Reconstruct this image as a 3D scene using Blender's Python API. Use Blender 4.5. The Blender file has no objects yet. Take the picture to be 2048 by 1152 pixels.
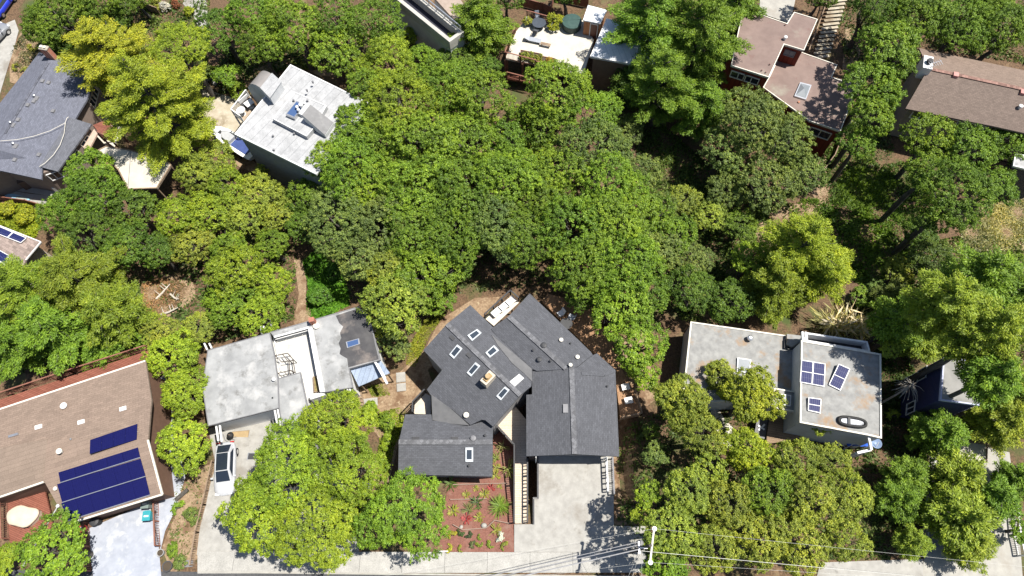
import bpy, math, random
import numpy as np
from mathutils import Vector, Matrix

# ------------------------------------------------------------------ camera, sky, sun, exposure
SC = bpy.context.scene
COL = SC.collection
F, HC, NX, NY = 1365.0, 62.0, 1060.0, 1170.0          # focal length in photo pixels, camera height, nadir in the photo

def camera_axes():
    d = np.array([(NX-1024)/F, -(NY-576)/F, -1.0]); d /= np.linalg.norm(d)
    up = -d
    y = np.array([0, 1.0, 0]); y = y-up*np.dot(y, up); y /= np.linalg.norm(y)
    return np.array([np.cross(y, up), y, up])
R3 = camera_axes()
cam_data = bpy.data.cameras.new('camera')
cam_data.sensor_width = 36.0
cam_data.lens = F/2048*36.0
cam_data.clip_start = 0.5
cam_data.clip_end = 2000
cam = bpy.data.objects.new('camera', cam_data)
COL.objects.link(cam)
m4 = Matrix([list(R3[i])+[0.0] for i in range(3)]+[[0, 0, 0, 1]])
cam.matrix_world = Matrix.Translation((0, 0, HC)) @ m4
SC.camera = cam

SUN_EL, SUN_AZ = math.radians(66), math.radians(84)    # azimuth clockwise from +Y: light comes from +X, a little north
to_sun = Vector((math.cos(SUN_EL)*math.sin(SUN_AZ), math.cos(SUN_EL)*math.cos(SUN_AZ), math.sin(SUN_EL)))
world = bpy.data.worlds.new('World')
SC.world = world
world.use_nodes = True
wn = world.node_tree
sky = wn.nodes.new('ShaderNodeTexSky')
sky.sky_type = 'NISHITA'
sky.sun_disc = False
sky.sun_elevation = SUN_EL
sky.sun_rotation = SUN_AZ
wn.links.new(sky.outputs[0], wn.nodes['Background'].inputs[0])
wn.nodes['Background'].inputs[1].default_value = 0.068
sun_data = bpy.data.lights.new('sun', 'SUN')
sun_data.energy = 5.0
sun_data.angle = math.radians(0.5)
sun_data.color = (1.0, 0.95, 0.86)
sun = bpy.data.objects.new('sun', sun_data)
COL.objects.link(sun)
sun.rotation_euler = to_sun.to_track_quat('Z', 'Y').to_euler()
SC.view_settings.view_transform = 'Standard'
SC.view_settings.look = 'None'
SC.view_settings.exposure = 0.85
SC.view_settings.gamma = 1.0
SC.cycles.max_bounces = 6
SC.cycles.diffuse_bounces = 3

# ------------------------------------------------------------------ placing helpers
def sstep(a, b, x):
    t = np.clip((x-a)/(b-a), 0, 1)
    return t*t*(3-2*t)

def g(x, y):                                           # the hillside: street level at the front, a ravine behind
    return (-2.9*sstep(3.0, 17.5, y) - 0.8*sstep(23, 34, y) + 1.6*sstep(44, 66, y)
            - 1.7*sstep(-0.7, 0.3, x)*(1-sstep(8.6, 9.6, x))*sstep(6.3, 7.6, y)*(1-sstep(13, 18, y))
            + 0.18*np.sin(x*0.21+1.3)*np.sin(y*0.17)*sstep(10, 24, y))

def P(px, py, z):                                      # the point at height z seen at a photo pixel
    v = R3 @ np.array([(px-1024)/F, -(py-576)/F, -1.0])
    return np.array([0, 0, HC]) + (z-HC)/v[2]*v

def G(px, py, up=0.0):                                 # the point on the ground (or up metres above it)
    z = -1.0
    for _ in range(6):
        p = P(px, py, z)
        z = float(g(p[0], p[1]))+up
    return P(px, py, z)

def PL(pts, z):
    return [P(a, b, z) for a, b in pts]

def px_size(n, px, py, z):                             # n photo pixels in metres at that place
    return float(np.linalg.norm(P(px+n/2, py, z)-P(px-n/2, py, z)))

def zoomed(sx, ox, oy, pts):
    return [(ox+a/sx, oy+b/sx) for a, b in pts]

# ------------------------------------------------------------------ materials
def new_mat(name):
    m = bpy.data.materials.new(name)
    m.use_nodes = True
    nt = m.node_tree
    return m, nt, nt.nodes['Principled BSDF']

def coords(nt, rot=0.0, stretch=(1, 1, 1)):
    tc = nt.nodes.new('ShaderNodeTexCoord')
    mp = nt.nodes.new('ShaderNodeMapping')
    mp.inputs['Rotation'].default_value[2] = rot
    mp.inputs['Scale'].default_value = stretch
    nt.links.new(tc.outputs['Object'], mp.inputs['Vector'])
    return mp.outputs[0]

def noise(nt, vec, scale, detail=5, rough=0.6):
    n = nt.nodes.new('ShaderNodeTexNoise')
    n.inputs['Scale'].default_value = scale
    n.inputs['Detail'].default_value = detail
    n.inputs['Roughness'].default_value = rough
    nt.links.new(vec, n.inputs['Vector'])
    return n.outputs['Fac']

def ramp(nt, fac, stops):
    r = nt.nodes.new('ShaderNodeValToRGB')
    e = r.color_ramp.elements
    while len(e) < len(stops):
        e.new(0.5)
    for k, (pos, c) in enumerate(stops):
        e[k].position = pos
        e[k].color = (c[0], c[1], c[2], 1) if not isinstance(c, (int, float)) else (c, c, c, 1)
    nt.links.new(fac, r.inputs['Fac'])
    return r.outputs['Color']

def mix(nt, fac, a, b, mode='MIX'):
    n = nt.nodes.new('ShaderNodeMix')
    n.data_type = 'RGBA'
    n.blend_type = mode
    if isinstance(fac, (int, float)):
        n.inputs[0].default_value = fac
    else:
        nt.links.new(fac, n.inputs[0])
    for s, v in ((6, a), (7, b)):
        if isinstance(v, tuple):
            n.inputs[s].default_value = (v[0], v[1], v[2], 1)
        else:
            nt.links.new(v, n.inputs[s])
    return n.outputs[2]

def bump(nt, b, fac, strength, dist=0.05):
    n = nt.nodes.new('ShaderNodeBump')
    n.inputs['Strength'].default_value = strength
    n.inputs['Distance'].default_value = dist
    nt.links.new(fac, n.inputs['Height'])
    nt.links.new(n.outputs[0], b.inputs['Normal'])

def nmat(name, c1, c2, scale=3.0, rough=0.8, c3=None, s3=0.35, t3=0.6, c4=None, s4=1.0, t4=0.62, bmp=0.0, metal=0.0, stretch=(1, 1, 1), rot=0.0, spec=0.3):
    m, nt, b = new_mat(name)
    v = coords(nt, rot, stretch)
    f = noise(nt, v, scale)
    col = ramp(nt, f, [(0.32, c1), (0.68, c2)])
    for c, s, t in ((c3, s3, t3), (c4, s4, t4)):
        if c:
            k = ramp(nt, noise(nt, v, s, 7, 0.65), [(t-0.08, 0.0), (t+0.06, 1.0)])
            col = mix(nt, k, col, c)
    nt.links.new(col, b.inputs['Base Color'])
    b.inputs['Roughness'].default_value = rough
    b.inputs['Metallic'].default_value = metal
    b.inputs['Specular IOR Level'].default_value = spec
    if bmp:
        bump(nt, b, f, bmp)
    return m

def brickmat(name, c1, c2, cm, w, h, mortar, rot, rough=0.85, mott=0.5, ms=0.7, bmp=0.3, offset=0.5, spec=0.25):
    m, nt, b = new_mat(name)
    v = coords(nt, rot)
    br = nt.nodes.new('ShaderNodeTexBrick')
    br.offset = offset
    br.inputs['Scale'].default_value = 1.0
    br.inputs['Brick Width'].default_value = w
    br.inputs['Row Height'].default_value = h
    br.inputs['Mortar Size'].default_value = mortar
    br.inputs['Color1'].default_value = (*c1, 1)
    br.inputs['Color2'].default_value = (*c2, 1)
    br.inputs['Mortar'].default_value = (*cm, 1)
    nt.links.new(v, br.inputs['Vector'])
    lo, hi = 1-mott*0.5, 1+mott*0.5
    k = ramp(nt, noise(nt, v, ms, 6, 0.7), [(0.3, lo), (0.7, hi)])
    col = mix(nt, 1.0, br.outputs['Color'], k, 'MULTIPLY')
    k2 = ramp(nt, noise(nt, v, 14, 3, 0.6), [(0.3, 0.82), (0.7, 1.18)])
    col = mix(nt, 1.0, col, k2, 'MULTIPLY')
    nt.links.new(col, b.inputs['Base Color'])
    b.inputs['Roughness'].default_value = rough
    b.inputs['Specular IOR Level'].default_value = spec
    if bmp:
        bump(nt, b, br.outputs['Fac'], -bmp, 0.02)
    return m

def plain(name, c, rough=0.6, metal=0.0, spec=0.4, var=0.12):
    return nmat(name, tuple(x*(1-var) for x in c), tuple(min(1, x*(1+var)) for x in c), 2.2, rough, metal=metal, spec=spec)

def glass(name, c, rough=0.08):
    m, nt, b = new_mat(name)
    b.inputs['Base Color'].default_value = (*c, 1)
    b.inputs['Roughness'].default_value = rough
    b.inputs['Specular IOR Level'].default_value = 0.8
    return m

def paint(name, c, rough=0.3):
    m, nt, b = new_mat(name)
    v = coords(nt)
    k = ramp(nt, noise(nt, v, 5), [(0.3, 0.93), (0.7, 1.05)])
    nt.links.new(mix(nt, 1.0, c, k, 'MULTIPLY'), b.inputs['Base Color'])
    b.inputs['Roughness'].default_value = rough
    b.inputs['Coat Weight'].default_value = 0.6
    b.inputs['Coat Roughness'].default_value = 0.08
    return m

def leafmat(name, trans=0.28):
    m, nt, b = new_mat(name)
    oi = nt.nodes.new('ShaderNodeObjectInfo')
    at = nt.nodes.new('ShaderNodeAttribute')
    at.attribute_name = 'tone'
    k = ramp(nt, at.outputs['Fac'], [(0.0, (0.46, 0.50, 0.62)), (0.5, (1.0, 1.0, 1.0)), (1.0, (1.85, 1.58, 1.2))])  # random leaf tone, range widened to put sunlit speckle and dark into the colour
    col = mix(nt, 1.0, oi.outputs['Color'], k, 'MULTIPLY')
    nt.links.new(col, b.inputs['Base Color'])
    b.inputs['Roughness'].default_value = 0.55
    b.inputs['Specular IOR Level'].default_value = 0.35
    tr = nt.nodes.new('ShaderNodeBsdfTranslucent')
    nt.links.new(mix(nt, 1.0, col, (1.1, 1.25, 0.6), 'MULTIPLY'), tr.inputs['Color'])
    ms = nt.nodes.new('ShaderNodeMixShader')
    ms.inputs[0].default_value = trans
    nt.links.new(b.outputs[0], ms.inputs[1])
    nt.links.new(tr.outputs[0], ms.inputs[2])
    nt.links.new(ms.outputs[0], nt.nodes['Material Output'].inputs['Surface'])
    return m

LEAF = leafmat('leaf')
BARK = nmat('bark', (0.04, 0.036, 0.031), (0.10, 0.092, 0.082), 6, 0.9, bmp=0.4, stretch=(1, 1, 0.3))
PALEBARK = nmat('pale_bark', (0.3, 0.27, 0.23), (0.55, 0.5, 0.44), 6, 0.9, bmp=0.3)
CONC = nmat('concrete', (0.26, 0.25, 0.23), (0.34, 0.33, 0.30), 1.5, 0.85, c3=(0.27, 0.25, 0.22), s3=0.45, t3=0.6, bmp=0.1)
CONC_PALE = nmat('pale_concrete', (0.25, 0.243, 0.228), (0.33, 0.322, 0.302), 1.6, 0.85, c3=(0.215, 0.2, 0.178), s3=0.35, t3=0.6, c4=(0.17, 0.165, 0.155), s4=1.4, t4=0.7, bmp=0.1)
CONC_BLUE = nmat('painted_concrete', (0.25, 0.27, 0.32), (0.32, 0.34, 0.39), 1.2, 0.7, c3=(0.42, 0.43, 0.44), s3=0.7, t3=0.6, c4=(0.3, 0.3, 0.32), s4=2.2, t4=0.74)
CONC_TAN = nmat('worn_concrete', (0.30, 0.26, 0.19), (0.42, 0.38, 0.31), 1.1, 0.9, c3=(0.2, 0.16, 0.11), s3=0.5, t3=0.58)
CONC_WHITE = nmat('terrace_concrete', (0.42, 0.39, 0.335), (0.5, 0.475, 0.41), 1.0, 0.85, c3=(0.4, 0.36, 0.3), s3=0.6, t3=0.68)
ASPHALT = nmat('asphalt', (0.045, 0.046, 0.05), (0.075, 0.075, 0.08), 8, 0.9, c3=(0.1, 0.1, 0.1), s3=0.3, t3=0.62, bmp=0.15)
SIDEWALK = brickmat('sidewalk_slabs', (0.30, 0.293, 0.275), (0.325, 0.317, 0.298), (0.17, 0.165, 0.155), 3.6, 30, 0.025, 0.0, 0.85, 0.3, 1.2, 0.1, 0)
MULCH = nmat('mulch', (0.125, 0.056, 0.043), (0.215, 0.098, 0.074), 9, 0.95, c3=(0.2, 0.12, 0.095), s3=0.8, t3=0.6, bmp=0.5)
DIRT = nmat('dirt', (0.165, 0.112, 0.07), (0.31, 0.225, 0.145), 5.0, 0.95, c3=(0.14, 0.085, 0.05), s3=0.8, t3=0.55, c4=(0.4, 0.33, 0.22), s4=2.0, t4=0.68, bmp=0.4)
GROUND = nmat('leaf_litter', (0.05, 0.032, 0.02), (0.16, 0.10, 0.058), 6.0, 0.95, c3=(0.24, 0.165, 0.10), s3=0.6, t3=0.64, c4=(0.055, 0.075, 0.022), s4=0.3, t4=0.6, bmp=0.5)
FLAT_WHITE = brickmat('white_membrane', (0.29, 0.295, 0.305), (0.325, 0.33, 0.34), (0.22, 0.225, 0.235), 30.0, 0.95, 0.03, math.radians(-56), 0.75, 0.45, 0.8, 0.1)
FLAT_GREY = nmat('grey_membrane', (0.20, 0.205, 0.21), (0.30, 0.305, 0.31), 0.7, 0.8, c3=(0.15, 0.15, 0.147), s3=0.8, t3=0.62, c4=(0.36, 0.36, 0.36), s4=0.5, t4=0.6, bmp=0.08)
FLAT_RUST = nmat('weathered_membrane', (0.175, 0.176, 0.175), (0.265, 0.266, 0.26), 1.6, 0.8, c3=(0.25, 0.165, 0.095), s3=0.5, t3=0.61, c4=(0.15, 0.143, 0.13), s4=1.5, t4=0.7, bmp=0.08)
PATCH = nmat('tar_patch', (0.035, 0.035, 0.04), (0.075, 0.073, 0.075), 0.9, 0.6, c3=(0.15, 0.13, 0.12), s3=0.5, t3=0.62)
GREYFLAT = nmat('grey_flashing', (0.095, 0.096, 0.1), (0.125, 0.125, 0.13), 1.5, 0.7, c3=(0.13, 0.13, 0.13), s3=0.6, t3=0.66)
TERRACOTTA = nmat('pink_membrane', (0.155, 0.112, 0.10), (0.20, 0.147, 0.13), 0.8, 0.85, c3=(0.23, 0.21, 0.175), s3=0.25, t3=0.66, c4=(0.15, 0.09, 0.08), s4=0.9, t4=0.68)
WHITE = plain('white_paint', (0.62, 0.62, 0.62), 0.5)
OFFWHITE = plain('off_white_paint', (0.6, 0.57, 0.5), 0.6)
BEIGE = plain('beige_stucco', (0.45, 0.4, 0.33), 0.85)
STUCCO = nmat('grey_stucco', (0.4, 0.41, 0.42), (0.5, 0.51, 0.52), 1.0, 0.85)
STUCCO_W = nmat('white_stucco', (0.62, 0.62, 0.62), (0.74, 0.74, 0.73), 1.0, 0.8)
DKGREY = plain('dark_grey_paint', (0.035, 0.036, 0.04), 0.6)
MIDGREY = plain('mid_grey_paint', (0.16, 0.16, 0.17), 0.6)
BLACK = plain('black_rubber', (0.012, 0.012, 0.013), 0.7)
METAL = plain('bare_metal', (0.55, 0.56, 0.58), 0.35, metal=0.8)
BLUE_METAL = brickmat('blue_metal_roof', (0.22, 0.27, 0.36), (0.245, 0.295, 0.385), (0.16, 0.195, 0.26), 6.0, 0.42, 0.03, math.radians(-73), 0.45, 0.15, bmp=0.5)
WHITE_METAL = brickmat('white_metal_roof', (0.62, 0.64, 0.68), (0.58, 0.61, 0.66), (0.4, 0.42, 0.46), 9.0, 0.6, 0.02, math.radians(75), 0.5, 0.12, bmp=0.3)
REDWALL = brickmat('red_siding', (0.17, 0.03, 0.018), (0.15, 0.027, 0.016), (0.07, 0.012, 0.008), 5, 0.2, 0.012, 0, 0.7, 0.2)
NAVY = nmat('navy_siding', (0.022, 0.026, 0.07), (0.03, 0.035, 0.09), 1.0, 0.6)
REDWOOD = brickmat('redwood_decking', (0.17, 0.06, 0.04), (0.21, 0.08, 0.055), (0.05, 0.02, 0.014), 3.0, 0.15, 0.012, math.radians(20), 0.8, 0.3)
REDRAIL = nmat('redwood_rail', (0.15, 0.065, 0.045), (0.24, 0.11, 0.08), 3, 0.8)
WOOD = nmat('weathered_wood', (0.16, 0.11, 0.075), (0.27, 0.2, 0.14), 3, 0.85, stretch=(1, 1, 0.3))
TANDECK = brickmat('tan_decking', (0.48, 0.4, 0.31), (0.53, 0.45, 0.36), (0.24, 0.19, 0.14), 4.0, 0.15, 0.012, 0.0, 0.8, 0.12)
ORANGEDECK = brickmat('orange_decking', (0.25, 0.145, 0.08), (0.31, 0.185, 0.105), (0.1, 0.05, 0.03), 3.0, 0.15, 0.012, math.radians(85), 0.8, 0.4)
BRICK = brickmat('red_brick', (0.33, 0.09, 0.05), (0.4, 0.13, 0.075), (0.3, 0.22, 0.18), 0.22, 0.075, 0.012, 0.0)
DARKGLASS = glass('dark_glass', (0.016, 0.022, 0.034), 0.12)
SKYGLASS = glass('skylight_glass', (0.035, 0.045, 0.06), 0.05)
PALEGLASS = nmat('frosted_glass', (0.16, 0.18, 0.2), (0.2, 0.22, 0.245), 1.0, 0.35, spec=0.3)
BLUEGLASS = glass('blue_glass', (0.05, 0.09, 0.2), 0.05)
CHROME = plain('steel', (0.6, 0.6, 0.6), 0.25, metal=0.9)
TEAL = plain('teal_plastic', (0.03, 0.24, 0.28), 0.5)
GREENGREY = plain('green_grey_plastic', (0.14, 0.18, 0.17), 0.5)
SPAGREEN = nmat('green_vinyl', (0.025, 0.055, 0.05), (0.04, 0.08, 0.07), 2.0, 0.6)
TARPBLUE = plain('blue_tarp', (0.03, 0.1, 0.45), 0.5)
SOLAR_BLACK = None

def solarmat(name, c, line, rot, cw, ch, mort):
    m, nt, b = new_mat(name)
    tc = nt.nodes.new('ShaderNodeTexCoord')
    br = nt.nodes.new('ShaderNodeTexBrick')
    br.offset = 0
    br.inputs['Scale'].default_value = 1
    br.inputs['Brick Width'].default_value = cw
    br.inputs['Row Height'].default_value = ch
    br.inputs['Mortar Size'].default_value = mort
    br.inputs['Color1'].default_value = (*c, 1)
    br.inputs['Color2'].default_value = tuple(x*1.15 for x in c)+(1,)
    br.inputs['Mortar'].default_value = (*line, 1)
    nt.links.new(tc.outputs['UV'], br.inputs['Vector'])
    nt.links.new(br.outputs['Color'], b.inputs['Base Color'])
    b.inputs['Roughness'].default_value = 0.5
    b.inputs['Specular IOR Level'].default_value = 0.12
    return m
SOLAR = solarmat('solar_cells', (0.005, 0.006, 0.055), (0.012, 0.014, 0.075), 0, 0.16, 0.16, 0.006)
SOLAR_GRID = solarmat('gridded_solar_cells', (0.010, 0.014, 0.075), (0.10, 0.11, 0.17), 0, 0.17, 0.5, 0.008)

# ------------------------------------------------------------------ mesh helpers
class MB:
    def __init__(s):
        s.v, s.f = [], []

    def add(s, verts, faces):
        k = len(s.v)
        s.v += [tuple(float(c) for c in p) for p in verts]
        s.f += [tuple(i+k for i in f) for f in faces]
        return s

    def prism(s, poly, z0, z1):                        # vertical prism, z0/z1 numbers or lists
        n = len(poly)
        if area2(poly) < 0:
            poly = list(poly)[::-1]
            if not np.isscalar(z0): z0 = list(z0)[::-1]
            if not np.isscalar(z1): z1 = list(z1)[::-1]
        a = [z0]*n if np.isscalar(z0) else z0
        b = [z1]*n if np.isscalar(z1) else z1
        vs = [(p[0], p[1], a[i]) for i, p in enumerate(poly)]+[(p[0], p[1], b[i]) for i, p in enumerate(poly)]
        fs = [tuple(range(n-1, -1, -1)), tuple(range(n, 2*n))]+[(i, (i+1) % n, n+(i+1) % n, n+i) for i in range(n)]
        return s.add(vs, fs)

    def slab(s, pts, t):                               # a tilted plate: 3-D outline with thickness downwards
        zs = [p[2] for p in pts]
        return s.prism(pts, [z-t for z in zs], zs)

    def ring(s, poly, w, z0, z1):                      # a kerb along the inside of a closed outline
        if area2(poly) < 0: poly = list(poly)[::-1]
        q = offset(poly, -w)
        n = len(poly)
        a = [z0]*n if np.isscalar(z0) else z0
        b = [z1]*n if np.isscalar(z1) else z1
        vs = []
        for i in range(n):
            vs += [(poly[i][0], poly[i][1], a[i]), (poly[i][0], poly[i][1], b[i]), (q[i][0], q[i][1], b[i]), (q[i][0], q[i][1], a[i])]
        fs = []
        for i in range(n):
            j = (i+1) % n
            for k in range(4):
                l = (k+1) % 4
                fs.append((4*i+k, 4*j+k, 4*j+l, 4*i+l))
        return s.add(vs, fs)

    def box(s, c, size, rz=0.0, tilt=None):
        hx, hy, hz = size[0]/2, size[1]/2, size[2]/2
        M = Matrix.Rotation(rz, 3, 'Z')
        if tilt is not None: M = tilt
        vs = []
        for dx, dy, dz in ((-1, -1, -1), (1, -1, -1), (1, 1, -1), (-1, 1, -1), (-1, -1, 1), (1, -1, 1), (1, 1, 1), (-1, 1, 1)):
            v = M @ Vector((dx*hx, dy*hy, dz*hz))
            vs.append((c[0]+v.x, c[1]+v.y, c[2]+v.z))
        return s.add(vs, [(0, 3, 2, 1), (4, 5, 6, 7), (0, 1, 5, 4), (1, 2, 6, 5), (2, 3, 7, 6), (3, 0, 4, 7)])

    def bar(s, a, b, w, h):                            # rectangular bar between two points
        a, b = Vector(a), Vector(b)
        d = (b-a)
        L = d.length
        if L < 1e-5: return s
        d.normalize()
        side = d.cross(Vector((0, 0, 1)))
        if side.length < 1e-3: side = Vector((1, 0, 0))
        side.normalize()
        up = side.cross(d)
        vs = []
        for p in (a, b):
            for i, j in ((-1, -1), (1, -1), (1, 1), (-1, 1)):
                vs.append(p+side*(w/2*i)+up*(h/2*j))
        return s.add(vs, [(3, 2, 1, 0), (4, 5, 6, 7), (0, 1, 5, 4), (1, 2, 6, 5), (2, 3, 7, 6), (3, 0, 4, 7)])

    def tube(s, pts, radii, n=8, caps=True):
        pts = [Vector(p) for p in pts]
        if np.isscalar(radii): radii = [radii]*len(pts)
        vs, fs = [], []
        for i, p in enumerate(pts):
            d = (pts[min(i+1, len(pts)-1)]-pts[max(i-1, 0)])
            if d.length < 1e-6: d = Vector((0, 0, 1))
            d.normalize()
            ref = Vector((0, 0, 1)) if abs(d.z) < 0.9 else Vector((1, 0, 0))
            u = d.cross(ref).normalized()
            w = d.cross(u)
            for k in range(n):
                t = 2*math.pi*k/n
                vs.append(p+(u*math.cos(t)+w*math.sin(t))*radii[i])
        for i in range(len(pts)-1):
            for k in range(n):
                fs.append((i*n+k, i*n+(k+1) % n, (i+1)*n+(k+1) % n, (i+1)*n+k))
        if caps:
            fs.append(tuple(range(n))[::-1]); fs.append(tuple(range((len(pts)-1)*n, len(pts)*n)))
        return s.add(vs, fs)

    def lathe(s, c, prof, n=16, sx=1.0, sy=1.0, rz=0.0):   # profile of (radius, z)
        vs, fs = [], []
        for r, z in prof:
            for k in range(n):
                t = 2*math.pi*k/n
                x, y = r*math.cos(t)*sx, r*math.sin(t)*sy
                vs.append((c[0]+x*math.cos(rz)-y*math.sin(rz), c[1]+x*math.sin(rz)+y*math.cos(rz), c[2]+z))
        for i in range(len(prof)-1):
            for k in range(n):
                fs.append((i*n+k, i*n+(k+1) % n, (i+1)*n+(k+1) % n, (i+1)*n+k))
        fs.append(tuple(range(n))[::-1]); fs.append(tuple(range((len(prof)-1)*n, len(prof)*n)))
        return s.add(vs, fs)

def area2(p):
    return sum(p[i][0]*p[(i+1) % len(p)][1]-p[(i+1) % len(p)][0]*p[i][1] for i in range(len(p)))

def offset(poly, d):                                   # outline moved outwards by d (negative: inwards)
    ccw = area2(poly) > 0
    n = len(poly)
    out = []
    for i in range(n):
        a, b, c = (np.array(poly[k % n][:2], float) for k in (i-1, i, i+1))
        e1, e2 = b-a, c-b
        e1 /= max(np.linalg.norm(e1), 1e-6); e2 /= max(np.linalg.norm(e2), 1e-6)
        n1, n2 = np.array([e1[1], -e1[0]]), np.array([e2[1], -e2[0]])
        if not ccw: n1, n2 = -n1, -n2
        m = n1+n2
        L = np.linalg.norm(m)
        m = m/L if L > 1e-3 else n1
        k = d/max(np.dot(m, n1), 0.4)
        out.append((b[0]+m[0]*k, b[1]+m[1]*k))
    return out

def link(name, verts, faces, mat, parent=None, base=(0, 0, 0), smooth=False, uvs=None):
    b = np.array(base, float)
    me = bpy.data.meshes.new(name)
    me.from_pydata([tuple(np.array(v)-b) for v in verts], [], faces)
    if uvs is not None:
        uv = me.uv_layers.new(name='UVMap')
        for i, c in enumerate(uvs):
            uv.data[i].uv = c
    me.materials.append(mat)
    if smooth:
        me.polygons.foreach_set('use_smooth', [True]*len(me.polygons))
    me.update()
    o = bpy.data.objects.new(name, me)
    COL.objects.link(o)
    if parent is not None:
        o.parent = parent
    else:
        o.location = base
    return o

def mark(o, label, cat, group=None, kind=None):
    if label: o['label'] = label
    if cat: o['category'] = cat
    if group: o['group'] = group
    if kind: o['kind'] = kind
    return o

class Thing:                                           # an Empty at the base; parts are meshes in world coordinates below it
    def __init__(s, name, label, cat, base, group=None):
        s.base = tuple(float(c) for c in base)
        s.o = bpy.data.objects.new(name, None)
        COL.objects.link(s.o)
        s.o.location = s.base
        mark(s.o, label, cat, group)

    def part(s, name, mb, mat, parent=None, smooth=False, label=None, kind=None):
        p = link(name, mb.v, mb.f, mat, parent or s.o, s.base, smooth)
        if label: p['label'] = label
        if kind: p['kind'] = kind
        return p

def solo(name, label, cat, mb, mat, base, group=None, smooth=False, kind=None):
    return mark(link(name, mb.v, mb.f, mat, None, tuple(float(c) for c in base), smooth), label, cat, group, kind)

def struct(name, mb, mat):
    return mark(link(name, mb.v, mb.f, mat), None, None, None, 'structure')

def drape(name, pts, up, mat, step=0.8, kind='structure'):     # a sheet that follows the hillside, pts in photo pixels
    import bmesh
    w = [G(a, b) for a, b in pts]
    bm = bmesh.new()
    bm.faces.new([bm.verts.new((p[0], p[1], 0)) for p in w])
    bmesh.ops.triangulate(bm, faces=bm.faces[:])
    xs = [p[0] for p in w]; ys = [p[1] for p in w]
    for ax, lo, hi in ((0, min(xs), max(xs)), (1, min(ys), max(ys))):
        c = math.floor(lo)+step
        while c < hi:
            no = (1, 0, 0) if ax == 0 else (0, 1, 0)
            bmesh.ops.bisect_plane(bm, geom=bm.verts[:]+bm.edges[:]+bm.faces[:], plane_co=tuple(c*k for k in no), plane_no=no)
            c += step
    for v in bm.verts:
        v.co.z = float(g(v.co.x, v.co.y))+up
    bmesh.ops.recalc_face_normals(bm, faces=bm.faces[:])
    for f in bm.faces:
        f.normal_update()
        if f.normal.z < 0: f.normal_flip()
    me = bpy.data.meshes.new(name)
    bm.to_mesh(me); bm.free()
    me.materials.append(mat)
    o = bpy.data.objects.new(name, me)
    COL.objects.link(o)
    o['kind'] = kind
    return o

def centroid(poly, z):
    return (sum(p[0] for p in poly)/len(poly), sum(p[1] for p in poly)/len(poly), z)
# ------------------------------------------------------------------ ground, roads and paved surfaces
def build_ground():
    st = 0.8
    xs = [-420, -300, -200, -140, -100]+[k*st for k in range(-100, 101)]+[100, 140, 200, 300, 420]
    ys = [-200, -120, -70, -40, -24]+[k*st for k in range(-20, 126)]+[125, 160, 220, 320, 460]
    vs = [(x, y, float(g(x, y))) for y in ys for x in xs]
    n = len(xs)
    fs = [(j*n+i, j*n+i+1, (j+1)*n+i+1, (j+1)*n+i) for j in range(len(ys)-1) for i in range(n-1)]
    return mark(link('ground', vs, fs, GROUND, smooth=True), None, None, None, 'structure')
build_ground()
yk = G(700, 1147)[1]
mb = MB().add([(-90, -9, .06), (90, -9, .06), (90, yk, .06), (-90, yk, .06)], [(0, 1, 2, 3)])
struct('road', mb, ASPHALT)
drape('pavement', [(396, 1103), (560, 1103), (845, 1104), (1028, 1104.5), (1292, 1104.5), (1294, 1145), (396, 1147)], .10, SIDEWALK)
kb = MB().bar((G(396, 1147)[0], yk, .06), (G(1294, 1147)[0], yk, .06), .14, .14)
struct('kerb', kb, CONC)
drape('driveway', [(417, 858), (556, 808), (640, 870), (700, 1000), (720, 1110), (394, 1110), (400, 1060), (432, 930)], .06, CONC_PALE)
drape('driveway', [(176, 1058), (300, 1005), (318, 1090), (324, 1160), (188, 1160)], .07, CONC_BLUE)
drape('path', [(302, 770), (330, 750), (352, 880), (372, 952), (352, 1020), (331, 1062), (322, 1100), (318, 1085), (303, 1000)], .06, CONC_BLUE)
drape('pavement', [(1228, 1052), (1292, 1052), (1292, 1104), (1228, 1104)], .08, CONC)
drape('road', [(1866, 870), (2018, 905), (2030, 1030), (2045, 1165), (1842, 1165), (1852, 1040)], .08, CONC)
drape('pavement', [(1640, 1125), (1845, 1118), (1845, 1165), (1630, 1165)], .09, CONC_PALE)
drape('patio', [(404, 178), (440, 188), (492, 204), (505, 230), (482, 272), (446, 300), (404, 252)], .06, CONC_TAN)
drape('driveway', [(-20, 62), (30, 40), (38, 62), (28, 100), (12, 150), (0, 190), (-20, 200)], .06, CONC_PALE)
drape('path', [(372, -6), (412, -6), (420, 50), (404, 72), (388, 34), (366, 8)], .06, CONC_PALE)
drape('path', [(196, 208), (232, 204), (246, 250), (228, 300), (206, 300), (186, 300), (196, 262)], .06, CONC_WHITE)
drape('driveway', [(1520, -8), (1592, -8), (1580, 48), (1518, 26)], .08, CONC)
drape('mulch_bed', [(866, 1104), (884, 1040), (900, 952), (986, 952), (986, 865), (1003, 862), (1028, 893), (1028, 1104)], .06, MULCH)
drape('dirt_slope', [(735, 765), (800, 744), (850, 700), (880, 640), (950, 596), (1000, 594), (966, 640), (856, 740), (872, 785), (824, 832), (794, 900), (778, 965), (738, 965), (762, 880), (700, 800)], .05, DIRT)
drape('trail', [(588, 520), (612, 520), (612, 600), (628, 642), (586, 656), (598, 590)], .05, DIRT)
drape('clearing', [(282, 566), (330, 548), (388, 566), (392, 596), (350, 628), (300, 650), (284, 606)], .05, DIRT)
drape('dirt_slope', [(370, 944), (432, 926), (398, 1116), (345, 1150), (324, 1096), (352, 1030)], .05, DIRT)
drape('dirt_slope', [(1920, 410), (2060, 396), (2060, 500), (1940, 500), (1900, 450)], .05, DIRT)
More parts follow.
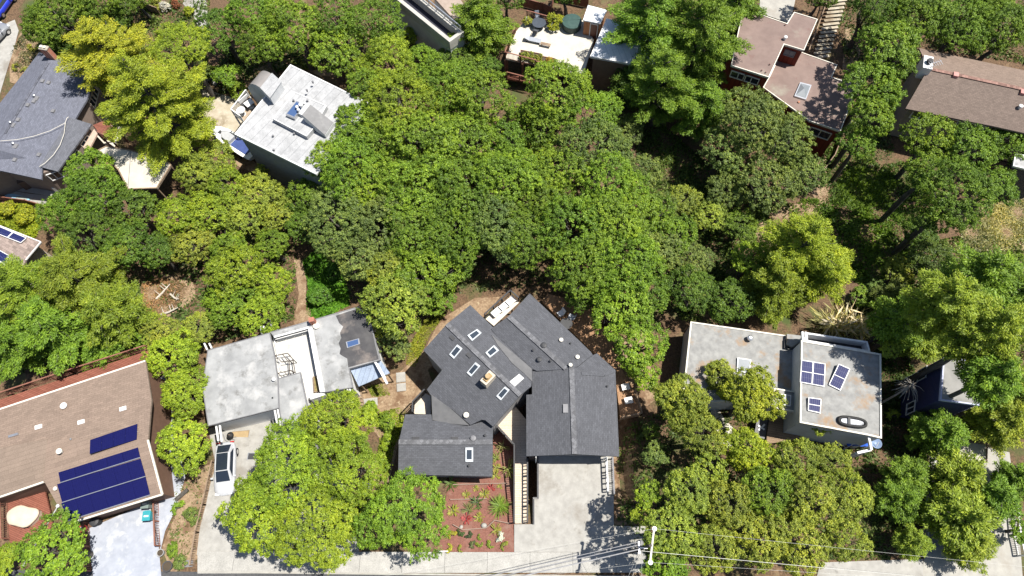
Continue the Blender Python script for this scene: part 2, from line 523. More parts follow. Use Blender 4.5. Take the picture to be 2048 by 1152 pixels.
drape('dirt_slope', [(1600, 338), (1652, 318), (1660, 420), (1560, 500), (1500, 480), (1540, 420), (1630, 400)], .05, DIRT)
drape('dirt_slope', [(1690, 60), (1720, 50), (1720, 130), (1700, 170), (1684, 140)], .05, DIRT)
drape('dirt_slope', [(470, 150), (600, 110), (700, 110), (740, 160), (640, 152), (580, 130), (500, 170), (480, 180)], .05, DIRT)
drape('dirt_slope', [(1080, 590), (1180, 660), (1290, 640), (1310, 800), (1240, 860), (1236, 740), (1180, 700)], .05, DIRT)
drape('dirt_slope', [(20, 100), (60, 40), (92, 96), (40, 170), (20, 165)], .05, DIRT)
drape('dirt_slope', [(540, 350), (600, 372), (590, 384), (470, 330), (480, 300)], .05, DIRT)
drape('dirt_slope', [(1225, 915), (1262, 900), (1280, 1050), (1228, 1050)], .05, DIRT)

# ------------------------------------------------------------------ foliage
def leaf_mesh(name, pts, nor, size, tone, aspect=0.6, rng=None, along=None):
    n = len(pts)
    nor = nor/np.maximum(np.linalg.norm(nor, axis=1, keepdims=True), 1e-6)
    ref = along if along is not None else rng.normal(size=(n, 3))
    u = ref-nor*np.sum(ref*nor, axis=1, keepdims=True)
    u /= np.maximum(np.linalg.norm(u, axis=1, keepdims=True), 1e-6)
    w = np.cross(nor, u)
    s = size[:, None]
    j = rng.uniform(0.75, 1.25, (n, 4, 1))
    quad = np.stack([pts+u*s*j[:, 0], pts+w*s*aspect*j[:, 1], pts-u*s*j[:, 2], pts-w*s*aspect*j[:, 3]], 1)
    me = bpy.data.meshes.new(name)
    me.vertices.add(4*n)
    me.vertices.foreach_set('co', quad.reshape(-1).astype(np.float32))
    me.loops.add(4*n)
    me.loops.foreach_set('vertex_index', np.arange(4*n, dtype=np.int32))
    me.polygons.add(n)
    me.polygons.foreach_set('loop_start', np.arange(0, 4*n, 4, dtype=np.int32))
    try:
        me.polygons.foreach_set('loop_total', np.full(n, 4, dtype=np.int32))
    except Exception:
        pass
    a = me.attributes.new('tone', 'FLOAT', 'FACE')
    a.data.foreach_set('value', np.clip(tone, 0, 1).astype(np.float32))
    me.materials.append(LEAF)
    me.update(calc_edges=True)
    return me

def unit(v):
    return v/np.maximum(np.linalg.norm(v, axis=1, keepdims=True), 1e-6)

def lump(rng, dirs):                                   # uneven outline: a few random bumps
    out = np.zeros(len(dirs))
    for _ in range(5):
        k = unit(rng.normal(size=(1, 3)))[0]
        out += rng.uniform(-0.34, 0.26)*np.exp(-((1-dirs@k)/0.35))
    return out

def mb_mesh(name, mb, mat):
    me = bpy.data.meshes.new(name)
    me.from_pydata(mb.v, [], mb.f)
    me.materials.append(mat)
    me.polygons.foreach_set('use_smooth', [True]*len(me.polygons))
    me.update()
    return me

def broadleaf(R, seed, zf=0.58, hc=1.3, low=-0.3, leaf=0.069, dens=1.0, holes=0.06, lobes=1.0):
    rng = np.random.default_rng(seed)
    nl = int((5+R*2.6)*lobes)
    ld = unit(rng.normal(size=(nl*3, 3)))
    ld = ld[ld[:, 2] > low-0.1][:nl]
    ext = 1+lump(rng, ld)
    lc = ld*(R*0.66*ext*rng.uniform(0.7, 1.05, len(ld)))[:, None]*np.array([1, 1, zf])
    lr = R*rng.uniform(0.17, 0.44, len(ld))
    lc = np.concatenate([lc, np.array([[0, 0, 0.1*R]])]); lr = np.append(lr, 0.6*R)
    ts = 0.225*(R/4)**0.25                                # tuft spacing
    cs, ns = [], []
    for k in range(len(lc)):
        n = int(dens*5.2*lr[k]**2/ts**2)+4
        e = unit(rng.normal(size=(n, 3)))
        e = e[e[:, 2] > low-0.15]
        sc = np.array([1, 1, 0.8])
        wob = 1+0.22*np.sin(e[:, 0]*5+k)*np.sin(e[:, 1]*6+2*k)
        p = lc[k]+e*sc*(lr[k]*wob*rng.uniform(0.72, 1.13, len(e)))[:, None]
        keep = np.ones(len(p), bool)
        for q in range(len(lc)):
            if q != k:
                keep &= np.linalg.norm((p-lc[q])/sc, axis=1) > lr[q]*0.80
        cs.append(p[keep]); ns.append(e[keep])
    c = np.concatenate(cs); e = np.concatenate(ns)
    f1 = np.sin(c[:, 0]*2.1/ts*0.225+seed)*np.sin(c[:, 1]*1.9/ts*0.225+2*seed)*np.sin(c[:, 2]*2.3/ts*0.225+seed)
    keep = (rng.random(len(c)) > holes) & (f1 < 0.5)
    c, e = c[keep], e[keep]
    m = 30
    nt = len(c)
    tr = ts*rng.uniform(0.45, 1.0, nt)
    gpos = rng.normal(size=(nt, m, 3))*0.55
    pts = (c[:, None]+gpos*tr[:, None, None]*np.array([1, 1, 0.75])).reshape(-1, 3)
    nor = (e[:, None]*0.45+np.array([0, 0, 0.5])+gpos*0.5+rng.normal(size=(nt, m, 3))*0.5).reshape(-1, 3)
    size = leaf*rng.uniform(0.55, 1.4, nt*m)
    tt = 0.5+rng.normal(size=nt)*0.13+0.2*np.sin(c[:, 0]*0.9+seed)*np.sin(c[:, 1]*1.1+c[:, 2])
    tone = (tt[:, None]+rng.normal(size=(nt, m))*0.17).reshape(-1)
    pts = pts+np.array([0, 0, hc*R])
    me = leaf_mesh('crown', pts, nor, size, tone, 0.62, rng)
    tb = MB()
    r0 = 0.055*R+0.03
    top = Vector((rng.normal()*0.08*R, rng.normal()*0.08*R, 0.62*R))
    tb.tube([(0, 0, -5*R), (0, 0, -0.4), tuple(top*0.5+Vector((r0*0.5, 0, 0))), tuple(top)], [r0*1.6, r0*1.5, r0*1.05, r0*0.85], 9)
    for k in range(len(lc)):
        q = Vector(tuple(lc[k]+np.array([0, 0, hc*R])))
        midp = top.lerp(q, 0.5)+Vector((rng.normal()*0.08*R, rng.normal()*0.08*R, -0.08*R))
        tb.tube([tuple(top-Vector((0, 0, 0.05*R))), tuple(midp), tuple(q)], [r0*0.6, r0*0.36, r0*0.14], 6)
        for _ in range(3):
            w = q+Vector(tuple(unit(rng.normal(size=(1, 3)))[0]*lr[k]*0.7))
            tb.tube([tuple(q), tuple(w)], [r0*0.14, r0*0.05], 5)
    return me, mb_mesh('trunk', tb, BARK)

def conifer(R, seed, hf=3.0, leaf=0.115, spread=1.0, bare=0.28):
    rng = np.random.default_rng(seed)
    Ht = hf*R
    tb = MB()
    r0 = 0.05*R+0.05
    lean = rng.normal(size=2)*0.03*Ht
    tp = lambda z: np.array([lean[0]*z/Ht, lean[1]*z/Ht, z])
    tb.tube([(0, 0, -4*R), (0, 0, -0.5)]+[tuple(tp(Ht*k)) for k in (0.2, 0.45, 0.7, 0.97)], [r0*1.3, r0*1.2, r0, r0*0.75, r0*0.45, r0*0.08], 9)
    pts, nor, size, tone, alo = [], [], [], [], []
    nl = 11
    for k in range(nl):
        zf = bare+(0.98-bare)*(k/(nl-1))**0.9
        q = (zf-bare)/(1-bare)
        L0 = R*min(1.0, 1.12*(1-q**1.7)+0.10)*(0.75+0.25*min(1, q/0.15))
        nb = 6 if q < 0.7 else 4
        ph = rng.uniform(0, 6.28)
        for b in range(nb):
            a = ph+2*math.pi*b/nb+rng.normal()*0.22
            L = L0*rng.uniform(0.62, 1.12)
            p0 = tp(Ht*zf+rng.normal()*0.12*R)
            dirv = np.array([math.cos(a), math.sin(a), rng.uniform(0.02, 0.38)])
            p1 = p0+dirv*L+np.array([0, 0, -0.05*L])
            if L > 0.9: tb.tube([tuple(p0), tuple((p0+p1)/2+np.array([0, 0, -0.06*L])), tuple(p1)], [r0*0.32, r0*0.2, r0*0.06], 5)
            for t in np.arange(0.38, 1.02, 0.5/max(L, 0.6)):
                sidev = np.array([-math.sin(a), math.cos(a), 0])
                for side in ((-1, 1) if t < 0.9 and L > 1.2 else (0,)):
                    c = p0+(p1-p0)*t+sidev*side*rng.uniform(0.25, 0.55)*spread*(R/4)**0.5+np.array([0, 0, rng.normal()*0.12])
                    rc = rng.uniform(0.34, 0.6)*(R/4)**0.4
                    n = int(120*(rc/0.5)**1.8)+8
                    e = unit(rng.normal(size=(n, 3)))
                    e[:, 2] = np.abs(e[:, 2])*np.where(rng.random(n) < 0.75, 1, -1)
                    stretchv = dirv*0.5
                    pts.append(c+e*rc*rng.uniform(0.3, 1.0, n)[:, None]*np.array([1, 1, 0.75])+stretchv*(rng.uniform(-0.6, 0.6, n)*rc)[:, None])
                    ax = e*0.8+dirv*0.9+np.array([0, 0, 0.5])
                    alo.append(ax)
                    nor.append(e*0.5+np.array([0, 0, 0.6])+rng.normal(size=(n, 3))*0.55)
                    size.append(leaf*rng.uniform(0.65, 1.3, n))
                    tone.append(0.5+rng.normal()*0.10+rng.normal(size=n)*0.16)
    me = leaf_mesh('crown', np.concatenate(pts), np.concatenate(nor), np.concatenate(size), np.concatenate(tone), 0.34, rng, np.concatenate(alo))
    return me, mb_mesh('trunk', tb, BARK)

LIB = {}
for kind, Rs, nv in (('oak', (1.6, 2.8, 4.2, 5.6), 3), ('fine', (1.6, 2.8, 4.2), 3), ('pine', (2.2, 3.4, 4.8, 6.4), 2), ('shrub', (0.5, 0.9, 1.5), 3), ('ball', (1.7, 2.6), 2)):
    for R in Rs:
        for v in range(nv):
            sd = int(R*100)+v*977+len(kind)*31
            if kind == 'oak': r = broadleaf(R, sd)
            elif kind == 'fine': r = broadleaf(R, sd, zf=0.56, leaf=0.064, dens=1.3, holes=.04, lobes=1.4)
            elif kind == 'ball': r = broadleaf(R, sd, zf=1.0, hc=1.5, low=-0.6, leaf=0.064, dens=1.2, holes=.03, lobes=1.8)
            elif kind == 'pine': r = conifer(R, sd)
            else: r = broadleaf(R, sd, zf=0.8, hc=0.55, low=-0.25, leaf=0.06 if R < 1 else 0.07, dens=1.2)
            LIB.setdefault(kind, []).append((R, r[0], r[1]))
HCF = {'oak': 1.3, 'fine': 1.35, 'pine': 1.75, 'shrub': 0.55, 'ball': 1.5}
TRNG = random.Random(11)

def plant(px, py, rpx, kind, color, name, label, cat='tree', group=None, hs=1.0, rot=None, up=None):
    z = -2.0
    lf = {'oak': 0.25, 'fine': 0.2}.get(kind, 0.0)       # a hs above 1 means a longer trunk below the same crown
    for _ in range(6):                                 # crown centre at its own height above the slope
        p = P(px, py, z)
        rm = px_size(2*rpx, px, py, z)/2
        h0 = HCF[kind]*rm*min(hs, 1.0)
        lift = HCF[kind]*rm*(max(hs, 1.0)-1+lf)
        z = (float(g(p[0], p[1])) if up is None else up)+h0+lift
    p = P(px, py, z)
    zb = float(g(p[0], p[1])) if up is None else up
    best = min(abs(math.log(R/rm)) for R, _, _ in LIB[kind])
    opts = [t for t in LIB[kind] if abs(math.log(t[0]/rm)) < best+1e-6]
    R, crown, trunk = TRNG.choice(opts)
    s = rm/R
    root = bpy.data.objects.new(name, None)
    COL.objects.link(root)
    root.location = (p[0], p[1], zb-0.05)
    root.scale = (s*TRNG.uniform(0.92, 1.08), s*TRNG.uniform(0.92, 1.08), s*min(hs, 1.0))
    root.rotation_euler = (0, 0, TRNG.uniform(0, 6.28) if rot is None else rot)
    mark(root, label, cat, group)
    j = TRNG.uniform(0.9, 1.1)
    for nm, me in (('crown' if kind != 'shrub' else 'foliage', crown), ('trunk' if kind != 'shrub' else 'stems', trunk)):
        o = bpy.data.objects.new(nm, me)
        COL.objects.link(o)
        o.parent = root
        if lift > 0:
            o.location = (0, 0, lift/root.scale[2])
        o.color = (color[0]*j*TRNG.uniform(0.93, 1.07), color[1]*j, color[2]*j, 1)
    return root

# leaf colours (linear)
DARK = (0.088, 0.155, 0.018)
OAK = (0.124, 0.208, 0.020)
MID = (0.155, 0.252, 0.022)
LIME = (0.198, 0.286, 0.022)
BRIGHT = (0.228, 0.322, 0.024)
OLIVE = (0.215, 0.272, 0.036)
GOLD = (0.330, 0.365, 0.028)
GREY = (0.140, 0.200, 0.046)
PINE = (0.152, 0.252, 0.024)
PINEY = (0.225, 0.292, 0.030)

def blades(name, poly_px, n, h, w, color, label=None, seed=1, lean=0.5, up=0.0, kind='stuff'):
    rng = np.random.default_rng(seed)
    xs = [p[0] for p in poly_px]; ys = [p[1] for p in poly_px]
    pts = []
    def inside(x, y):
        c = False
        for i in range(len(poly_px)):
            x1, y1 = poly_px[i]; x2, y2 = poly_px[i-1]
            if (y1 > y) != (y2 > y) and x < (x2-x1)*(y-y1)/(y2-y1)+x1: c = not c
        return c
    while len(pts) < n:
        x, y = rng.uniform(min(xs), max(xs)), rng.uniform(min(ys), max(ys))
        if inside(x, y): pts.append(G(x, y))
    pts = np.array(pts)
    hh = h*rng.uniform(0.4, 1.2, n)*(0.7+0.5*np.sin(pts[:, 0]*1.7)*np.sin(pts[:, 1]*1.3))
    pts[:, 2] += hh*0.4
    al = np.stack([rng.normal(size=n)*lean, rng.normal(size=n)*lean, np.ones(n)], 1)
    nor = np.stack([rng.normal(size=n), rng.normal(size=n), rng.uniform(0.3, 1.2, n)], 1)
    me = leaf_mesh(name, pts, nor, hh*0.6+0.05, 0.5+rng.normal(size=n)*0.2+0.15*np.sin(pts[:, 0]*0.9), w/h, rng, al)
    o = bpy.data.objects.new(name, me)
    COL.objects.link(o)
    o.color = (*color, 1)
    if kind == 'stuff': o['kind'] = 'stuff'
    if label: o['label'] = label
    return o

blades('grass', [(1688, 345), (1730, 335), (1800, 360), (1780, 400), (1700, 400), (1670, 372)], 4500, .35, .12, (0.15, 0.24, 0.02), 'bright green grass in the gap below the pink roofed house', 2)
blades('dry_grass', [(1900, 430), (1950, 420), (2060, 398), (2060, 470), (2000, 500), (1940, 498)], 6000, .4, .12, (0.38, 0.36, 0.16), 'dry yellow grass on the open bank at the right', 3)
blades('weeds', [(1600, 400), (1690, 395), (1780, 400), (1860, 420), (1880, 500), (1800, 600), (1700, 560), (1620, 470)], 11000, .4, .16, (0.10, 0.17, 0.02), 'rough green weeds in the shaded hollow', 4)
blades('ivy', [(606, 520), (640, 500), (690, 560), (700, 610), (640, 640), (612, 630), (618, 580)], 9000, .3, .2, (0.10, 0.24, 0.02), 'bright green ivy covering the slope beside the trail', 5, 1.2)
blades('grass', [(815, 700), (850, 640), (880, 628), (900, 618), (860, 670), (830, 735), (812, 730)], 2600, .25, .1, (0.22, 0.25, 0.03), 'yellow green grass along the side of the grey shingle house', 6)
blades('grass', [(745, 830), (800, 815), (820, 830), (790, 890), (775, 960), (750, 960), (760, 880)], 3800, .28, .12, (0.20, 0.26, 0.03), 'yellow green grass on the slope beside the lower gable wing', 7)
blades('weeds', [(500, 170), (600, 115), (640, 140), (560, 140), (510, 190)], 1500, .3, .12, (0.12, 0.15, 0.03), 'thin weeds on the bare bank behind the white flat roof', 8)
blades('grass', [(735, 775), (775, 765), (780, 790), (745, 795)], 900, .22, .1, (0.2, 0.24, 0.03), 'small patch of grass below the blue metal roof', 9)
blades('brush', [(284, 566), (340, 555), (380, 575), (360, 610), (300, 645), (286, 610)], 3500, .45, .08, (0.3, 0.19, 0.1), 'dry brown cut branches heaped in the clearing', 10, 1.6)
blades('weeds', [(20, 110), (60, 45), (95, 100), (40, 165)], 1800, .3, .12, (0.13, 0.13, 0.06), 'grey brown ground cover beside the driveway', 12)
blades('weeds', [(0, 420), (60, 405), (85, 440), (70, 478), (0, 450)], 3500, .5, .18, (0.24, 0.3, 0.02), 'bright yellow green vines below the shaded patio', 13, 1.0)
blades('weeds', [(355, 950), (420, 935), (390, 1100), (345, 1140), (340, 1050)], 700, .25, .1, (0.14, 0.17, 0.05), 'sparse weeds on the dry bank beside the painted driveway', 14)
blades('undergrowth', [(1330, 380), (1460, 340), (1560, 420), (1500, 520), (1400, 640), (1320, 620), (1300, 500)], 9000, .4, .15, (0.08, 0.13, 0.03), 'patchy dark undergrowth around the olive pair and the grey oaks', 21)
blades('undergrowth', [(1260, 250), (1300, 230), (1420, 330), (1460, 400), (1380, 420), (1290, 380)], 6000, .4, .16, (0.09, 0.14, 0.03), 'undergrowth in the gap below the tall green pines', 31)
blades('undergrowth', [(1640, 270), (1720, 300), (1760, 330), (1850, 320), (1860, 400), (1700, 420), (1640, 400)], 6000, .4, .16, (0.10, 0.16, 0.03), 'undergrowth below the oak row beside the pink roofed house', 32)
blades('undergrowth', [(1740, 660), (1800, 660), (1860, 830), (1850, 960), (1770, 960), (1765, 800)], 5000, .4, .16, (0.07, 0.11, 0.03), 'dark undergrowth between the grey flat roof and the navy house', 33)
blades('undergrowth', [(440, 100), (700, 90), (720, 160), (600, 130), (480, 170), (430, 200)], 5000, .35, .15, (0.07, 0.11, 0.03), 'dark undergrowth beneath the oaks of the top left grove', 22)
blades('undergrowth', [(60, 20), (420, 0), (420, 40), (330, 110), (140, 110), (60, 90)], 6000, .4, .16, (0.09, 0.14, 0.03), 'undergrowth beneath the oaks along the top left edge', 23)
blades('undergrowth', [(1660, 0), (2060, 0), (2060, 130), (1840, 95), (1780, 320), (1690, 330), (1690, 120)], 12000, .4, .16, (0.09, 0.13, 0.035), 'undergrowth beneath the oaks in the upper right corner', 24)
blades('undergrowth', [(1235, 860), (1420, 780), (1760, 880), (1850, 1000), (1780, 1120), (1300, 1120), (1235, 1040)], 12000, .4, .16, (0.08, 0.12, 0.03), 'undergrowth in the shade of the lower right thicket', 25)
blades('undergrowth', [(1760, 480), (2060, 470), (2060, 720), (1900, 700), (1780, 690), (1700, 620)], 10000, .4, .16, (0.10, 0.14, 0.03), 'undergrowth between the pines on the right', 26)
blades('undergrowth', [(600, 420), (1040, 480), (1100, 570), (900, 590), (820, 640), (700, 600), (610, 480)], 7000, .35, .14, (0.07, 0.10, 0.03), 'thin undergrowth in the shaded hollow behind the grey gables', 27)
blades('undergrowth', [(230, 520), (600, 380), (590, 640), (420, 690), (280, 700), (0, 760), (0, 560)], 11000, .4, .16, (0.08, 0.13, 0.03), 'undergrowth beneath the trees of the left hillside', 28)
blades('dry_grass', [(1905, 415), (2060, 392), (2060, 500), (1930, 505)], 7000, .3, .1, (0.44, 0.43, 0.26), 'straw coloured dead grass over the open bank at the right', 29)
blades('weeds', [(1430, 420), (1640, 400), (1640, 500), (1480, 650), (1360, 640), (1340, 560)], 6000, .35, .14, (0.11, 0.16, 0.03), 'patchy weeds under the trees behind the solar roof house', 15)
# ------------------------------------------------------------------ building helpers
class Plane:                                           # a roof plane z = a*x + b*y + c
    def __init__(s, p, q, r):
        A = np.array([[k[0], k[1], 1] for k in (p, q, r)], float)
        s.k = np.linalg.solve(A, np.array([k[2] for k in (p, q, r)], float))

    def z(s, x, y): return float(s.k[0]*x+s.k[1]*y+s.k[2])

    def at(s, px, py, up=0.0):
        z = 2.0
        for _ in range(8):
            p = P(px, py, z)
            z = s.z(p[0], p[1])+up
        return P(px, py, z)

def ridge_planes(a, b, zr, slope_l, slope_r=None):     # the two planes on the left and right of a ridge seen from pixel a to pixel b
    p, q = P(*a, zr), P(*b, zr)
    d = (q-p)/np.linalg.norm(q-p)
    n = np.array([-d[1], d[0], 0])
    slope_r = slope_l if slope_r is None else slope_r
    L = Plane(p, q, p+n*1.0+np.array([0, 0, -slope_l]))
    Rr = Plane(p, q, p-n*1.0+np.array([0, 0, -slope_r]))
    return L, Rr, math.atan2(d[1], d[0])

def flat(z):
    return Plane((0, 0, z), (1, 0, z), (0, 1, z))

def shingles(name, c, rot, w=0.34, h=0.15, mott=0.3, ct=0.3):
    return brickmat(name, tuple(k*(1-ct) for k in c), tuple(k*(1+ct) for k in c), tuple(k*0.7 for k in c), w, h, 0.012, -rot, 0.9, mott, 0.9, 0.3)

def window(T, poly, i, t, zc, w, h, frame=WHITE, pane=DARKGLASS, mull=1):
    if area2(poly) < 0: poly = list(poly)[::-1]
    a = np.array(poly[i % len(poly)][:2]); b = np.array(poly[(i+1) % len(poly)][:2])
    d = (b-a)/np.linalg.norm(b-a)
    n = np.array([d[1], -d[0]])
    c = a+(b-a)*t
    def pt(u, v, o): return (c[0]+d[0]*u+n[0]*o, c[1]+d[1]*u+n[1]*o, zc+v)
    m = MB()
    for u0, v0, u1, v1 in ((-w/2, -h/2, w/2, -h/2), (-w/2, h/2, w/2, h/2)):
        m.bar(pt(u0-.05, v0, .04), pt(u1+.05, v1, .04), .1, .1)
    for k in range(mull+2):
        u = -w/2+w*k/(mull+1)
        m.bar(pt(u, -h/2+.05, .04), pt(u, h/2-.05, .04), .08, .08)
    f = T.part('window', m, frame)
    T.part('pane', MB().add([pt(-w/2, -h/2, .02), pt(w/2, -h/2, .02), pt(w/2, h/2, .02), pt(-w/2, h/2, .02)], [(0, 1, 2, 3)]), pane, f)

def px_quad(pl, pts, up=0.0):
    return [pl.at(a, b, up) for a, b in pts]

def shrink(q, k):
    c = sum(np.array(p) for p in q)/len(q)
    return [c+(np.array(p)-c)*k for p in q]

def lifted(q, dz):
    return [(p[0], p[1], p[2]+dz) for p in q]

FRAMEW = plain('pale_frame', (0.46, 0.49, 0.52), .5)
def skylight(T, pl, pts, frame=FRAMEW, pane=SKYGLASS, h=.14, k=.68, dome=False):
    q = px_quad(pl, pts, h)
    f = T.part('skylight', MB().slab(q, h+.03), frame)
    i = shrink(q, k)
    if dome:
        c = sum(np.array(p) for p in i)/len(i)
        top = (c[0], c[1], c[2]+.35)
        b = lifted(i, .004)
        m = MB().add(b+[top], [(0, 1, 4), (1, 2, 4), (2, 3, 4), (3, 0, 4)])
    else:
        m = MB().slab(lifted(i, .012), .01)
    T.part('pane', m, pane, f)

def vent(T, pl, px, py, r=.16, h=.3, mat=WHITE, cap=True, name='roof_vent'):
    c = pl.at(px, py)
    prof = [(r*.7, -.1), (r*.7, h*.6), (r*1.15, h*.62), (r*1.1, h*.85), (r*.5, h)] if cap else [(r, -.1), (r, h)]
    T.part(name, MB().lathe(c, prof, 12), mat, smooth=False)

def box_vent(T, pl, px, py, w, l, h, rz, mat, name='roof_vent'):
    c = pl.at(px, py)
    T.part(name, MB().box((c[0], c[1], c[2]+h/2-.05), (w, l, h+.1), rz), mat)

def rail(T, a, b, h, mat, post=1.6, slat=.14, slat_w=.04, name='railing'):
    a, b = np.array(a, float), np.array(b, float)
    L = np.linalg.norm(b-a)
    n = max(1, int(round(L/post)))
    up = np.array([0, 0, h])
    for k in range(n+1):
        p = a+(b-a)*k/n
        T.part('post', MB().bar(tuple(p-np.array([0, 0, .05])), tuple(p+up*1.02), .1, .1), mat)
    T.part('top_rail', MB().bar(tuple(a+up*1.06), tuple(b+up*1.06), .12, .05), mat)
    m = MB().bar(tuple(a+up*.1), tuple(b+up*.1), .05, .06)
    ns = max(2, int(L/slat))
    for k in range(ns):
        p = a+(b-a)*(k+.5)/ns
        m.bar(tuple(p+up*.1), tuple(p+up*1.03), slat_w, slat_w)
    T.part('balusters', m, mat)

def fence(label, pts_px, h, mat, up=0.0, board=True, pts3=None, name='fence', post=2.0, group=None):
    pts = pts3 or [G(a, b, up) for a, b in pts_px]
    T = Thing(name, label, name.replace('_', ' ').split()[-1], pts[0], group)
    for a, b in zip(pts[:-1], pts[1:]):
        if board:
            n = max(1, int(np.linalg.norm(np.array(b)-np.array(a))/post))
            for k in range(n):
                p = np.array(a)+(np.array(b)-np.array(a))*k/n
                T.part('post', MB().bar((p[0], p[1], p[2]-.2), (p[0], p[1], p[2]+h+.08), .12, .12), mat)
            T.part('board_panel', MB().bar((a[0], a[1], a[2]+h/2), (b[0], b[1], b[2]+h/2), .04, h-.1), mat)
            T.part('top_rail', MB().bar((a[0], a[1], a[2]+h), (b[0], b[1], b[2]+h), .1, .06), mat)
        else:
            rail(T, a, b, h, mat, post)
    return T

def solar_panel(T, q, mat, thick=.05, frame=None, name='solar_panel', mid=False, parent=None):
    q = [np.array(p) for p in q]
    W, L = np.linalg.norm(q[1]-q[0]), np.linalg.norm(q[3]-q[0])
    vs = [tuple(p) for p in q]+[(p[0], p[1], p[2]-thick) for p in q]
    fs = [(3, 2, 1, 0), (4, 5, 6, 7)]+[(i, (i+1) % 4, 4+(i+1) % 4, 4+i) for i in range(4)]
    uv = [(0, L), (W, L), (W, 0), (0, 0)]+[(.03, .03)]*4+[(.03, .03)]*16
    o = link(name, vs, fs, mat, T.o if parent is None else parent, T.base, False, uv)
    if frame:
        m = MB()
        for i in range(4):
            m.bar(tuple(q[i]+np.array([0, 0, .012])), tuple(q[(i+1) % 4]+np.array([0, 0, .012])), .07, .06)
        if mid:
            m.bar(tuple((q[0]+q[3])/2+np.array([0, 0, .012])), tuple((q[1]+q[2])/2+np.array([0, 0, .012])), .06, .05)
        fr = link('frame', m.v, m.f, frame, o, T.base)
    return o

def lerp2(q, u, v):
    a = np.array(q[0])*(1-u)+np.array(q[1])*u
    b = np.array(q[3])*(1-u)+np.array(q[2])*u
    return a*(1-v)+b*v

# ------------------------------------------------------------------ the grey shingle house in the middle
Zm = lambda pts: zoomed(2.88, 760, 570, pts)
zm = lambda *p: Zm([p])[0]
T = Thing('gable_house', 'dark grey shingled house with joined gable wings and many skylights by the parking deck', 'house', G(1000, 780))
RC = (0.078, 0.081, 0.092)
A_l, A_r, angA = ridge_planes(zm(385, 225), zm(808, 635), 4.25, .30)       # left of travel is the NE side
shA = shingles('shingles_west', RC, angA, mott=.2, ct=.13)
T.part('roof', MB().slab(px_quad(A_r, Zm([(385, 225), (250, 375), (357, 490), (270, 602), (296, 640), (420, 720), (520, 806), (585, 776), (606, 778), (652, 816), (690, 770), (808, 635)])), .2), shA)
T.part('roof', MB().slab(px_quad(A_l, Zm([(385, 225), (808, 635), (872, 582), (878, 480), (760, 360), (640, 232), (520, 115)])), .2), shA)
B_l, B_r, angB = ridge_planes(zm(740, 180), zm(1070, 480), 4.1, .30)
shB = shingles('shingles_north', RC, angB, mott=.2, ct=.13)
T.part('roof', MB().slab(px_quad(B_r, Zm([(740, 180), (640, 252), (660, 280), (875, 482), (905, 495), (1075, 484)])), .2), shB)
T.part('roof', MB().slab(px_quad(B_l, Zm([(740, 180), (1075, 484), (1135, 472), (1225, 402), (1215, 385), (862, 48)])), .2), shB)
C_l, C_r, angC = ridge_planes(zm(1103, 475), zm(1120, 972), 4.15, .26)
shC = shingles('shingles_east', RC, angC, mott=.2, ct=.13)
T.part('roof', MB().slab(px_quad(C_r, Zm([(1103, 475), (905, 492), (876, 496), (876, 630), (843, 632), (843, 986), (1120, 974)])), .2), shC)
T.part('roof', MB().slab(px_quad(C_l, Zm([(1103, 475), (1120, 974), (1378, 988), (1356, 490), (1290, 518), (1160, 510)])), .2), shC)
D0 = C_l.at(*zm(1356, 490)); D1 = C_l.at(*zm(1160, 510)); D2 = np.array(B_l.at(*zm(1135, 472)))
Dp = Plane(D0, D1, D2+np.array([0, 0, .05]))
T.part('roof', MB().slab([tuple(Dp.at(*zm(*p))) for p in ((1103, 477), (1160, 510), (1290, 518), (1356, 490), (1250, 394), (1225, 404), (1137, 474))], .2), shB)
E_l, E_r, angE = ridge_planes(zm(108, 905), zm(648, 905), 3.0, .28)
shE = shingles('shingles_south', RC, angE, mott=.2, ct=.13)
T.part('roof', MB().slab(px_quad(E_l, Zm([(108, 905), (648, 905), (652, 820), (605, 782), (515, 810), (300, 780), (296, 745), (145, 745)])), .2), shE)
T.part('roof', MB().slab(px_quad(E_r, Zm([(108, 905), (105, 1090), (648, 1103), (648, 905)])), .2), shE)
vf = []
for p in ((641, 285), (713, 345), (873, 481), (877, 556), (832, 511), (760, 448), (677, 345)):
    q1, q2 = A_l.at(*zm(*p), .06), B_r.at(*zm(*p), .06)
    vf.append(tuple(q1 if q1[2] > q2[2] else q2))
T.part('valley_flashing', MB().slab(vf, .05), GREYFLAT)
T.part('valley_flashing', MB().slab(px_quad(A_r, Zm([(296, 630), (302, 778), (415, 800), (515, 808), (420, 722)]), .035), .03), GREYFLAT)
for a, b, pl in ((zm(385, 225), zm(808, 635), A_l), (zm(740, 180), zm(1070, 480), B_l), (zm(1103, 475), zm(1120, 973), C_l), (zm(108, 905), zm(648, 905), E_l)):
    T.part('ridge_cap', MB().bar(tuple(pl.at(*a, .03)), tuple(pl.at(*b, .03)), .42, .06), shingles('ridge_shingles', (0.118, 0.12, 0.13), angA, .3, .3, .2))
T.part('ridge_cap', MB().bar(tuple(C_l.at(*zm(1160, 510), .03)), tuple(C_l.at(*zm(1290, 518), .03)), .28, .06), shC)
T.part('ridge_cap', MB().bar(tuple(C_l.at(*zm(1290, 518), .03)), tuple(C_l.at(*zm(1354, 491), .03)), .28, .06), shC)
WGREY = nmat('grey_siding', (0.2, 0.2, 0.21), (0.26, 0.26, 0.27), 2, 0.7)
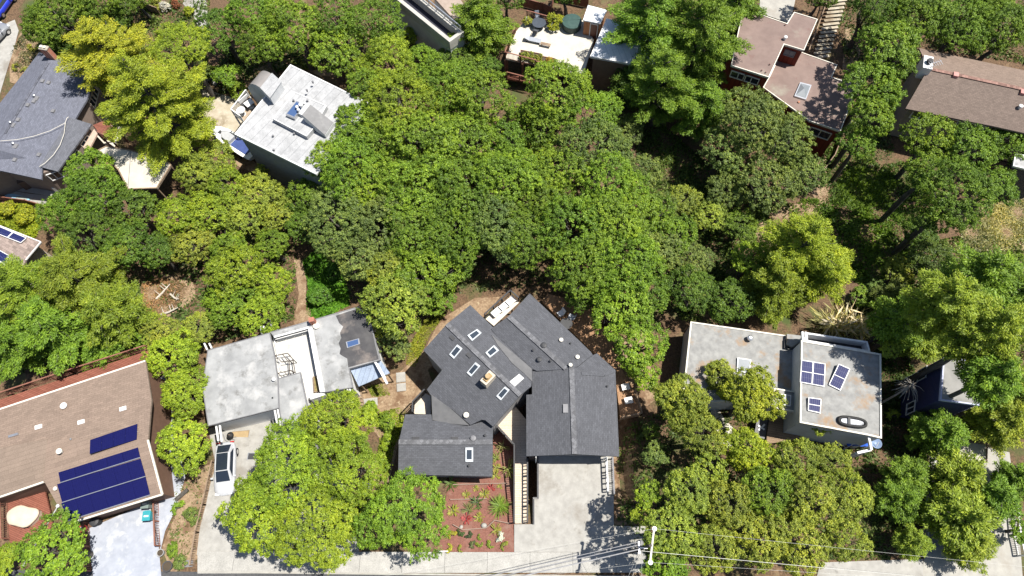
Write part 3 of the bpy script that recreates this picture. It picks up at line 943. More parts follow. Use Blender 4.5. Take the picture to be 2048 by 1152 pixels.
for pts, top in (([(385, 240), (262, 375), (365, 490), (282, 600), (420, 715), (520, 800), (610, 775), (650, 805), (800, 635), (860, 575), (620, 232), (520, 128)], 2.4),
                 ([(735, 190), (650, 260), (880, 480), (1100, 490), (1215, 395), (865, 62)], 2.8),
                 ([(890, 505), (890, 640), (857, 645), (857, 950), (1362, 952), (1345, 495), (1110, 490)], 2.8),
                 ([(155, 755), (120, 900), (118, 1075), (635, 1085), (640, 905), (635, 830), (300, 790)], 1.8)):
    wp = [P(*zm(*p), top)[:2] for p in pts]
    T.part('wall', MB().prism(wp, -3.8, top), WGREY)
T.part('gable_wall', MB().add([tuple(C_r.at(*zm(868, 948), -.32)), tuple(C_l.at(*zm(1119, 936), -.32)), tuple(C_l.at(*zm(1352, 948), -.32))], [(0, 2, 1)]), WGREY)
gp = [P(*zm(905, 984), 0)[:2], P(*zm(1312, 984), 0)[:2]]
for q in ([(530, 322), (585, 275), (560, 253), (503, 290)], [(632, 418), (685, 376), (657, 346), (607, 390)]):
    skylight(T, A_l, Zm(q), k=.7)
for q in ([(398, 400), (425, 425), (475, 365), (445, 342)], [(499, 505), (524, 527), (578, 465), (550, 444)], [(669, 640), (696, 664), (747, 604), (720, 584)]):
    skylight(T, A_r, Zm(q), k=.7)
skylight(T, A_l, Zm([(747, 556), (776, 584), (829, 536), (802, 512)]), WHITE, WHITE, .16, .9)
skylight(T, E_r, Zm([(492, 936), (536, 936), (536, 1018), (492, 1018)]), k=.66)
ch = [A_r.at(*zm(*p), .75) for p in ((578, 556), (612, 584), (666, 520), (632, 490))]
cz = max(p[2] for p in ch)
cf = T.part('chimney', MB().prism(ch, cz-2.0, cz), BEIGE)
T.part('chimney_cap', MB().prism(offset([p[:2] for p in shrink(ch, .62)], 0), cz+.002, cz+.16), plain('rust_cap', (0.3, 0.2, 0.09), .7), cf)
T.part('flue', MB().lathe((*np.mean([p[:2] for p in ch], axis=0), cz+.16), [(.16, 0), (.16, .25), (.24, .26), (.2, .36)], 10), plain('tan_flue', (0.35, 0.24, 0.12), .6), cf)
for x, y, pl, r, h, m in ((1043, 320, B_l, .17, .3, OFFWHITE), (1137, 418, B_l, .17, .3, OFFWHITE), (1097, 464, C_l, .15, .3, OFFWHITE), (498, 752, A_r, .22, .35, OFFWHITE),
                          (943, 350, B_l, .24, .3, DKGREY), (917, 432, B_r, .2, .3, DKGREY), (882, 378, B_r, .1, .22, DKGREY), (982, 440, B_r, .1, .25, DKGREY),
                          (538, 885, E_l, .22, .3, MIDGREY), (605, 868, E_l, .1, .25, DKGREY), (1097, 338, B_l, .08, .22, DKGREY), (1308, 585, C_l, .09, .22, DKGREY), (512, 1043, E_r, .1, .22, DKGREY)):
    vent(T, pl, *zm(x, y), r, h, m)
box_vent(T, C_r, *zm(1068, 712), .42, .75, .12, 0, MIDGREY)
box_vent(T, A_r, *zm(512, 405), .5, .3, .06, angA, DKGREY)
box_vent(T, A_r, *zm(415, 305), .5, .3, .06, angA, DKGREY)
box_vent(T, E_l, *zm(430, 885), .6, .3, .06, 0, DKGREY)
box_vent(T, E_l, *zm(205, 885), .6, .3, .06, 0, DKGREY)
for px in (1072, 1210):
    T.part('downpipe', MB().tube([tuple(P(px, 914, 3.0)), tuple(P(px, 914, 3.0)*np.array([1, 1, 0])+np.array([0, 0, .1]))], .05, 8), WHITE)
wC = [P(*zm(*p), 2.8)[:2] for p in [(857, 645), (857, 950), (1362, 952), (1345, 495)]]
T.part('garage_door', MB().box(((gp[0][0]+gp[1][0])/2, min(p[1] for p in wC)-.03, 1.15), (4.6, .08, 2.2)), MIDGREY)

# decks of the house
T = Thing('walkway_deck', 'tan board walkway leading from the street to the door of the dark grey shingle house', 'walkway', P(1040, 960, 0))
T.part('decking', MB().prism(PL([(1028.5, 1047), (1053, 1047), (1053, 840), (1030, 812), (988, 848), (1028.5, 893)], .1), -.12, .1), TANDECK)
for p in ((1030, 1040), (1030, 960), (1030, 900), (1051, 960)):
    q = P(*p, 0)
    T.part('post', MB().bar((q[0], q[1], float(g(q[0], q[1]))-.3), (q[0], q[1], -.1), .14, .14), WOOD)
rail(T, P(1055, 1045, .1), P(1055, 921, .1), .95, DKGREY, 1.2, .3, .09)
rail(T, P(1029, 1046, .1), P(1029, 893, .1), .95, DKGREY, 1.8, .16, .03)
rail(T, P(1029, 893, .1), P(990, 850, .1), .95, DKGREY, 1.5, .16, .03)
T = Thing('parking_deck', 'pale concrete parking deck raised in front of the garage of the dark grey shingle house', 'parking deck', P(1150, 1000, 0))
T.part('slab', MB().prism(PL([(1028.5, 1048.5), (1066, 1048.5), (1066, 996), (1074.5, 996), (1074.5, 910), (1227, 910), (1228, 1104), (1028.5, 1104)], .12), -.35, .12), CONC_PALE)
T.part('retaining_wall', MB().prism(PL([(1030, 1050), (1067.5, 1050), (1076, 998), (1076, 915), (1226, 915), (1226, 1102), (1030, 1102)], -.35), -3.2, -.35), CONC)
T.part('kerb', MB().ring(PL([(1066, 1049), (1066, 995), (1074.5, 995), (1074.5, 912), (1077.5, 912), (1077.5, 998), (1069, 998), (1069, 1049)], .12)[:4]+PL([(1077.5, 912), (1077.5, 998), (1069, 998), (1069, 1049)], .12), .03, .124, .3), MIDGREY)
rail(T, P(1211, 918, .12), P(1214, 984, .12), .9, WHITE, 1.2, .45, .12)
rail(T, P(1223, 918, .12), P(1226, 990, .12), .95, MIDGREY, 1.2, .16, .03)

T = Thing('deck', 'narrow pale deck with dark railing between two north gables of the grey shingle house', 'deck', P(1000, 625, 1.2))
T.part('decking', MB().prism(PL(Zm([(608, 195), (755, 62), (800, 100), (655, 235)]), 1.6), 1.4, 1.6), plain('pale_decking', (0.55, 0.5, 0.43), .8))
rail(T, P(*zm(606, 190), 1.6), P(*zm(752, 55), 1.6), 1.0, DKGREY, 1.2, .16, .035)
rail(T, P(*zm(752, 55), 1.6), P(*zm(798, 95), 1.6), 1.0, DKGREY, 1.2, .16, .035)
for k, (x, y) in enumerate(((615, 195), (755, 70), (690, 140))):
    q = P(*zm(x, y), 1.4)
    T.part('post', MB().bar((q[0], q[1], -3.8), (q[0], q[1], 1.4), .15, .15), DKGREY)
for k, (x, y, lab) in enumerate(((672, 165, 'white low bench at the inner end of the narrow deck, nearest the valley'), (712, 135, 'white low bench in the middle of the narrow north deck'), (752, 105, 'white low bench at the outer corner of the narrow north deck'))):
    c = P(*zm(x, y), 1.6)
    t = Thing('bench', lab, 'bench', c, 'white benches on the narrow deck')
    t.part('seat', MB().box((c[0], c[1], 2.05), (.95, .62, .08), math.radians(43)), WHITE)
    for sx, sy in ((-.4, -.25), (.4, -.25), (-.4, .25), (.4, .25)):
        a = math.radians(43)
        x0, y0 = c[0]+sx*math.cos(a)-sy*math.sin(a), c[1]+sx*math.sin(a)+sy*math.cos(a)
        t.part('leg', MB().bar((x0, y0, 1.6), (x0, y0, 2.01), .06, .06), WHITE)
T = Thing('balcony', 'small beige balcony with dark railing west of the grey shingle house above the yellow slope', 'balcony', G(835, 805))
T.part('decking', MB().prism(PL(Zm([(196, 742), (200, 690), (262, 625), (292, 640), (292, 745)]), .6), .4, .6), plain('beige_decking', (0.5, 0.43, 0.35), .8))
rail(T, P(*zm(196, 742), .6), P(*zm(198, 688), .6), 1.0, DKGREY, 1.2, .15, .03)
rail(T, P(*zm(198, 688), .6), P(*zm(264, 618), .6), 1.0, DKGREY, 1.2, .15, .03)
for x, y in ((200, 738), (205, 690), (262, 632)):
    q = P(*zm(x, y), .4)
    T.part('post', MB().bar((q[0], q[1], -3.2), (q[0], q[1], .4), .14, .14), DKGREY)
T = Thing('deck', 'orange brown timber deck under the oak east of the dark grey shingle house', 'deck', G(1245, 760))
T.part('decking', MB().prism(PL(Zm([(935, 95), (965, 50), (1200, 110), (1330, 330), (1400, 500), (1480, 640), (1500, 752), (1385, 775), (1350, 480), (1225, 385)]), -1.7), -1.95, -1.7), ORANGEDECK)
rail(T, P(*zm(1500, 752), -1.7), P(*zm(1385, 775), -1.7), 1.0, WOOD, 1.5, .15, .04)
rail(T, P(*zm(1500, 752), -1.7), P(*zm(1462, 620), -1.7), 1.0, WOOD, 1.5, .15, .04)
for x, y in ((1490, 745), (1390, 765), (1440, 560), (1320, 330), (1190, 120)):
    q = P(*zm(x, y), -1.95)
    T.part('post', MB().bar((q[0], q[1], -4.4), (q[0], q[1], -1.95), .15, .15), WOOD)

dz = -1.7
for px, py, a, lab, col in ((1121, 630, .6, 'white garden chair on the orange deck close to the eave, upper of two', (0.6, 0.62, 0.66)), (1142, 637, -.5, 'pale garden chair on the orange deck farther from the eave', (0.5, 0.53, 0.58))):
    c = P(px, py, dz)
    t = Thing('garden_chair', lab, 'chair', c, 'garden chairs on the orange deck')
    m_ = plain('chair_white', col, .5)
    t.part('seat', MB().box((c[0], c[1], dz+.42), (.55, .55, .06), a), m_)
    t.part('backrest', MB().bar((c[0]+.27*math.cos(a), c[1]+.27*math.sin(a), dz+.4), (c[0]+.42*math.cos(a), c[1]+.42*math.sin(a), dz+1.0), .55, .05), m_)
    for sx in (-.22, .22):
        for sy in (-.22, .22):
            t.part('leg', MB().bar((c[0]+sx, c[1]+sy, dz), (c[0]+sx, c[1]+sy, dz+.4), .04, .04), m_)
c = P(1132, 652, dz)
t = Thing('garden_table', 'dark round garden table between the pale chairs on the orange deck', 'table', c)
t.part('tabletop', MB().lathe((c[0], c[1], dz+.68), [(.6, 0), (.6, .05)], 20), DKGREY)
t.part('leg', MB().lathe((c[0], c[1], dz), [(.3, 0), (.3, .04), (.06, .06), (.06, .68)], 10), DKGREY)
for px, py, lab in ((1250, 776, 'small white side table on the orange deck beside the roof edge'), (1256, 803, 'white low side table near the lower rail of the orange deck')):
    c = P(px, py, dz)
    t = Thing('side_table', lab, 'table', c, 'white side tables on the orange deck')
    t.part('tabletop', MB().box((c[0], c[1], dz+.45), (.75, .6, .06), .2), WHITE)
    for sx in (-.28, .28):
        for sy in (-.2, .2): t.part('leg', MB().bar((c[0]+sx, c[1]+sy, dz), (c[0]+sx, c[1]+sy, dz+.42), .05, .05), WHITE)

# ------------------------------------------------------------------ the brown house with the big solar array, lower left
Zb = lambda pts: zoomed(2.25, 0, 640, pts)
T = Thing('gable_house', 'wide brown shingled house with a large dark blue solar array in the lower left corner', 'house', G(180, 900))
zr, ze = 3.9, 3.0
ra, rb = P(-40, 905, zr), P(295.5, 882, zr)
p1 = Plane(P(-40, 905, zr), P(296, 880, zr), P(150, 767, ze))
p2 = Plane(P(95, 875, zr), P(296, 880, zr), P(230, 1018, ze))
p3 = Plane(P(-40, 905, zr), P(95, 880, zr), P(0, 996, ze-.2))
SHB = (0.195, 0.146, 0.117)
angb = math.atan2(rb[1]-ra[1], rb[0]-ra[0])+math.radians(14)
shb = shingles('brown_shingles', SHB, angb, .5, .2, .16, .1)
T.part('roof', MB().slab(px_quad(p1, [(-40, 832), (291, 722), (303, 800), (296, 880), (95, 878), (-40, 903)]), .22), shb)
T.part('roof', MB().slab(px_quad(p2, [(95, 878), (296, 880), (325, 989), (136, 1048), (88, 962)]), .22), shingles('brown_shingles_south', SHB, angb, 4.0, .36, .16, .08))
T.part('roof', MB().slab(px_quad(p3, [(-40, 903), (95, 878), (88, 964), (-40, 1008)]), .22), shingles('brown_shingles_west', (0.19, 0.146, 0.117), angb, 4.0, .36, .16, .08))
for a, b, pl in (((-40, 832), (291, 722), p1), ((325, 989), (136, 1048), p2), ((88, 964), (-40, 1008), p3), ((296, 880), (325, 989), p2)):
    T.part('gutter', MB().bar(tuple(pl.at(*a, -.05)), tuple(pl.at(*b, -.05)), .14, .16), OFFWHITE)
wb = [P(*p, 2.7)[:2] for p in [(-40, 845), (284, 735), (290, 880), (314, 985), (140, 1038), (92, 965), (-40, 1005)]]
T.part('wall', MB().prism(wb, -3.2, 2.68), plain('brown_siding', (0.14, 0.08, 0.055), .8))
for x, y, w, l in ((175, 482, .75, .45), (367, 460, .75, .45), (555, 400, .75, .45)):
    box_vent(T, p1, 0+x/2.25, 640+y/2.25, w*.75, l*.8, .12, angb, WHITE, 'skylight')
box_vent(T, p1, 65/2.25, 640+520/2.25, .8, .2, .2, angb, METAL)
vent(T, p1, 292/2.25, 640+388/2.25, .26, .3, WHITE)
vent(T, p1, 272/2.25, 640+592/2.25, .22, .3, OFFWHITE)
vent(T, p2, 255/2.25, 640+760/2.25, .15, .3, OFFWHITE)
vent(T, p1, 322/2.25, 640+537/2.25, .08, .2, MIDGREY)
for q, n, pl, lab in (([(405, 540), (618, 467), (615, 537), (403, 603)], 4, p1, 'small upper array of four navy solar panels on the brown roof'),):
    q3 = px_quad(pl, Zb(q), .14)
    A = Thing('solar_array', lab, 'solar panels', centroid(q3, q3[0][2]-.14))
    for k in range(n):
        solar_panel(A, [lerp2(q3, (k+.012)/n, 0), lerp2(q3, (k+.988)/n, 0), lerp2(q3, (k+.988)/n, 1), lerp2(q3, (k+.012)/n, 1)], SOLAR)
    A.part('mount', MB().bar(tuple(lerp2(q3, 0, .5)-np.array([0, 0, .08])), tuple(lerp2(q3, 1, .5)-np.array([0, 0, .08])), .08, .08), METAL)
A = Thing('solar_array', 'big three row navy solar array filling the lower slope of the brown roof', 'solar panels', p2.at(210, 970))
for q, n in (([(262, 686), (620, 573), (631, 618), (271, 732)], 5), ([(256, 739), (632, 623), (655, 703), (279, 821)], 6), ([(275, 824), (655, 706), (675, 787), (300, 905)], 6)):
    q3 = px_quad(p2, Zb(q), .14)
    for k in range(n):
        solar_panel(A, [lerp2(q3, (k+.007)/n, .006), lerp2(q3, (k+.993)/n, .006), lerp2(q3, (k+.993)/n, .99), lerp2(q3, (k+.007)/n, .99)], SOLAR)
    A.part('rail', MB().bar(tuple(lerp2(q3, 0, 1)-np.array([0, 0, .02])), tuple(lerp2(q3, 1, 1)-np.array([0, 0, .02])), .07, .05), METAL)
T = Thing('deck', 'long redwood deck with railing along the back of the brown solar roof house', 'deck', G(200, 740))
dk = PL([(-40, 812), (300, 700), (306, 728), (-40, 842)], 0.2)
T.part('decking', MB().prism(dk, 0, .2), REDWOOD)
rail(T, P(-40, 809, .2), P(150, 746, .2), 1.0, REDRAIL, 1.8, .16, .04)
rail(T, P(150, 746, .2), P(300, 698, .2), 1.0, REDRAIL, 1.8, .16, .04)
for x in (20, 110, 200, 290):
    q = P(x, 800-(x+20)*.33, 0)
    T.part('post', MB().bar((q[0], q[1], -3.6), (q[0], q[1], 0), .16, .16), REDRAIL)
T = Thing('deck', 'reddish wooden deck in the corner below the brown solar roof with a pale covered tub', 'deck', G(70, 1030))
T.part('decking', MB().prism(PL([(12, 1000), (88, 975), (105, 1045), (95, 1070), (20, 1090)], .35), .15, .35), REDWOOD)
rail(T, P(15, 1000, .35), P(18, 1078, .35), .95, REDRAIL, 1.4, .16, .04)
for p in ((18, 1005), (85, 985), (90, 1062), (24, 1080)):
    q = P(*p, .15)
    T.part('post', MB().bar((q[0], q[1], -.6), (q[0], q[1], .15), .14, .14), REDRAIL)
c = P(54, 1034, .35)
T = Thing('covered_tub', 'pale beige rounded cover over a tub on the red deck', 'hot tub', c)
ol = [(c[0]+1.35*math.cos(a)*(1+.08*math.sin(3*a)), c[1]+.95*math.sin(a)*(1+.1*math.cos(2*a)+.1*math.sin(4*a))) for a in [k*math.pi/12 for k in range(24)]]
T.part('tub', MB().prism(offset(ol, -.08), .35, .95), plain('tub_shell', (0.4, 0.32, 0.25), .7))
m = MB()
rings = [(1.0, .9), (1.02, 1.02), (.93, 1.12), (.6, 1.17)]
vs = []; cc = np.array(c[:2])
for k, z in rings: vs += [tuple(cc+(np.array(p)-cc)*k)+(z,) for p in ol]
fs = [(i*24+j, i*24+(j+1) % 24, (i+1)*24+(j+1) % 24, (i+1)*24+j) for i in range(3) for j in range(24)]+[tuple(range(72, 96))]
T.part('cover', m.add(vs, fs), nmat('beige_cover', (0.5, 0.41, 0.31), (0.58, 0.48, 0.38), 1.5, .8), smooth=True)
fence('brown slatted rail along the left edge of the pale painted driveway', None, .95, REDRAIL, board=False, pts3=[G(179, 1046, .05), G(182, 1142, .05)], name='railing')
fence('brown slatted rail along the right edge of the pale painted driveway beside the bins', None, .95, REDRAIL, board=False, pts3=[G(317, 996, .05), G(321, 1092, .05)], name='railing')
fence('long weathered brown fence down the dry bank beside the white car', [(431, 924), (412, 1010), (398, 1065), (388, 1130)], .8, WOOD, board=False, post=1.4)

# ------------------------------------------------------------------ the white flat-roofed house with the terrace
Z6 = lambda pts: zoomed(5.12, 400, 640, pts)
T = Thing('flat_roof_house', 'pale grey flat roofed house with an open white roof terrace beside the parked white car', 'house', G(560, 760))
z9 = 1.3
def flatpart(pts, z, zb, roof, wall, over=.22, edge=None, eh=.1, ew=.16, t=.25):
    w = PL(pts, z)
    T.part('wall', MB().prism(offset(w, -over), zb, z-t), wall)
    T.part('roof', MB().prism(w, z-t, z), roof)
    if edge: T.part('roof_edge', MB().ring(offset(w, .015), ew, z-t*.6, z+eh), edge)
    return w
west = [(415.6, 700.5), (539.6, 665.4), (548, 705), (556, 757), (558, 816), (416.6, 852), (405, 775)]
w9 = flatpart(west, z9, -4, FLAT_GREY, STUCCO_W, .2, MIDGREY, .04, .07)
flatpart([(556.3, 757.5), (601, 744.5), (614, 808), (625, 845), (564, 851), (558.4, 816)], z9-.08, -4, FLAT_GREY, STUCCO_W, .1, MIDGREY, .05, .08)
east = [(541, 664.5), (717, 613.5), (739, 635), (761, 720), (699, 737.5), (706, 775), (648, 785), (616, 657), (549, 675)]
e9 = flatpart(east, z9-.05, -4.4, FLAT_GREY, STUCCO_W, .12, MIDGREY, .05, .08)
T.part('terrace_floor', MB().prism(PL([(545, 672), (625, 650), (652, 792), (610, 800), (550, 765)], z9-1.15), -2, z9-1.15), nmat('terrace_membrane', (0.40, 0.395, 0.375), (0.48, 0.475, 0.455), .8, .8, c3=(0.32, 0.3, 0.26), s3=.5, t3=.66))
T.part('parapet', MB().prism(PL([(615.8, 656.2), (625, 655.2), (649.5, 783), (640, 784.5)], z9+.12), z9-.02, z9+.12), WHITE)
T.part('parapet', MB().prism(PL([(547, 672.5), (617, 653), (617, 656.8), (549, 675.5)], z9+.05), z9-.02, z9+.05), WHITE)
T.part('parapet', MB().prism(PL([(619, 791), (648, 783), (650, 790), (621, 799)], z9-.3), z9-1.2, z9-.3), WHITE)
w = PL([(549.5, 676.2), (616, 658)], z9-.05)
m = MB(); gm = MB()
a, b = w
for k in range(4):
    p, q = a+(b-a)*(k+.06)/4, a+(b-a)*(k+.94)/4
    gm.add([(p[0], p[1]-.03, z9-1.05), (q[0], q[1]-.03, z9-1.05), (q[0], q[1]-.03, z9-.35), (p[0], p[1]-.03, z9-.35)], [(0, 1, 2, 3)])
wnd = T.part('window', MB().bar((a[0], a[1]-.05, z9-.3), (b[0], b[1]-.05, z9-.3), .06, .08), WHITE)
T.part('pane', gm, PALEGLASS, wnd)
# tar patch on the east roof, laid as an uneven sheet
T.part('tar_patch', MB().prism(PL(zoomed(2.744, 380, 580, [(800, 140), (925, 98), (980, 152), (1036, 380), (868, 424), (862, 375), (838, 362), (820, 350), (826, 320), (815, 290), (830, 262), (822, 235), (840, 200), (818, 180)]), z9+.0), z9-.049, z9-.04), PATCH)
skylight(T, flat(z9-.05), zoomed(5.12, 400, 640, [(1492, 224), (1628, 187), (1638, 245), (1505, 288)]), METAL, BLUEGLASS, .15, .8)
c = flat(z9-.05).at(628, 646)
T.part('chimney', MB().box((c[0], c[1], z9+.4), (.5, .45, 1.0), .25), BRICK)
vent(T, flat(z9-.05), 633.5, 653, .28, .28, OFFWHITE)
vent(T, flat(z9), 549.5, 760, .16, .4, WHITE)
vent(T, flat(z9), 546, 796, .06, .2, DKGREY)
for a, b in (((522, 653), (524, 668)), ((527, 651), (530, 666)), ((409, 687), (415, 700)), ((419, 687), (424, 697)), ((433, 853), (437, 882)), ((440, 851), (444, 884)), ((549, 816), (555, 848)), ((555, 814), (562, 852)), ((695, 778), (699, 806)), ((700, 777), (705, 806))):
    T.part('beam', MB().bar(tuple(P(*a, z9-.35)), tuple(P(*b, z9-.35)), .14, .2), WHITE)
m = MB()
fz = z9-1.15
def t9(x, y, z): return P(400+x/5.12, 640+y/5.12, z)
for (x0, y0, x1, y1) in ((770, 365, 895, 340), (895, 340, 960, 410), (835, 430, 920, 420), (770, 365, 835, 430), (920, 420, 960, 410), (800, 545, 930, 515), (930, 515, 985, 545), (835, 588, 985, 550), (800, 545, 840, 588), (845, 350, 900, 422), (865, 532, 900, 572), (910, 400, 920, 560), (950, 400, 975, 540)):
    m.bar(tuple(t9(x0, y0, z9-.2)), tuple(t9(x1, y1, z9-.2)), .07, .07)
for x0, y0 in ((895, 340), (960, 410), (920, 420), (930, 515), (985, 545)):
    q = t9(x0, y0, z9-.2)
    m.bar(tuple(q), (q[0], q[1], fz), .06, .06)
T.part('metal_frame', m, plain('rusty_steel', (0.07, 0.055, 0.045), .6))
T.part('planter', MB().ring(PL(Z6([(1155, 580), (1195, 570), (1228, 728), (1165, 742)]), fz+.3), .08, fz, fz+.3), WOOD)  # wood rim and brown fill make a brown patch on the terrace floor
T.part('soil', MB().prism(PL(Z6([(1160, 586), (1190, 578), (1222, 722), (1170, 735)]), fz+.2), fz+.002, fz+.2), nmat('brown_patch', (0.12, 0.1, 0.04), (0.3, 0.24, 0.1), 4, .95))
T.part('lean_to_roof', MB().slab([P(701, 740, z9-.7), P(744, 725.5, z9-.7), P(761, 721, z9-.7), P(780, 746, z9-1.3), P(717.5, 773, z9-1.3)], .1), BLUE_METAL)
for p in ((776, 748), (722, 770)):
    q = P(*p, z9-1.4)
    T.part('post', MB().bar((q[0], q[1], float(g(q[0], q[1]))-.2), (q[0], q[1], z9-1.38), .12, .12), WOOD)
for a, b in (((750, 723), (775, 768)), ((754, 728), (771, 758))):
    T.part('beam', MB().bar(tuple(P(*a, z9-.3)), tuple(P(*b, z9-.5)), .2, .25), WHITE)
window(T, w9, 4, .5, -.6, 5.2, 2.0, WHITE, PALEGLASS, 3)
st = Thing('wooden_stairs', 'narrow weathered wooden stairs descending beside the blue metal lean-to', 'stairs', G(712, 790))
a, b = G(705, 757, .9), G(719, 812, .1)
for s in (-.5, .5):
    st.part('stringer', MB().bar((a[0]+s, a[1], a[2]), (b[0]+s, b[1], b[2]), .06, .25), WOOD)
for k in range(8):
    p = a+(b-a)*(k+.5)/8
    st.part('tread', MB().box((p[0], p[1], p[2]+.06), (.96, .26, .05)), WOOD)
for k, (x, y, w_, l_, lab) in enumerate(((802, 755, .9, 1.0, 'upper pale step slab below the blue metal roof'), (803, 775, .9, .8, 'lower pale step slab below the blue metal roof'), (740, 805, 1.5, .8, 'wide pale slab on the terrace under the wooden stairs'))):
    c = G(x, y, .05)
    solo('step_slab', lab, 'step', MB().box((c[0], c[1], c[2]), (w_, l_, .2), .12).box((c[0]+.03, c[1]-.02, c[2]+.09), (w_*.94, l_*.93, .06), .12), CONC_PALE, (c[0], c[1], c[2]-.1), 'step slabs beside the flat roofed house')

# ------------------------------------------------------------------ the flat roofed house with the light monitors, upper left of centre
Z3 = lambda pts: zoomed(4.8, 460, 120, pts)
T = Thing('flat_roof_house', 'pale modern flat roofed house with a sloping grey light monitor and a boat beside it', 'house', G(600, 250))
z2 = 4.3
A2 = [(581, 129.5), (742, 208), (633, 349), (469.5, 268.5)]
w2 = flatpart(A2, z2, -4.6, FLAT_WHITE, plain('slate_siding', (0.17, 0.175, 0.18), .8), .25, WHITE, .06, .14)
for i, t, w_, h_ in ((2, .3, 1.6, 1.3), (2, .7, 2.2, 1.3), (3, .4, 1.5, 1.3)):
    window(T, offset(w2, -.25), i, t, 1.2, w_, h_, MIDGREY)
pl2 = flat(z2)
pf = [pl2.at(*p, .55) for p in Z3([(408, 565), (625, 308), (930, 440), (800, 660), (735, 735)])]
T.part('raised_roof', MB().prism([p for p in pf], z2-.1, z2+.55), FLAT_WHITE)
T.part('roof_edge', MB().ring(pf, .08, z2+.548, z2+.6), WHITE)
wedge_t = [P(*p, z2+1.7) for p in Z3([(690, 530), (772, 428)])]
wedge_b = [P(*p, z2+.5) for p in Z3([(912, 725), (995, 602)])]
vs = [tuple(wedge_t[0]), tuple(wedge_t[1]), tuple(wedge_b[1]), tuple(wedge_b[0])]
vs += [(v[0], v[1], z2+.1) for v in vs]
mon = T.part('light_monitor', MB().add(vs, [(3, 2, 1, 0), (4, 5, 6, 7), (0, 1, 5, 4), (1, 2, 6, 5), (2, 3, 7, 6), (3, 0, 4, 7)]), STUCCO)
q = lifted(shrink([vs[0], vs[1], vs[2], vs[3]], .985), .05)
T.part('monitor_roof', MB().slab(q, .045), nmat('grey_metal_roof', (0.12, 0.12, 0.125), (0.17, 0.17, 0.175), 1.2, .6, c3=(0.2, 0.2, 0.2), s3=1.0, t3=.65), mon)
sk = [P(*p, z2+1.0) for p in Z3([(535, 520), (640, 392), (720, 425), (615, 555)])]
skf = T.part('skylight', MB().prism(sk, z2+.4, z2+1.0), METAL)
T.part('pane', MB().slab(lifted(shrink(sk, .86), .012), .01), BLUEGLASS, skf)
bx = [P(*p, z2+1.0) for p in Z3([(632, 500), (690, 528), (768, 428), (715, 400)])]
T.part('vent_box', MB().prism(bx, z2+.4, z2+1.0), STUCCO)
for x, y, r in ((690, 448, .24), (652, 470, .16), (665, 497, .15)):
    c = P(*Z3([(x, y)])[0], z2+1.0)
    T.part('roof_vent', MB().lathe(c, [(r*.8, -.02), (r*.8, .3), (r, .31), (r*.95, .42), (r*.3, .48)], 14), WHITE)
for x, y in ((748, 400), (615, 398), (620, 718), (798, 220), (418, 738), (425, 872), (742, 300)):
    c = pl2.at(*Z3([(x, y)])[0], .55 if y < 420 and x > 600 else 0)
    T.part('roof_vent', MB().lathe(c, [(.09, -.02), (.09, .22), (.12, .23), (.1, .28)], 8), MIDGREY)
# stair tower with the curved roof
tw = [P(*p, z2+1.2) for p in Z3([(298, 270), (385, 360), (490, 212), (405, 135)])]
T.part('stair_tower', MB().prism([p[:2] for p in tw], -3, z2+1.2), STUCCO)
T.part('roof', MB().prism(offset(tw, .06), z2+1.2, z2+1.28), FLAT_WHITE)
nq = 8
lo = [P(*p, z2-1.2) for p in Z3([(172, 268), (275, 150)])]
a0, a1 = tw[0], tw[3]
vs = []
for k in range(nq+1):
    t = k/nq
    zz = (z2+1.18)-(2.4)*(t**2.2)
    for h, l in ((a0, lo[0]), (a1, lo[1])):
        p = h[:2]+(l[:2]-h[:2])*t
        vs.append((p[0], p[1], zz))
top = len(vs)
vs += [(v[0], v[1], -3) for v in vs]
fs = [(2*k, 2*k+1, 2*k+3, 2*k+2) for k in range(nq)]
cr = T.part('curved_roof', MB().add(vs[:top], fs), nmat('curved_metal_roof', (0.2, 0.19, 0.185), (0.27, 0.25, 0.24), 1, .6), smooth=True)
sd = [tuple(2*k for k in range(nq+1))+tuple(top+2*k for k in range(nq, -1, -1)), tuple(2*k+1 for k in range(nq+1))[::-1]+tuple(top+2*k+1 for k in range(nq+1)), (2*nq, 2*nq+1, top+2*nq+1, top+2*nq)]
T.part('wall', MB().add(vs, sd), STUCCO)
vw = [P(*p, z2+.95) for p in Z3([(388, 320), (470, 215)])]
T.part('window', MB().add([(vw[0][0]+.02, vw[0][1]-.02, z2+.2), (vw[1][0]+.02, vw[1][1]-.02, z2+.2), (vw[1][0]+.02, vw[1][1]-.02, z2+1.0), (vw[0][0]+.02, vw[0][1]-.02, z2+1.0)], [(0, 1, 2, 3)]), DARKGLASS)
D = Thing('terrace', 'small white railed terrace on the west side of the pale modern flat roofed house', 'terrace', G(490, 235))
tz = 1.0
tq = PL(Z3([(45, 530), (130, 590), (250, 440), (185, 345)]), tz)
D.part('floor', MB().prism(tq, tz-.2, tz), plain('terrace_boards', (0.3, 0.24, 0.18), .8))
rail(D, tq[0], tq[3], 1.0, WHITE, 1.2, .15, .05)
rail(D, tq[0], tq[1], 1.0, WHITE, 1.2, .15, .05)
for p in tq: D.part('post', MB().bar((p[0], p[1], -3.4), (p[0], p[1], tz-.2), .14, .14), WHITE)
for x, y, lab in ((128, 520, 'round white table at the lower corner of the small white terrace'), (205, 452, 'square white table in the middle of the small white terrace')):
    c = P(*Z3([(x, y)])[0], tz)
    t = Thing('patio_table', lab, 'table', c)
    if y > 500: t.part('tabletop', MB().lathe((c[0], c[1], tz+.7), [(.48, 0), (.48, .05)], 18), WHITE)
    else: t.part('tabletop', MB().box((c[0], c[1], tz+.72), (.95, .8, .05), .8), WHITE)
    t.part('leg', MB().lathe((c[0], c[1], tz), [(.3, 0), (.3, .04), (.06, .05), (.06, .69)], 10), WHITE)
c = P(*Z3([(172, 430)])[0], tz)
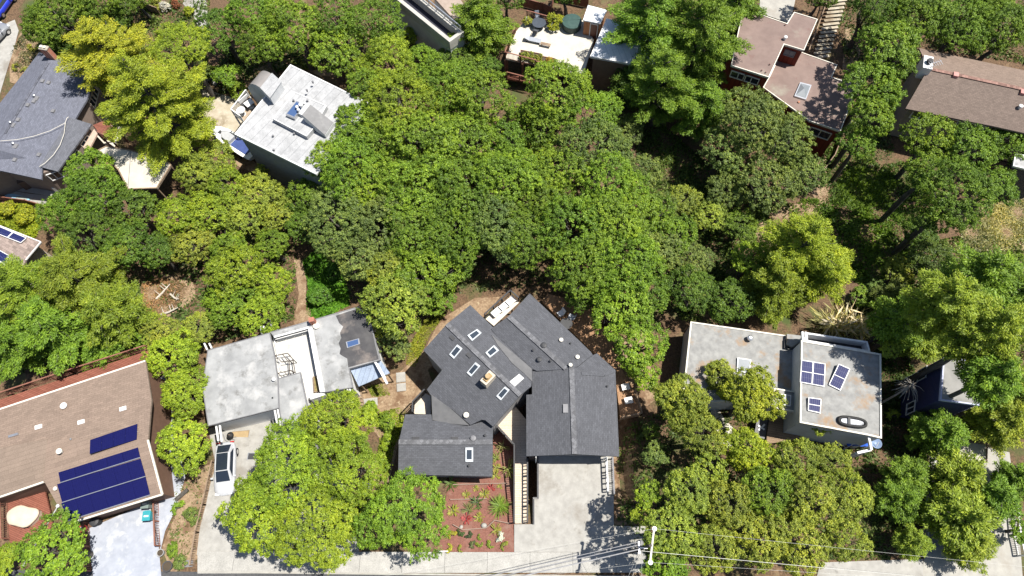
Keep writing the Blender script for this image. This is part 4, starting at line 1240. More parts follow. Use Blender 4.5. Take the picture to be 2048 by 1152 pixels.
t = Thing('patio_bench', 'dark and white bench against the rail of the small white terrace', 'bench', c)
t.part('seat', MB().box((c[0], c[1], tz+.45), (1.3, .5, .08), .9), DKGREY)
t.part('backrest', MB().box((c[0]-.25, c[1]+.22, tz+.75), (1.3, .08, .5), .9), WHITE)
for s in (-.5, .5): t.part('leg', MB().box((c[0]+s*math.cos(.9), c[1]+s*math.sin(.9), tz+.2), (.1, .45, .4), .9), DKGREY)
# ------------------------------------------------------------------ the blue-grey shingle house, upper left corner
T = Thing('gable_house', 'large blue grey shingled house with a red brick chimney in the upper left corner', 'house', G(90, 250))
zr = 2.0
W1, E1, ang1 = ridge_planes((10, 267), (97, 125), zr, .24)      # travel towards the chimney end: left is the west slope
SH1 = (0.115, 0.122, 0.155)
sh1 = shingles('blue_grey_shingles', SH1, ang1, .34, .15, .16, .14)
T.part('roof', MB().slab(px_quad(W1, [(10, 267), (97, 125), (92, 106), (78, 105), (30, 168), (-45, 262), (-60, 380), (-55, 365)]), .2), sh1)
T.part('roof', MB().slab(px_quad(E1, [(97, 125), (10, 267), (-55, 365), (-30, 348), (0, 341), (83, 359), (84, 335), (150, 240), (152, 235), (175, 197), (190, 150), (165, 126), (92, 106)]), .2), sh1)
z0 = E1.at(140, 235, .1); z1 = E1.at(78, 333, .1)
lt = Plane(z0, z1, P(183, 248, z0[2]-.55))
T.part('lean_to_roof', MB().slab(px_quad(lt, [(140, 235), (78, 333), (115, 343), (183, 248)]), .18), shingles('lean_to_shingles', (0.105, 0.11, 0.13), ang1, .34, .15, .16, .14))
T.part('ridge_cap', MB().bar(tuple(E1.at(97, 125, .02)), tuple(E1.at(10, 267, .02)), .26, .05), shingles('ridge_shingles_blue', (0.1, 0.105, 0.13), ang1, .3, .3))
gab = [P(-6, 283, 3.9), P(-6, 305, 3.2), P(53, 315, 3.2)]
gp = [P(-40, 300, 4.0), P(53, 316, E1.at(53, 316)[2]+.05)]
vs = [tuple(gp[0]), tuple(gp[1]), tuple(E1.at(0, 284, .05)), tuple(E1.at(0, 318, .0)), tuple(E1.at(-40, 270, .05)), tuple(E1.at(-40, 330, 0))]
vs[0] = tuple(np.array(gp[0])+np.array([0, 0, .3]))
rp = E1.at(2, 301, .75)
T.part('dormer', MB().add([tuple(rp), tuple(E1.at(53, 316, .03)), tuple(E1.at(2, 282, .03)), tuple(E1.at(4, 318, .03)), tuple(E1.at(-45, 285, 1.0)), tuple(E1.at(-45, 250, .03)), tuple(E1.at(-45, 318, .03))],
       [(0, 1, 2), (0, 3, 1), (0, 2, 5, 4), (0, 4, 6, 3)]), sh1)
wl1 = [P(*p, .6)[:2] for p in [(84, 114), (160, 132), (178, 158), (168, 198), (140, 240), (172, 250), (112, 333), (80, 345), (0, 333), (-50, 355), (-40, 268), (36, 172)]]
T.part('wall', MB().prism(wl1, -3.6, .35), plain('brown_grey_siding', (0.19, 0.15, 0.13), .8))
window(T, wl1, 4, .5, -.6, 1.2, 1.1)
for i, t in ((5, .4), (5, .75), (8, .3), (8, .7)):
    window(T, wl1, i, t, -.8, 1.3, 1.1, OFFWHITE)
for x, y in ((210, 580), (68, 740), (85, 866)):
    vent(T, E1, x/3, y/3, .13, .35, METAL)
    box_vent(T, E1, x/3+2.5, y/3+3.5, .55, .45, .06, ang1, MIDGREY)
for x, y in ((256, 488), (293, 498), (168, 632), (320, 668), (110, 720), (205, 610), (90, 960), (235, 930), (470, 560)):
    box_vent(T, E1, x/3, y/3, .42, .36, .14, ang1, MIDGREY)
q = [E1.at(*p) for p in ((94, 112), (104, 113.5), (113, 118), (103, 118))]
c = E1.at(104.5, 114.5)
chm = T.part('chimney', MB().box((c[0], c[1], c[2]+.5), (.95, .55, 1.9), ang1-math.pi/2), BRICK)
T.part('chimney_cap', MB().box((c[0], c[1], c[2]+1.5), (1.02, .62, .1), ang1-math.pi/2), plain('cement_cap', (0.3, 0.27, 0.23), .9), chm)
for s in (-.22, .22):
    T.part('flue', MB().box((c[0]+s*math.sin(ang1), c[1]-s*math.cos(ang1), c[2]+1.64), (.3, .3, .2), ang1), OFFWHITE, chm)
# cable lying over the roof
def cable(name, label, pts, r=.025, mat=None):
    return solo(name, label, 'cable', MB().tube([tuple(p) for p in pts], r, 6), mat or OFFWHITE, pts[0])
cable('cable', 'long white cable sagging across the blue grey shingle roof', [E1.at(x/3, y/3, .35) for x, y in ((-60, 846), (0, 846), (100, 838), (200, 818), (300, 785), (390, 738), (402, 708), (412, 701))])
cable('cable', 'white cable curving down the lean-to of the blue grey roof', [lt.at(x/3, y/3, .3) for x, y in ((392, 736), (385, 800), (360, 870), (320, 930), (270, 978), (236, 1000))])

drape('patio', [(-30, 372), (0, 378), (60, 388), (100, 392), (140, 378), (128, 402), (95, 412), (0, 396), (-30, 388)], .07, CONC_PALE)
drape('patio', [(-30, 344), (105, 362), (130, 378), (100, 392), (-30, 374)], .06, CONC)
fence('low brown board fence along the shaded patio below the blue grey house', [(-20, 398), (60, 408), (96, 418)], .9, REDRAIL)
def hbox(label, px, py, w, l, h, rz, mat, cat='box', name='storage_box', group=None):
    c = G(px, py, .07)
    t = Thing(name, label, cat, c, group)
    t.part('body', MB().box((c[0], c[1], c[2]+h/2), (w, l, h), rz), mat)
    t.part('lid', MB().box((c[0], c[1], c[2]+h+.04), (w+.08, l+.08, .08), rz), mat)
    return t
hbox('left brown storage box in the shade under the eaves of the blue grey house', 22, 362, 1.0, 1.5, 1.3, .5, plain('brown_box', (0.1, 0.065, 0.05), .8), group='storage boxes under the eaves')
hbox('right brown storage box in the shade under the eaves of the blue grey house', 58, 367, 1.0, 1.5, 1.3, .5, plain('brown_box_worn', (0.13, 0.085, 0.065), .8), group='storage boxes under the eaves')
c = G(121, 378, .07)
t = Thing('air_conditioner', 'white square air conditioner on the patio corner beside the blue grey house', 'air conditioner', c)
t.part('body', MB().box((c[0], c[1], c[2]+.45), (.85, .8, .9), .3), WHITE)
t.part('fan_grille', MB().lathe((c[0], c[1], c[2]+.905), [(.3, 0), (.3, .02), (.24, .03)], 16), MIDGREY)
t.part('feet', MB().box((c[0], c[1], c[2]-.02), (.7, .65, .08), .3), DKGREY)
c = G(36, 396, .07)
t = Thing('paddle_board', 'pale blue and grey paddle board lying on the shaded patio', 'paddle board', c)
ol = [(1.55*math.cos(a), .34*math.sin(a)*(1-.15*math.cos(a))) for a in [k*math.pi/14 for k in range(28)]]
rot2 = lambda pts, a, c: [(c[0]+x*math.cos(a)-y*math.sin(a), c[1]+x*math.sin(a)+y*math.cos(a)) for x, y in pts]
t.part('board', MB().prism(rot2(ol, -.2, c), c[2]+.02, c[2]+.14), plain('pale_blue_board', (0.22, 0.4, 0.52), .4))
t.part('deck_pad', MB().prism(rot2([(x*.45+.55, y*.8) for x, y in ol], -.2, c), c[2]+.142, c[2]+.16), plain('grey_pad', (0.25, 0.29, 0.27), .8))
T = Thing('carport', 'pale flat roofed carport dappled with shadow beside the blue grey house', 'carport', G(290, 350))
cq = PL([(196, 300), (212, 292), (262, 300), (338, 324), (343, 330), (314, 377), (256, 379), (236, 340)], .9)
T.part('roof', MB().prism(cq, .75, .9), nmat('pale_carport_roof', (0.42, 0.39, 0.33), (0.5, 0.47, 0.4), .8, .8, c3=(0.36, 0.33, 0.28), s3=.7, t3=.64))
for k in (0, 3, 4, 5, 6):
    p = cq[k]; cc = np.mean(cq, axis=0); p = cc+(p-cc)*.95
    T.part('post', MB().bar((p[0], p[1], float(g(p[0], p[1]))-.2), (p[0], p[1], .75), .14, .14), WOOD)
for a, b in ((2, 7), (2, 6), (3, 5)):
    T.part('seam', MB().bar(tuple(cq[a]+np.array([0, 0, .012])), tuple(cq[b]+np.array([0, 0, .012])), .06, .03), MIDGREY)
T.part('edge_board', MB().ring(cq, .12, .7, .96), WOOD)
T = Thing('deck', 'small red brown deck with railing between the blue grey house and the golden tree', 'deck', G(212, 268))
dq = PL([(186, 250), (206, 242), (232, 258), (226, 284), (204, 274)], .2)
T.part('decking', MB().prism(dq, 0, .2), REDWOOD)
rail(T, dq[4], dq[3], .95, REDRAIL, 1.0, .15, .04)
rail(T, dq[3], dq[2], .95, REDRAIL, 1.0, .15, .04)
for p in dq: T.part('post', MB().bar((p[0], p[1], -2.4), (p[0], p[1], 0), .14, .14), REDRAIL)
T = Thing('wooden_stairs', 'pale pink board stairs running down beside the lean-to of the blue grey house', 'stairs', G(180, 285))
sq = PL([(192, 262), (178, 292), (170, 300), (164, 290), (184, 256)], -.4)
T.part('landing', MB().prism(PL([(188, 258), (196, 264), (176, 302), (166, 294)], -.4), -.6, -.4), plain('pink_boards', (0.42, 0.31, 0.25), .8))
for p in PL([(190, 262), (172, 298)], -.6): T.part('post', MB().bar((p[0], p[1], -2.6), (p[0], p[1], -.6), .12, .12), WOOD)
fence('wooden board fence standing above the lime tree at the top', [(282, 8), (300, 22), (322, 30)], 1.2, WOOD)
for k, (x, y, s) in enumerate(((408, 152, .5), (418, 158, .45), (430, 165, .55))):
    c = G(x, y)
    solo('garden_rock', ['pale rock nearest the lime tree beside the worn patio', 'small pale rock in the middle of the row by the worn patio', 'larger pale rock at the shrub end of the row by the worn patio'][k], 'rock', MB().lathe(c, [(s*.9, -.1), (s, .15), (s*.7, .38), (s*.2, .45)], 9, 1, .7, k), CONC_PALE, c, 'pale rocks beside the worn patio', True)

# ------------------------------------------------------------------ top edge: the dark roof terrace
T = Thing('terrace_house', 'grey house end with a dark walled roof terrace cut off by the top edge', 'house', G(860, 60))
q = PL([(770, -20), (899, 84), (928, 64), (815, -28)], 3.4)
T.part('wall', MB().prism(offset(q, -.08), -3.4, 2.2), STUCCO)
T.part('terrace_floor', MB().prism(offset(q, -.35), 2.202, 2.3), plain('navy_membrane', (0.02, 0.021, 0.035), .7))
T.part('parapet', MB().ring(q, .42, 2.2, 3.4), nmat('grey_parapet', (0.32, 0.31, 0.29), (0.42, 0.41, 0.38), 1.5, .85))
a, b = q[3], q[2]
rail(T, a+np.array([-.2, 0, 0]), b+np.array([-.3, 0, 0]), .8, METAL, 1.5, .5, .03)
q = PL([(850, -25), (928, 62), (945, 34), (905, -25)], 1.9)
T.part('roof', MB().prism(offset(q, -.02), 1.5, 1.9), nmat('brown_boards', (0.25, 0.2, 0.17), (0.33, 0.27, 0.23), 2, .85))
T.part('wall', MB().prism(offset(q, -.5), -3, 1.5), STUCCO)
for t in (.3, .55, .8):
    window(T, offset(PL([(770, -20), (899, 84), (928, 64), (815, -28)], 3.4), -.08), 3, t, .6, 1.4, 1.3, MIDGREY)

# ------------------------------------------------------------------ top edge: terrace with garden furniture and the white roofed house
T = Thing('terrace', 'sunny pale terrace with wooden railing and garden furniture near the top edge', 'terrace', G(1110, 90))
zt = .6
tq = PL([(1010, 117), (1030, 66), (1053, 36), (1105, 50), (1165, 40), (1188, 80), (1166, 152), (1118, 138)], zt)
T.part('floor', MB().prism(tq, zt-.22, zt), CONC_WHITE)
for p in tq[:1]+tq[6:]:
    T.part('post', MB().bar((p[0], p[1], -3.6), (p[0], p[1], zt-.2), .2, .2), REDRAIL)
rail(T, P(1011, 116, zt), P(1031, 66, zt), 1.0, REDRAIL, 1.4, .15, .04)
rail(T, P(1011, 117, zt), P(1072, 133, zt), 1.0, REDRAIL, 1.6, .15, .04)
rail(T, P(1072, 133, zt), P(1118, 138, zt), .8, REDRAIL, 1.6, .15, .04)
rail(T, P(1054, 36, zt), P(1105, 50, zt), 1.1, REDRAIL, 1.4, .13, .05)
for p in ((1014, 118), (1045, 127), (1075, 134), (1110, 138)):
    q = P(*p, zt-.2)
    T.part('post', MB().bar((q[0], q[1], -3.6), (q[0], q[1], zt-.2), .2, .2), REDRAIL)
T = Thing('deck', 'lower dark redwood deck with railing beneath the sunny terrace', 'deck', G(1040, 165))
dq = PL([(1015, 150), (1075, 140), (1068, 166), (1014, 158)], -1.5)
T.part('decking', MB().prism(dq, -1.7, -1.5), REDWOOD)
rail(T, P(1014, 155, -1.5), P(1064, 168, -1.5), .9, REDRAIL, 1.5, .15, .04)
for p in dq: T.part('post', MB().bar((p[0], p[1], -4), (p[0], p[1], -1.7), .16, .16), REDRAIL)
fence('dark red board fence closing the back of the sunny terrace', [(1040, 12), (1085, 24), (1102, 32)], 1.4, REDRAIL)
fence('red board fence running behind the green round spa', [(1108, 2), (1140, 8), (1176, 16)], 1.5, REDRAIL)
fence('short red board fence beside the yellow shrub at the top', [(1100, 30), (1108, 4)], 1.4, REDRAIL)
c = P(1143, 54, zt)
T = Thing('spa', 'round dark green covered spa on the sunny terrace', 'spa', c)
T.part('tub', MB().lathe(c, [(1.08, 0), (1.1, .1), (1.1, .8)], 28), plain('spa_shell', (0.03, 0.05, 0.045), .6))
T.part('cover', MB().lathe((c[0], c[1], c[2]+.8), [(1.14, 0), (1.16, .06), (1.13, .13), (.5, .17)], 28), SPAGREEN)
T.part('cover_seam', MB().bar((c[0]-1.0, c[1], c[2]+.965), (c[0]+1.0, c[1]+.2, c[2]+.965), .03, .02), plain('seam', (0.02, 0.04, 0.035), .7))
c = P(1078, 54, zt)
T = Thing('patio_table', 'round dark glass patio table among chairs on the sunny terrace', 'table', c)
T.part('tabletop', MB().lathe((c[0], c[1], zt+.7), [(.82, 0), (.82, .03)], 24), plain('dark_tabletop', (0.06, 0.07, 0.085), .2))
T.part('leg', MB().lathe(c, [(.35, 0), (.35, .04), (.05, .06), (.05, .7)], 12), DKGREY)
tc = c
for k, (ang, lab) in enumerate(((100, 'blue grey patio chair behind the round table, farthest from the camera'), (165, 'blue grey patio chair left of the round table by the yellow shrub'), (250, 'dark patio chair in front of the round table, nearest the planter'), (-20, 'dark patio chair right of the round table facing the spa'))):
    a = math.radians(ang)
    x, y = tc[0]+1.15*math.cos(a), tc[1]+1.15*math.sin(a)
    t = Thing('patio_chair', lab, 'chair', (x, y, zt), 'patio chairs round the terrace table')
    mt = plain('blue_grey_sling', (0.2, 0.23, 0.28), .7) if k < 2 else plain('dark_sling', (0.07, 0.075, 0.085), .7)
    ux, uy = math.cos(a), math.sin(a)
    t.part('seat', MB().box((x, y, zt+.43), (.5, .5, .05), a), mt)
    t.part('backrest', MB().bar((x+ux*.25, y+uy*.25, zt+.42), (x+ux*.42, y+uy*.42, zt+1.0), .5, .05), mt)
    for sx in (-.22, .22):
        for sy in (-.22, .22):
            lx, ly = x+ux*sx-uy*sy, y+uy*sx+ux*sy
            t.part('leg', MB().bar((lx, ly, zt), (lx, ly, zt+.41), .035, .035), DKGREY)
        t.part('armrest', MB().bar((x-ux*.2-uy*sx*1.15, y-uy*.2+ux*sx*1.15, zt+.64), (x+ux*.28-uy*sx*1.15, y+uy*.28+ux*sx*1.15, zt+.66), .05, .03), DKGREY)
c = P(1066, 83, zt)
t = Thing('sun_lounger', 'grey slatted sun lounger lying between the table and the planter', 'sun lounger', c)
t.part('bed', MB().box((c[0], c[1], zt+.32), (1.9, .62, .06), -.28), plain('grey_sling', (0.27, 0.29, 0.33), .7))
for s in (-.75, .75): t.part('leg', MB().box((c[0]+s*math.cos(-.28), c[1]+s*math.sin(-.28), zt+.15), (.06, .55, .3), -.28), DKGREY)
t.part('backrest', MB().bar((c[0]-.45, c[1]+.13, zt+.36), (c[0]-.95, c[1]+.27, zt+.62), .6, .05), plain('grey_sling_back', (0.3, 0.32, 0.36), .7))
c = P(1091, 93, zt)
t = Thing('garden_bench', 'low wooden bench lying in line with the grey lounger', 'bench', c)
t.part('seat', MB().box((c[0], c[1], zt+.4), (1.2, .35, .05), -.3), WOOD)
for s in (-.45, .45): t.part('leg', MB().box((c[0]+s*math.cos(-.3), c[1]+s*math.sin(-.3), zt+.19), (.06, .3, .38), -.3), WOOD)
for k, (x, y, w_, lab) in enumerate(((1060, 113, 2.2, 'left wooden planter with yellow green plants along the terrace edge'), (1095, 124, 1.8, 'right wooden planter with orange tinged plants along the terrace edge'))):
    c = P(x, y, zt)
    t = Thing('planter', lab, 'planter', c, 'planters along the terrace edge')
    t.part('box', MB().ring([(c[0]+sx*w_/2, c[1]+sy*.35-sx*.25*w_/2) for sx, sy in ((-1, -1), (1, -1), (1, 1), (-1, 1))], .06, zt, zt+.45), REDRAIL)
    t.part('soil', MB().prism([(c[0]+sx*w_/2*.94, c[1]+sy*.28-sx*.25*w_/2) for sx, sy in ((-1, -1), (1, -1), (1, 1), (-1, 1))], zt+.01, zt+.36), plain('planter_earth', (0.07, 0.05, 0.035), .9))
T = Thing('flat_roof_house', 'low house with a bright white metal roof half under the big pine at the top', 'house', G(1250, 90))
z4 = 2.6
w4 = flatpart([(1213, 37), (1340, 74), (1312, 137), (1180, 113)], z4, -3.6, WHITE_METAL, plain('brown_boards_wall', (0.16, 0.12, 0.09), .8), .3, WHITE, .03, .08)
for t_ in (.72, .3):
    window(T, offset(w4, -.3), 1, t_, 1.0, 2.4, 1.1, MIDGREY)
bq = PL([(1176, 10), (1214, 20), (1201, 47), (1166, 40)], 2.9)
T.part('porch_wall', MB().prism(offset(bq, -.12), -2.8, 2.75), brickmat('cedar_boards', (0.33, 0.15, 0.075), (0.38, 0.18, 0.09), (0.12, 0.05, 0.03), .18, 6, .012, .3, .8, .3))
T.part('roof', MB().prism(bq, 2.75, 2.9), WHITE_METAL)
pb = offset(bq, -.12)
if area2(pb) < 0: pb = pb[::-1]
fi = min(range(4), key=lambda i: (pb[i][1]+pb[(i+1) % 4][1]))
a, b = np.array(pb[fi]), np.array(pb[(fi+1) % 4])
p, q = a+(b-a)*.42, a+(b-a)*.9
dr = T.part('door', MB().bar((p[0], p[1]-.02, 1.5), (q[0], q[1]-.02, 1.5), .08, 2.0), plain('red_brown_door', (0.13, 0.045, 0.03), .5))
T.part('door_frame', MB().bar((p[0], p[1]-.05, .5), (p[0], p[1]-.05, 2.55), .1, .1).bar((q[0], q[1]-.05, .5), (q[0], q[1]-.05, 2.55), .1, .1).bar((p[0], p[1]-.05, 2.55), (q[0], q[1]-.05, 2.55), .1, .1), WHITE, dr)

# ------------------------------------------------------------------ the pink flat roofed red house, upper right
T = Thing('flat_roof_house', 'red walled house with stepped dusty pink flat roofs and a pyramid skylight', 'house', G(1600, 140))
zu, zl = 4.1, 1.5
up5 = [(1486, 17), (1573.8, 47.5), (1588, 24.7), (1635, 39), (1607.8, 101), (1568, 89), (1537.4, 155), (1462, 131)]
wu = flatpart(up5, zu, -3.4, TERRACOTTA, REDWALL, .12, OFFWHITE, .06, .09)
wl = flatpart([(1569, 90), (1606, 106), (1674, 130), (1663, 155), (1669.6, 156.7), (1715, 170.5), (1680.6, 263), (1618.6, 242), (1526, 175), (1539, 153)], zl, -3.6, TERRACOTTA, REDWALL, .12, OFFWHITE, .06, .09)
pu = offset(wu, -.12)
if area2(pu) < 0: pu = pu[::-1]
def edge_index(poly, pa, pb, z):
    m_ = (P(*pa, z)[:2]+P(*pb, z)[:2])/2
    return min(range(len(poly)), key=lambda i: np.linalg.norm((np.array(poly[i][:2])+np.array(poly[(i+1) % len(poly)][:2]))/2-m_))
window(T, pu, edge_index(pu, (1607.8, 101), (1568, 89), zu), .48, 3.05, 1.1, .75, MIDGREY, PALEGLASS)
ei = edge_index(pu, (1537.4, 155), (1462, 131), zu)
window(T, pu, ei, .62, 2.9, 1.6, .9, OFFWHITE)
window(T, pu, ei, .25, 2.9, 1.6, .9, OFFWHITE)
pl5 = offset(wl, -.12)
if area2(pl5) < 0: pl5 = pl5[::-1]
window(T, pl5, edge_index(pl5, (1618.6, 242), (1680.6, 263), zl), .5, .1, 2.2, 1.1, OFFWHITE)
skylight(T, flat(zl), zoomed(2.744, 1420, 0, [(496, 450), (558, 466), (527, 546), (463, 526)]), METAL, PALEGLASS, .2, .84, True)
vent(T, flat(zu), 1569, 79, .18, .5, WHITE)
for x, y in ((1570, 51), (1539, 130), (1523, 142), (1531, 146)):
    vent(T, flat(zu), x, y, .07, .22, plain('pink_vent', (0.2, 0.11, 0.1), .8))
vent(T, flat(zl), 1597, 205, .12, .15, plain('rust_vent', (0.35, 0.16, 0.1), .8))
T = Thing('garden_steps', 'shaded timber garden steps climbing between the pink roofed house and the dry bank', 'steps', G(1645, 70))
a, b = G(1640, 118, .05), G(1680, -10, .9)
for k in range(16):
    p = a+(b-a)*(k+.5)/16
    z_ = float(g(p[0], p[1]))+.08+k*.05
    T.part('step', MB().box((p[0], p[1], z_), (2.0, .36, .16), .12), CONC_TAN)
fence('dark timber rail beside the shaded garden steps', [(1612, 112), (1646, 20), (1652, -10)], 1.0, WOOD, board=False)
fence('brown timber fence below the east corner of the pink roofed house', [(1684, 268), (1664, 318), (1640, 350)], .9, WOOD)

# ------------------------------------------------------------------ the brown gabled house, right edge
T = Thing('gable_house', 'long brown shingled gable house with a white chimney box at the right edge', 'house', G(1950, 190))
zr = 3.6
L6, R6, ang6 = ridge_planes((1857, 137), (2048, 178), zr, .28)      # travel right: left is the back slope
sh6 = shingles('pink_brown_shingles', (0.14, 0.108, 0.092), ang6, .34, .16, .16, .12)
T.part('roof', MB().slab(px_quad(R6, [(1857, 137), (1811, 217), (1985, 252), (2120, 282), (2130, 196)]), .2), sh6)
T.part('roof', MB().slab(px_quad(L6, [(1857, 137), (2130, 196), (2140, 160), (1838, 96)]), .2), shingles('pink_brown_shingles_back', (0.18, 0.135, 0.11), ang6, .34, .16, .16, .12))
T.part('ridge_cap', MB().bar(tuple(R6.at(1857, 137, .03)), tuple(R6.at(2120, 194, .03)), .4, .06), shingles('pink_ridge', (0.2, 0.12, 0.10), ang6, .3, .3))
w6 = [P(*p, 2.3)[:2] for p in [(1852, 107), (1830, 205), (2110, 265), (2120, 165)]]
T.part('wall', MB().prism(w6, -3.4, 2.4), plain('tan_siding', (0.22, 0.19, 0.16), .85))
for t_ in (.1, .3, .5, .7):
    window(T, w6, edge_index(w6, (1830, 205), (2110, 265), 2.3), t_, .6, 1.8, 1.1)
c = R6.at(1850, 133)
cf = T.part('chimney', MB().box((c[0], c[1], 3.5), (.95, 1.75, 1.6), ang6), WHITE)
T.part('flue', MB().lathe((c[0], c[1]-.1, 4.3), [(.22, 0), (.22, .3), (.34, .31), (.28, .45)], 12), DKGREY, cf)
m = MB()
c = R6.at(1856, 146)
m.tube([tuple(c), (c[0], c[1], c[2]+1.6)], .03, 6)
m.bar((c[0]-.7, c[1]-.1, c[2]+1.5), (c[0]+.7, c[1]+.3, c[2]+1.5), .04, .04)
for k in range(6):
    t_ = -.6+k*.24
    m.bar((c[0]+t_-.1, c[1]+t_*.28+.35, c[2]+1.5), (c[0]+t_+.1, c[1]+t_*.28-.35, c[2]+1.5), .03, .03)
T.part('antenna', m, METAL)
for x, y in ((1345, 415), (1713, 510)):
    box_vent(T, R6, 1420+x/2.744, y/2.744, .5, .55, .25, ang6, plain('pink_vent_box', (0.42, 0.2, 0.18), .7))
vent(T, R6, 2038, 216, .2, .45, WHITE)
T = Thing('flat_roof_house', 'corner of a dark walled grey roofed house at the right edge under oaks', 'house', G(2040, 350))
w_ = flatpart([(2030, 308), (2110, 318), (2110, 352), (2026, 332)], 1.2, -4.2, FLAT_GREY, plain('dark_wall', (0.05, 0.05, 0.06), .8), .15, WHITE, .05, .1)
window(T, offset(w_, -.15), edge_index(offset(w_, -.15), (2026, 332), (2110, 352), 1.2), .3, -.4, 1.2, 1.2)

# ------------------------------------------------------------------ the small house with solar panels, left edge
T = Thing('gable_house', 'small pinkish roofed house with two solar arrays at the left edge', 'house', G(20, 490))
R7p, R7q = P(-40, 505, 1.5), P(63, 509, 1.3)
pl7 = Plane(P(0, 452, 1.6), P(82, 484, 1.4), P(0, 545, .9))
T.part('roof', MB().slab(px_quad(pl7, [(-60, 428), (82, 484), (52, 520), (20, 580), (-60, 560)]), .2), shingles('pinkish_shingles', (0.24, 0.19, 0.17), -.5, .5, .26, .15))
T.part('roof_edge', MB().bar(tuple(pl7.at(82, 484, .01)), tuple(pl7.at(52, 520, .01)), .1, .14).bar(tuple(pl7.at(-60, 428, .01)), tuple(pl7.at(82, 484, .01)), .1, .14), WHITE)
T.part('wall', MB().prism([P(*p, .6)[:2] for p in [(-60, 440), (72, 490), (48, 522), (18, 572), (-60, 552)]], -4, .55), BEIGE)
Z0 = lambda pts: zoomed(3.657, 0, 360, pts)
q3 = px_quad(pl7, Z0([(-100, 300), (195, 425), (155, 460), (-140, 345)]), .15)
A = Thing('solar_array', 'upper row of gridded blue solar panels on the small pinkish roof', 'solar panels', (q3[1][0], q3[1][1], q3[1][2]-.15))
for k in range(3):
    solar_panel(A, [lerp2(q3, (k+.02)/3, 0), lerp2(q3, (k+.98)/3, 0), lerp2(q3, (k+.98)/3, 1), lerp2(q3, (k+.02)/3, 1)], SOLAR_GRID, frame=WHITE)
q3 = px_quad(pl7, Z0([(-60, 475), (62, 548), (62, 640), (-60, 640)]), .15)
q3 = px_quad(pl7, Z0([(-80, 470), (66, 552), (20, 690), (-120, 610)]), .15)
A = Thing('solar_array', 'lower block of gridded blue solar panels on the small pinkish roof', 'solar panels', (q3[1][0], q3[1][1], q3[1][2]-.15))
for k in range(2):
    for j in range(2):
        solar_panel(A, [lerp2(q3, (j+.02)/2, (k+.02)/2), lerp2(q3, (j+.98)/2, (k+.02)/2), lerp2(q3, (j+.98)/2, (k+.98)/2), lerp2(q3, (j+.02)/2, (k+.98)/2)], SOLAR_GRID, frame=WHITE)

# ------------------------------------------------------------------ the grey flat roofed house on the right
Z7 = lambda pts: zoomed(4.4308, 1540, 660, pts)
T = Thing('flat_roof_house', 'weathered grey flat roofed house with loose solar panels half hidden by round trees', 'house', G(1560, 740))
zw, zE = .9, 3.3
ww = flatpart([(1381, 643.8), (1604, 676), (1597, 735), (1590, 792), (1545, 800), (1364, 806)], zw, -4, FLAT_RUST, STUCCO, .08, OFFWHITE, .09, .13)
we = flatpart(Z7([(275, 95), (980, 214), (985, 962), (870, 935), (600, 885), (262, 822)]), zE, -3.6, FLAT_RUST, STUCCO, .06, OFFWHITE, .1, .13)
flatpart(Z7([(35, 515), (272, 556), (268, 735), (10, 690)]), 1.6, -3, FLAT_RUST, STUCCO, .05, OFFWHITE, .08, .12)
nq = PL(Z7([(318, 20), (865, 100), (892, 196), (322, 101)]), zE-.2)
T.part('wall', MB().prism(offset(nq, -.05), -3.6, zE-1.3), STUCCO)
T.part('roof', MB().prism(offset(nq, -.03), zE-1.298, zE-1.2), plain('shade_membrane', (0.04, 0.042, 0.05), .8))  # shade inside the parapet is put into this dark roof colour
T.part('parapet', MB().ring(nq, .15, zE-1.3, zE-.2), WHITE)
for a, b in (((285, 18), (290, 98)), ((312, 20), (318, 98)), ((286, 80), (320, 84))):
    T.part('beam', MB().bar(tuple(P(*Z7([a])[0], zE-.25)), tuple(P(*Z7([b])[0], zE-.25)), .18, .26), WHITE)
for a, b in (((132, 88), (132, 165)), ((162, 92), (160, 172)), ((135, 155), (205, 165))):
    T.part('beam', MB().bar(tuple(P(*Z7([a])[0], zw-.02+.2)), tuple(P(*Z7([b])[0], zw+.18)), .16, .2), DKGREY)  # dark grey paints in the shadow lying on these beams
T.part('step_roof', MB().prism(PL(Z7([(150, 35), (280, 50), (275, 100), (200, 150), (150, 130)]), zw+.5), zw+.002, zw+.5), FLAT_RUST)
skylight(T, flat(zw), zoomed(3.2, 1300, 600, [(560, 368), (648, 380), (642, 470), (556, 460)]), WHITE, PALEGLASS, .2, .86)
skylight(T, flat(1.6), Z7([(78, 562), (188, 578), (182, 675), (74, 658)]), WHITE, PALEGLASS, .2, .86)
vent(T, flat(zw), 1498, 679, .25, .6, METAL)
vent(T, flat(1.6), 1594, 790, .22, .35, DKGREY)
ei = edge_index(we, Z7([(600, 885)])[0], Z7([(870, 935)])[0], zE)
window(T, offset(we, -.06), edge_index(offset(we, -.06), Z7([(262, 822)])[0], Z7([(600, 885)])[0], zE), .5, 1.3, 1.8, 1.2)
window(T, offset(we, -.06), ei, .5, 1.3, 1.5, 1.2)
plE = flat(zE)
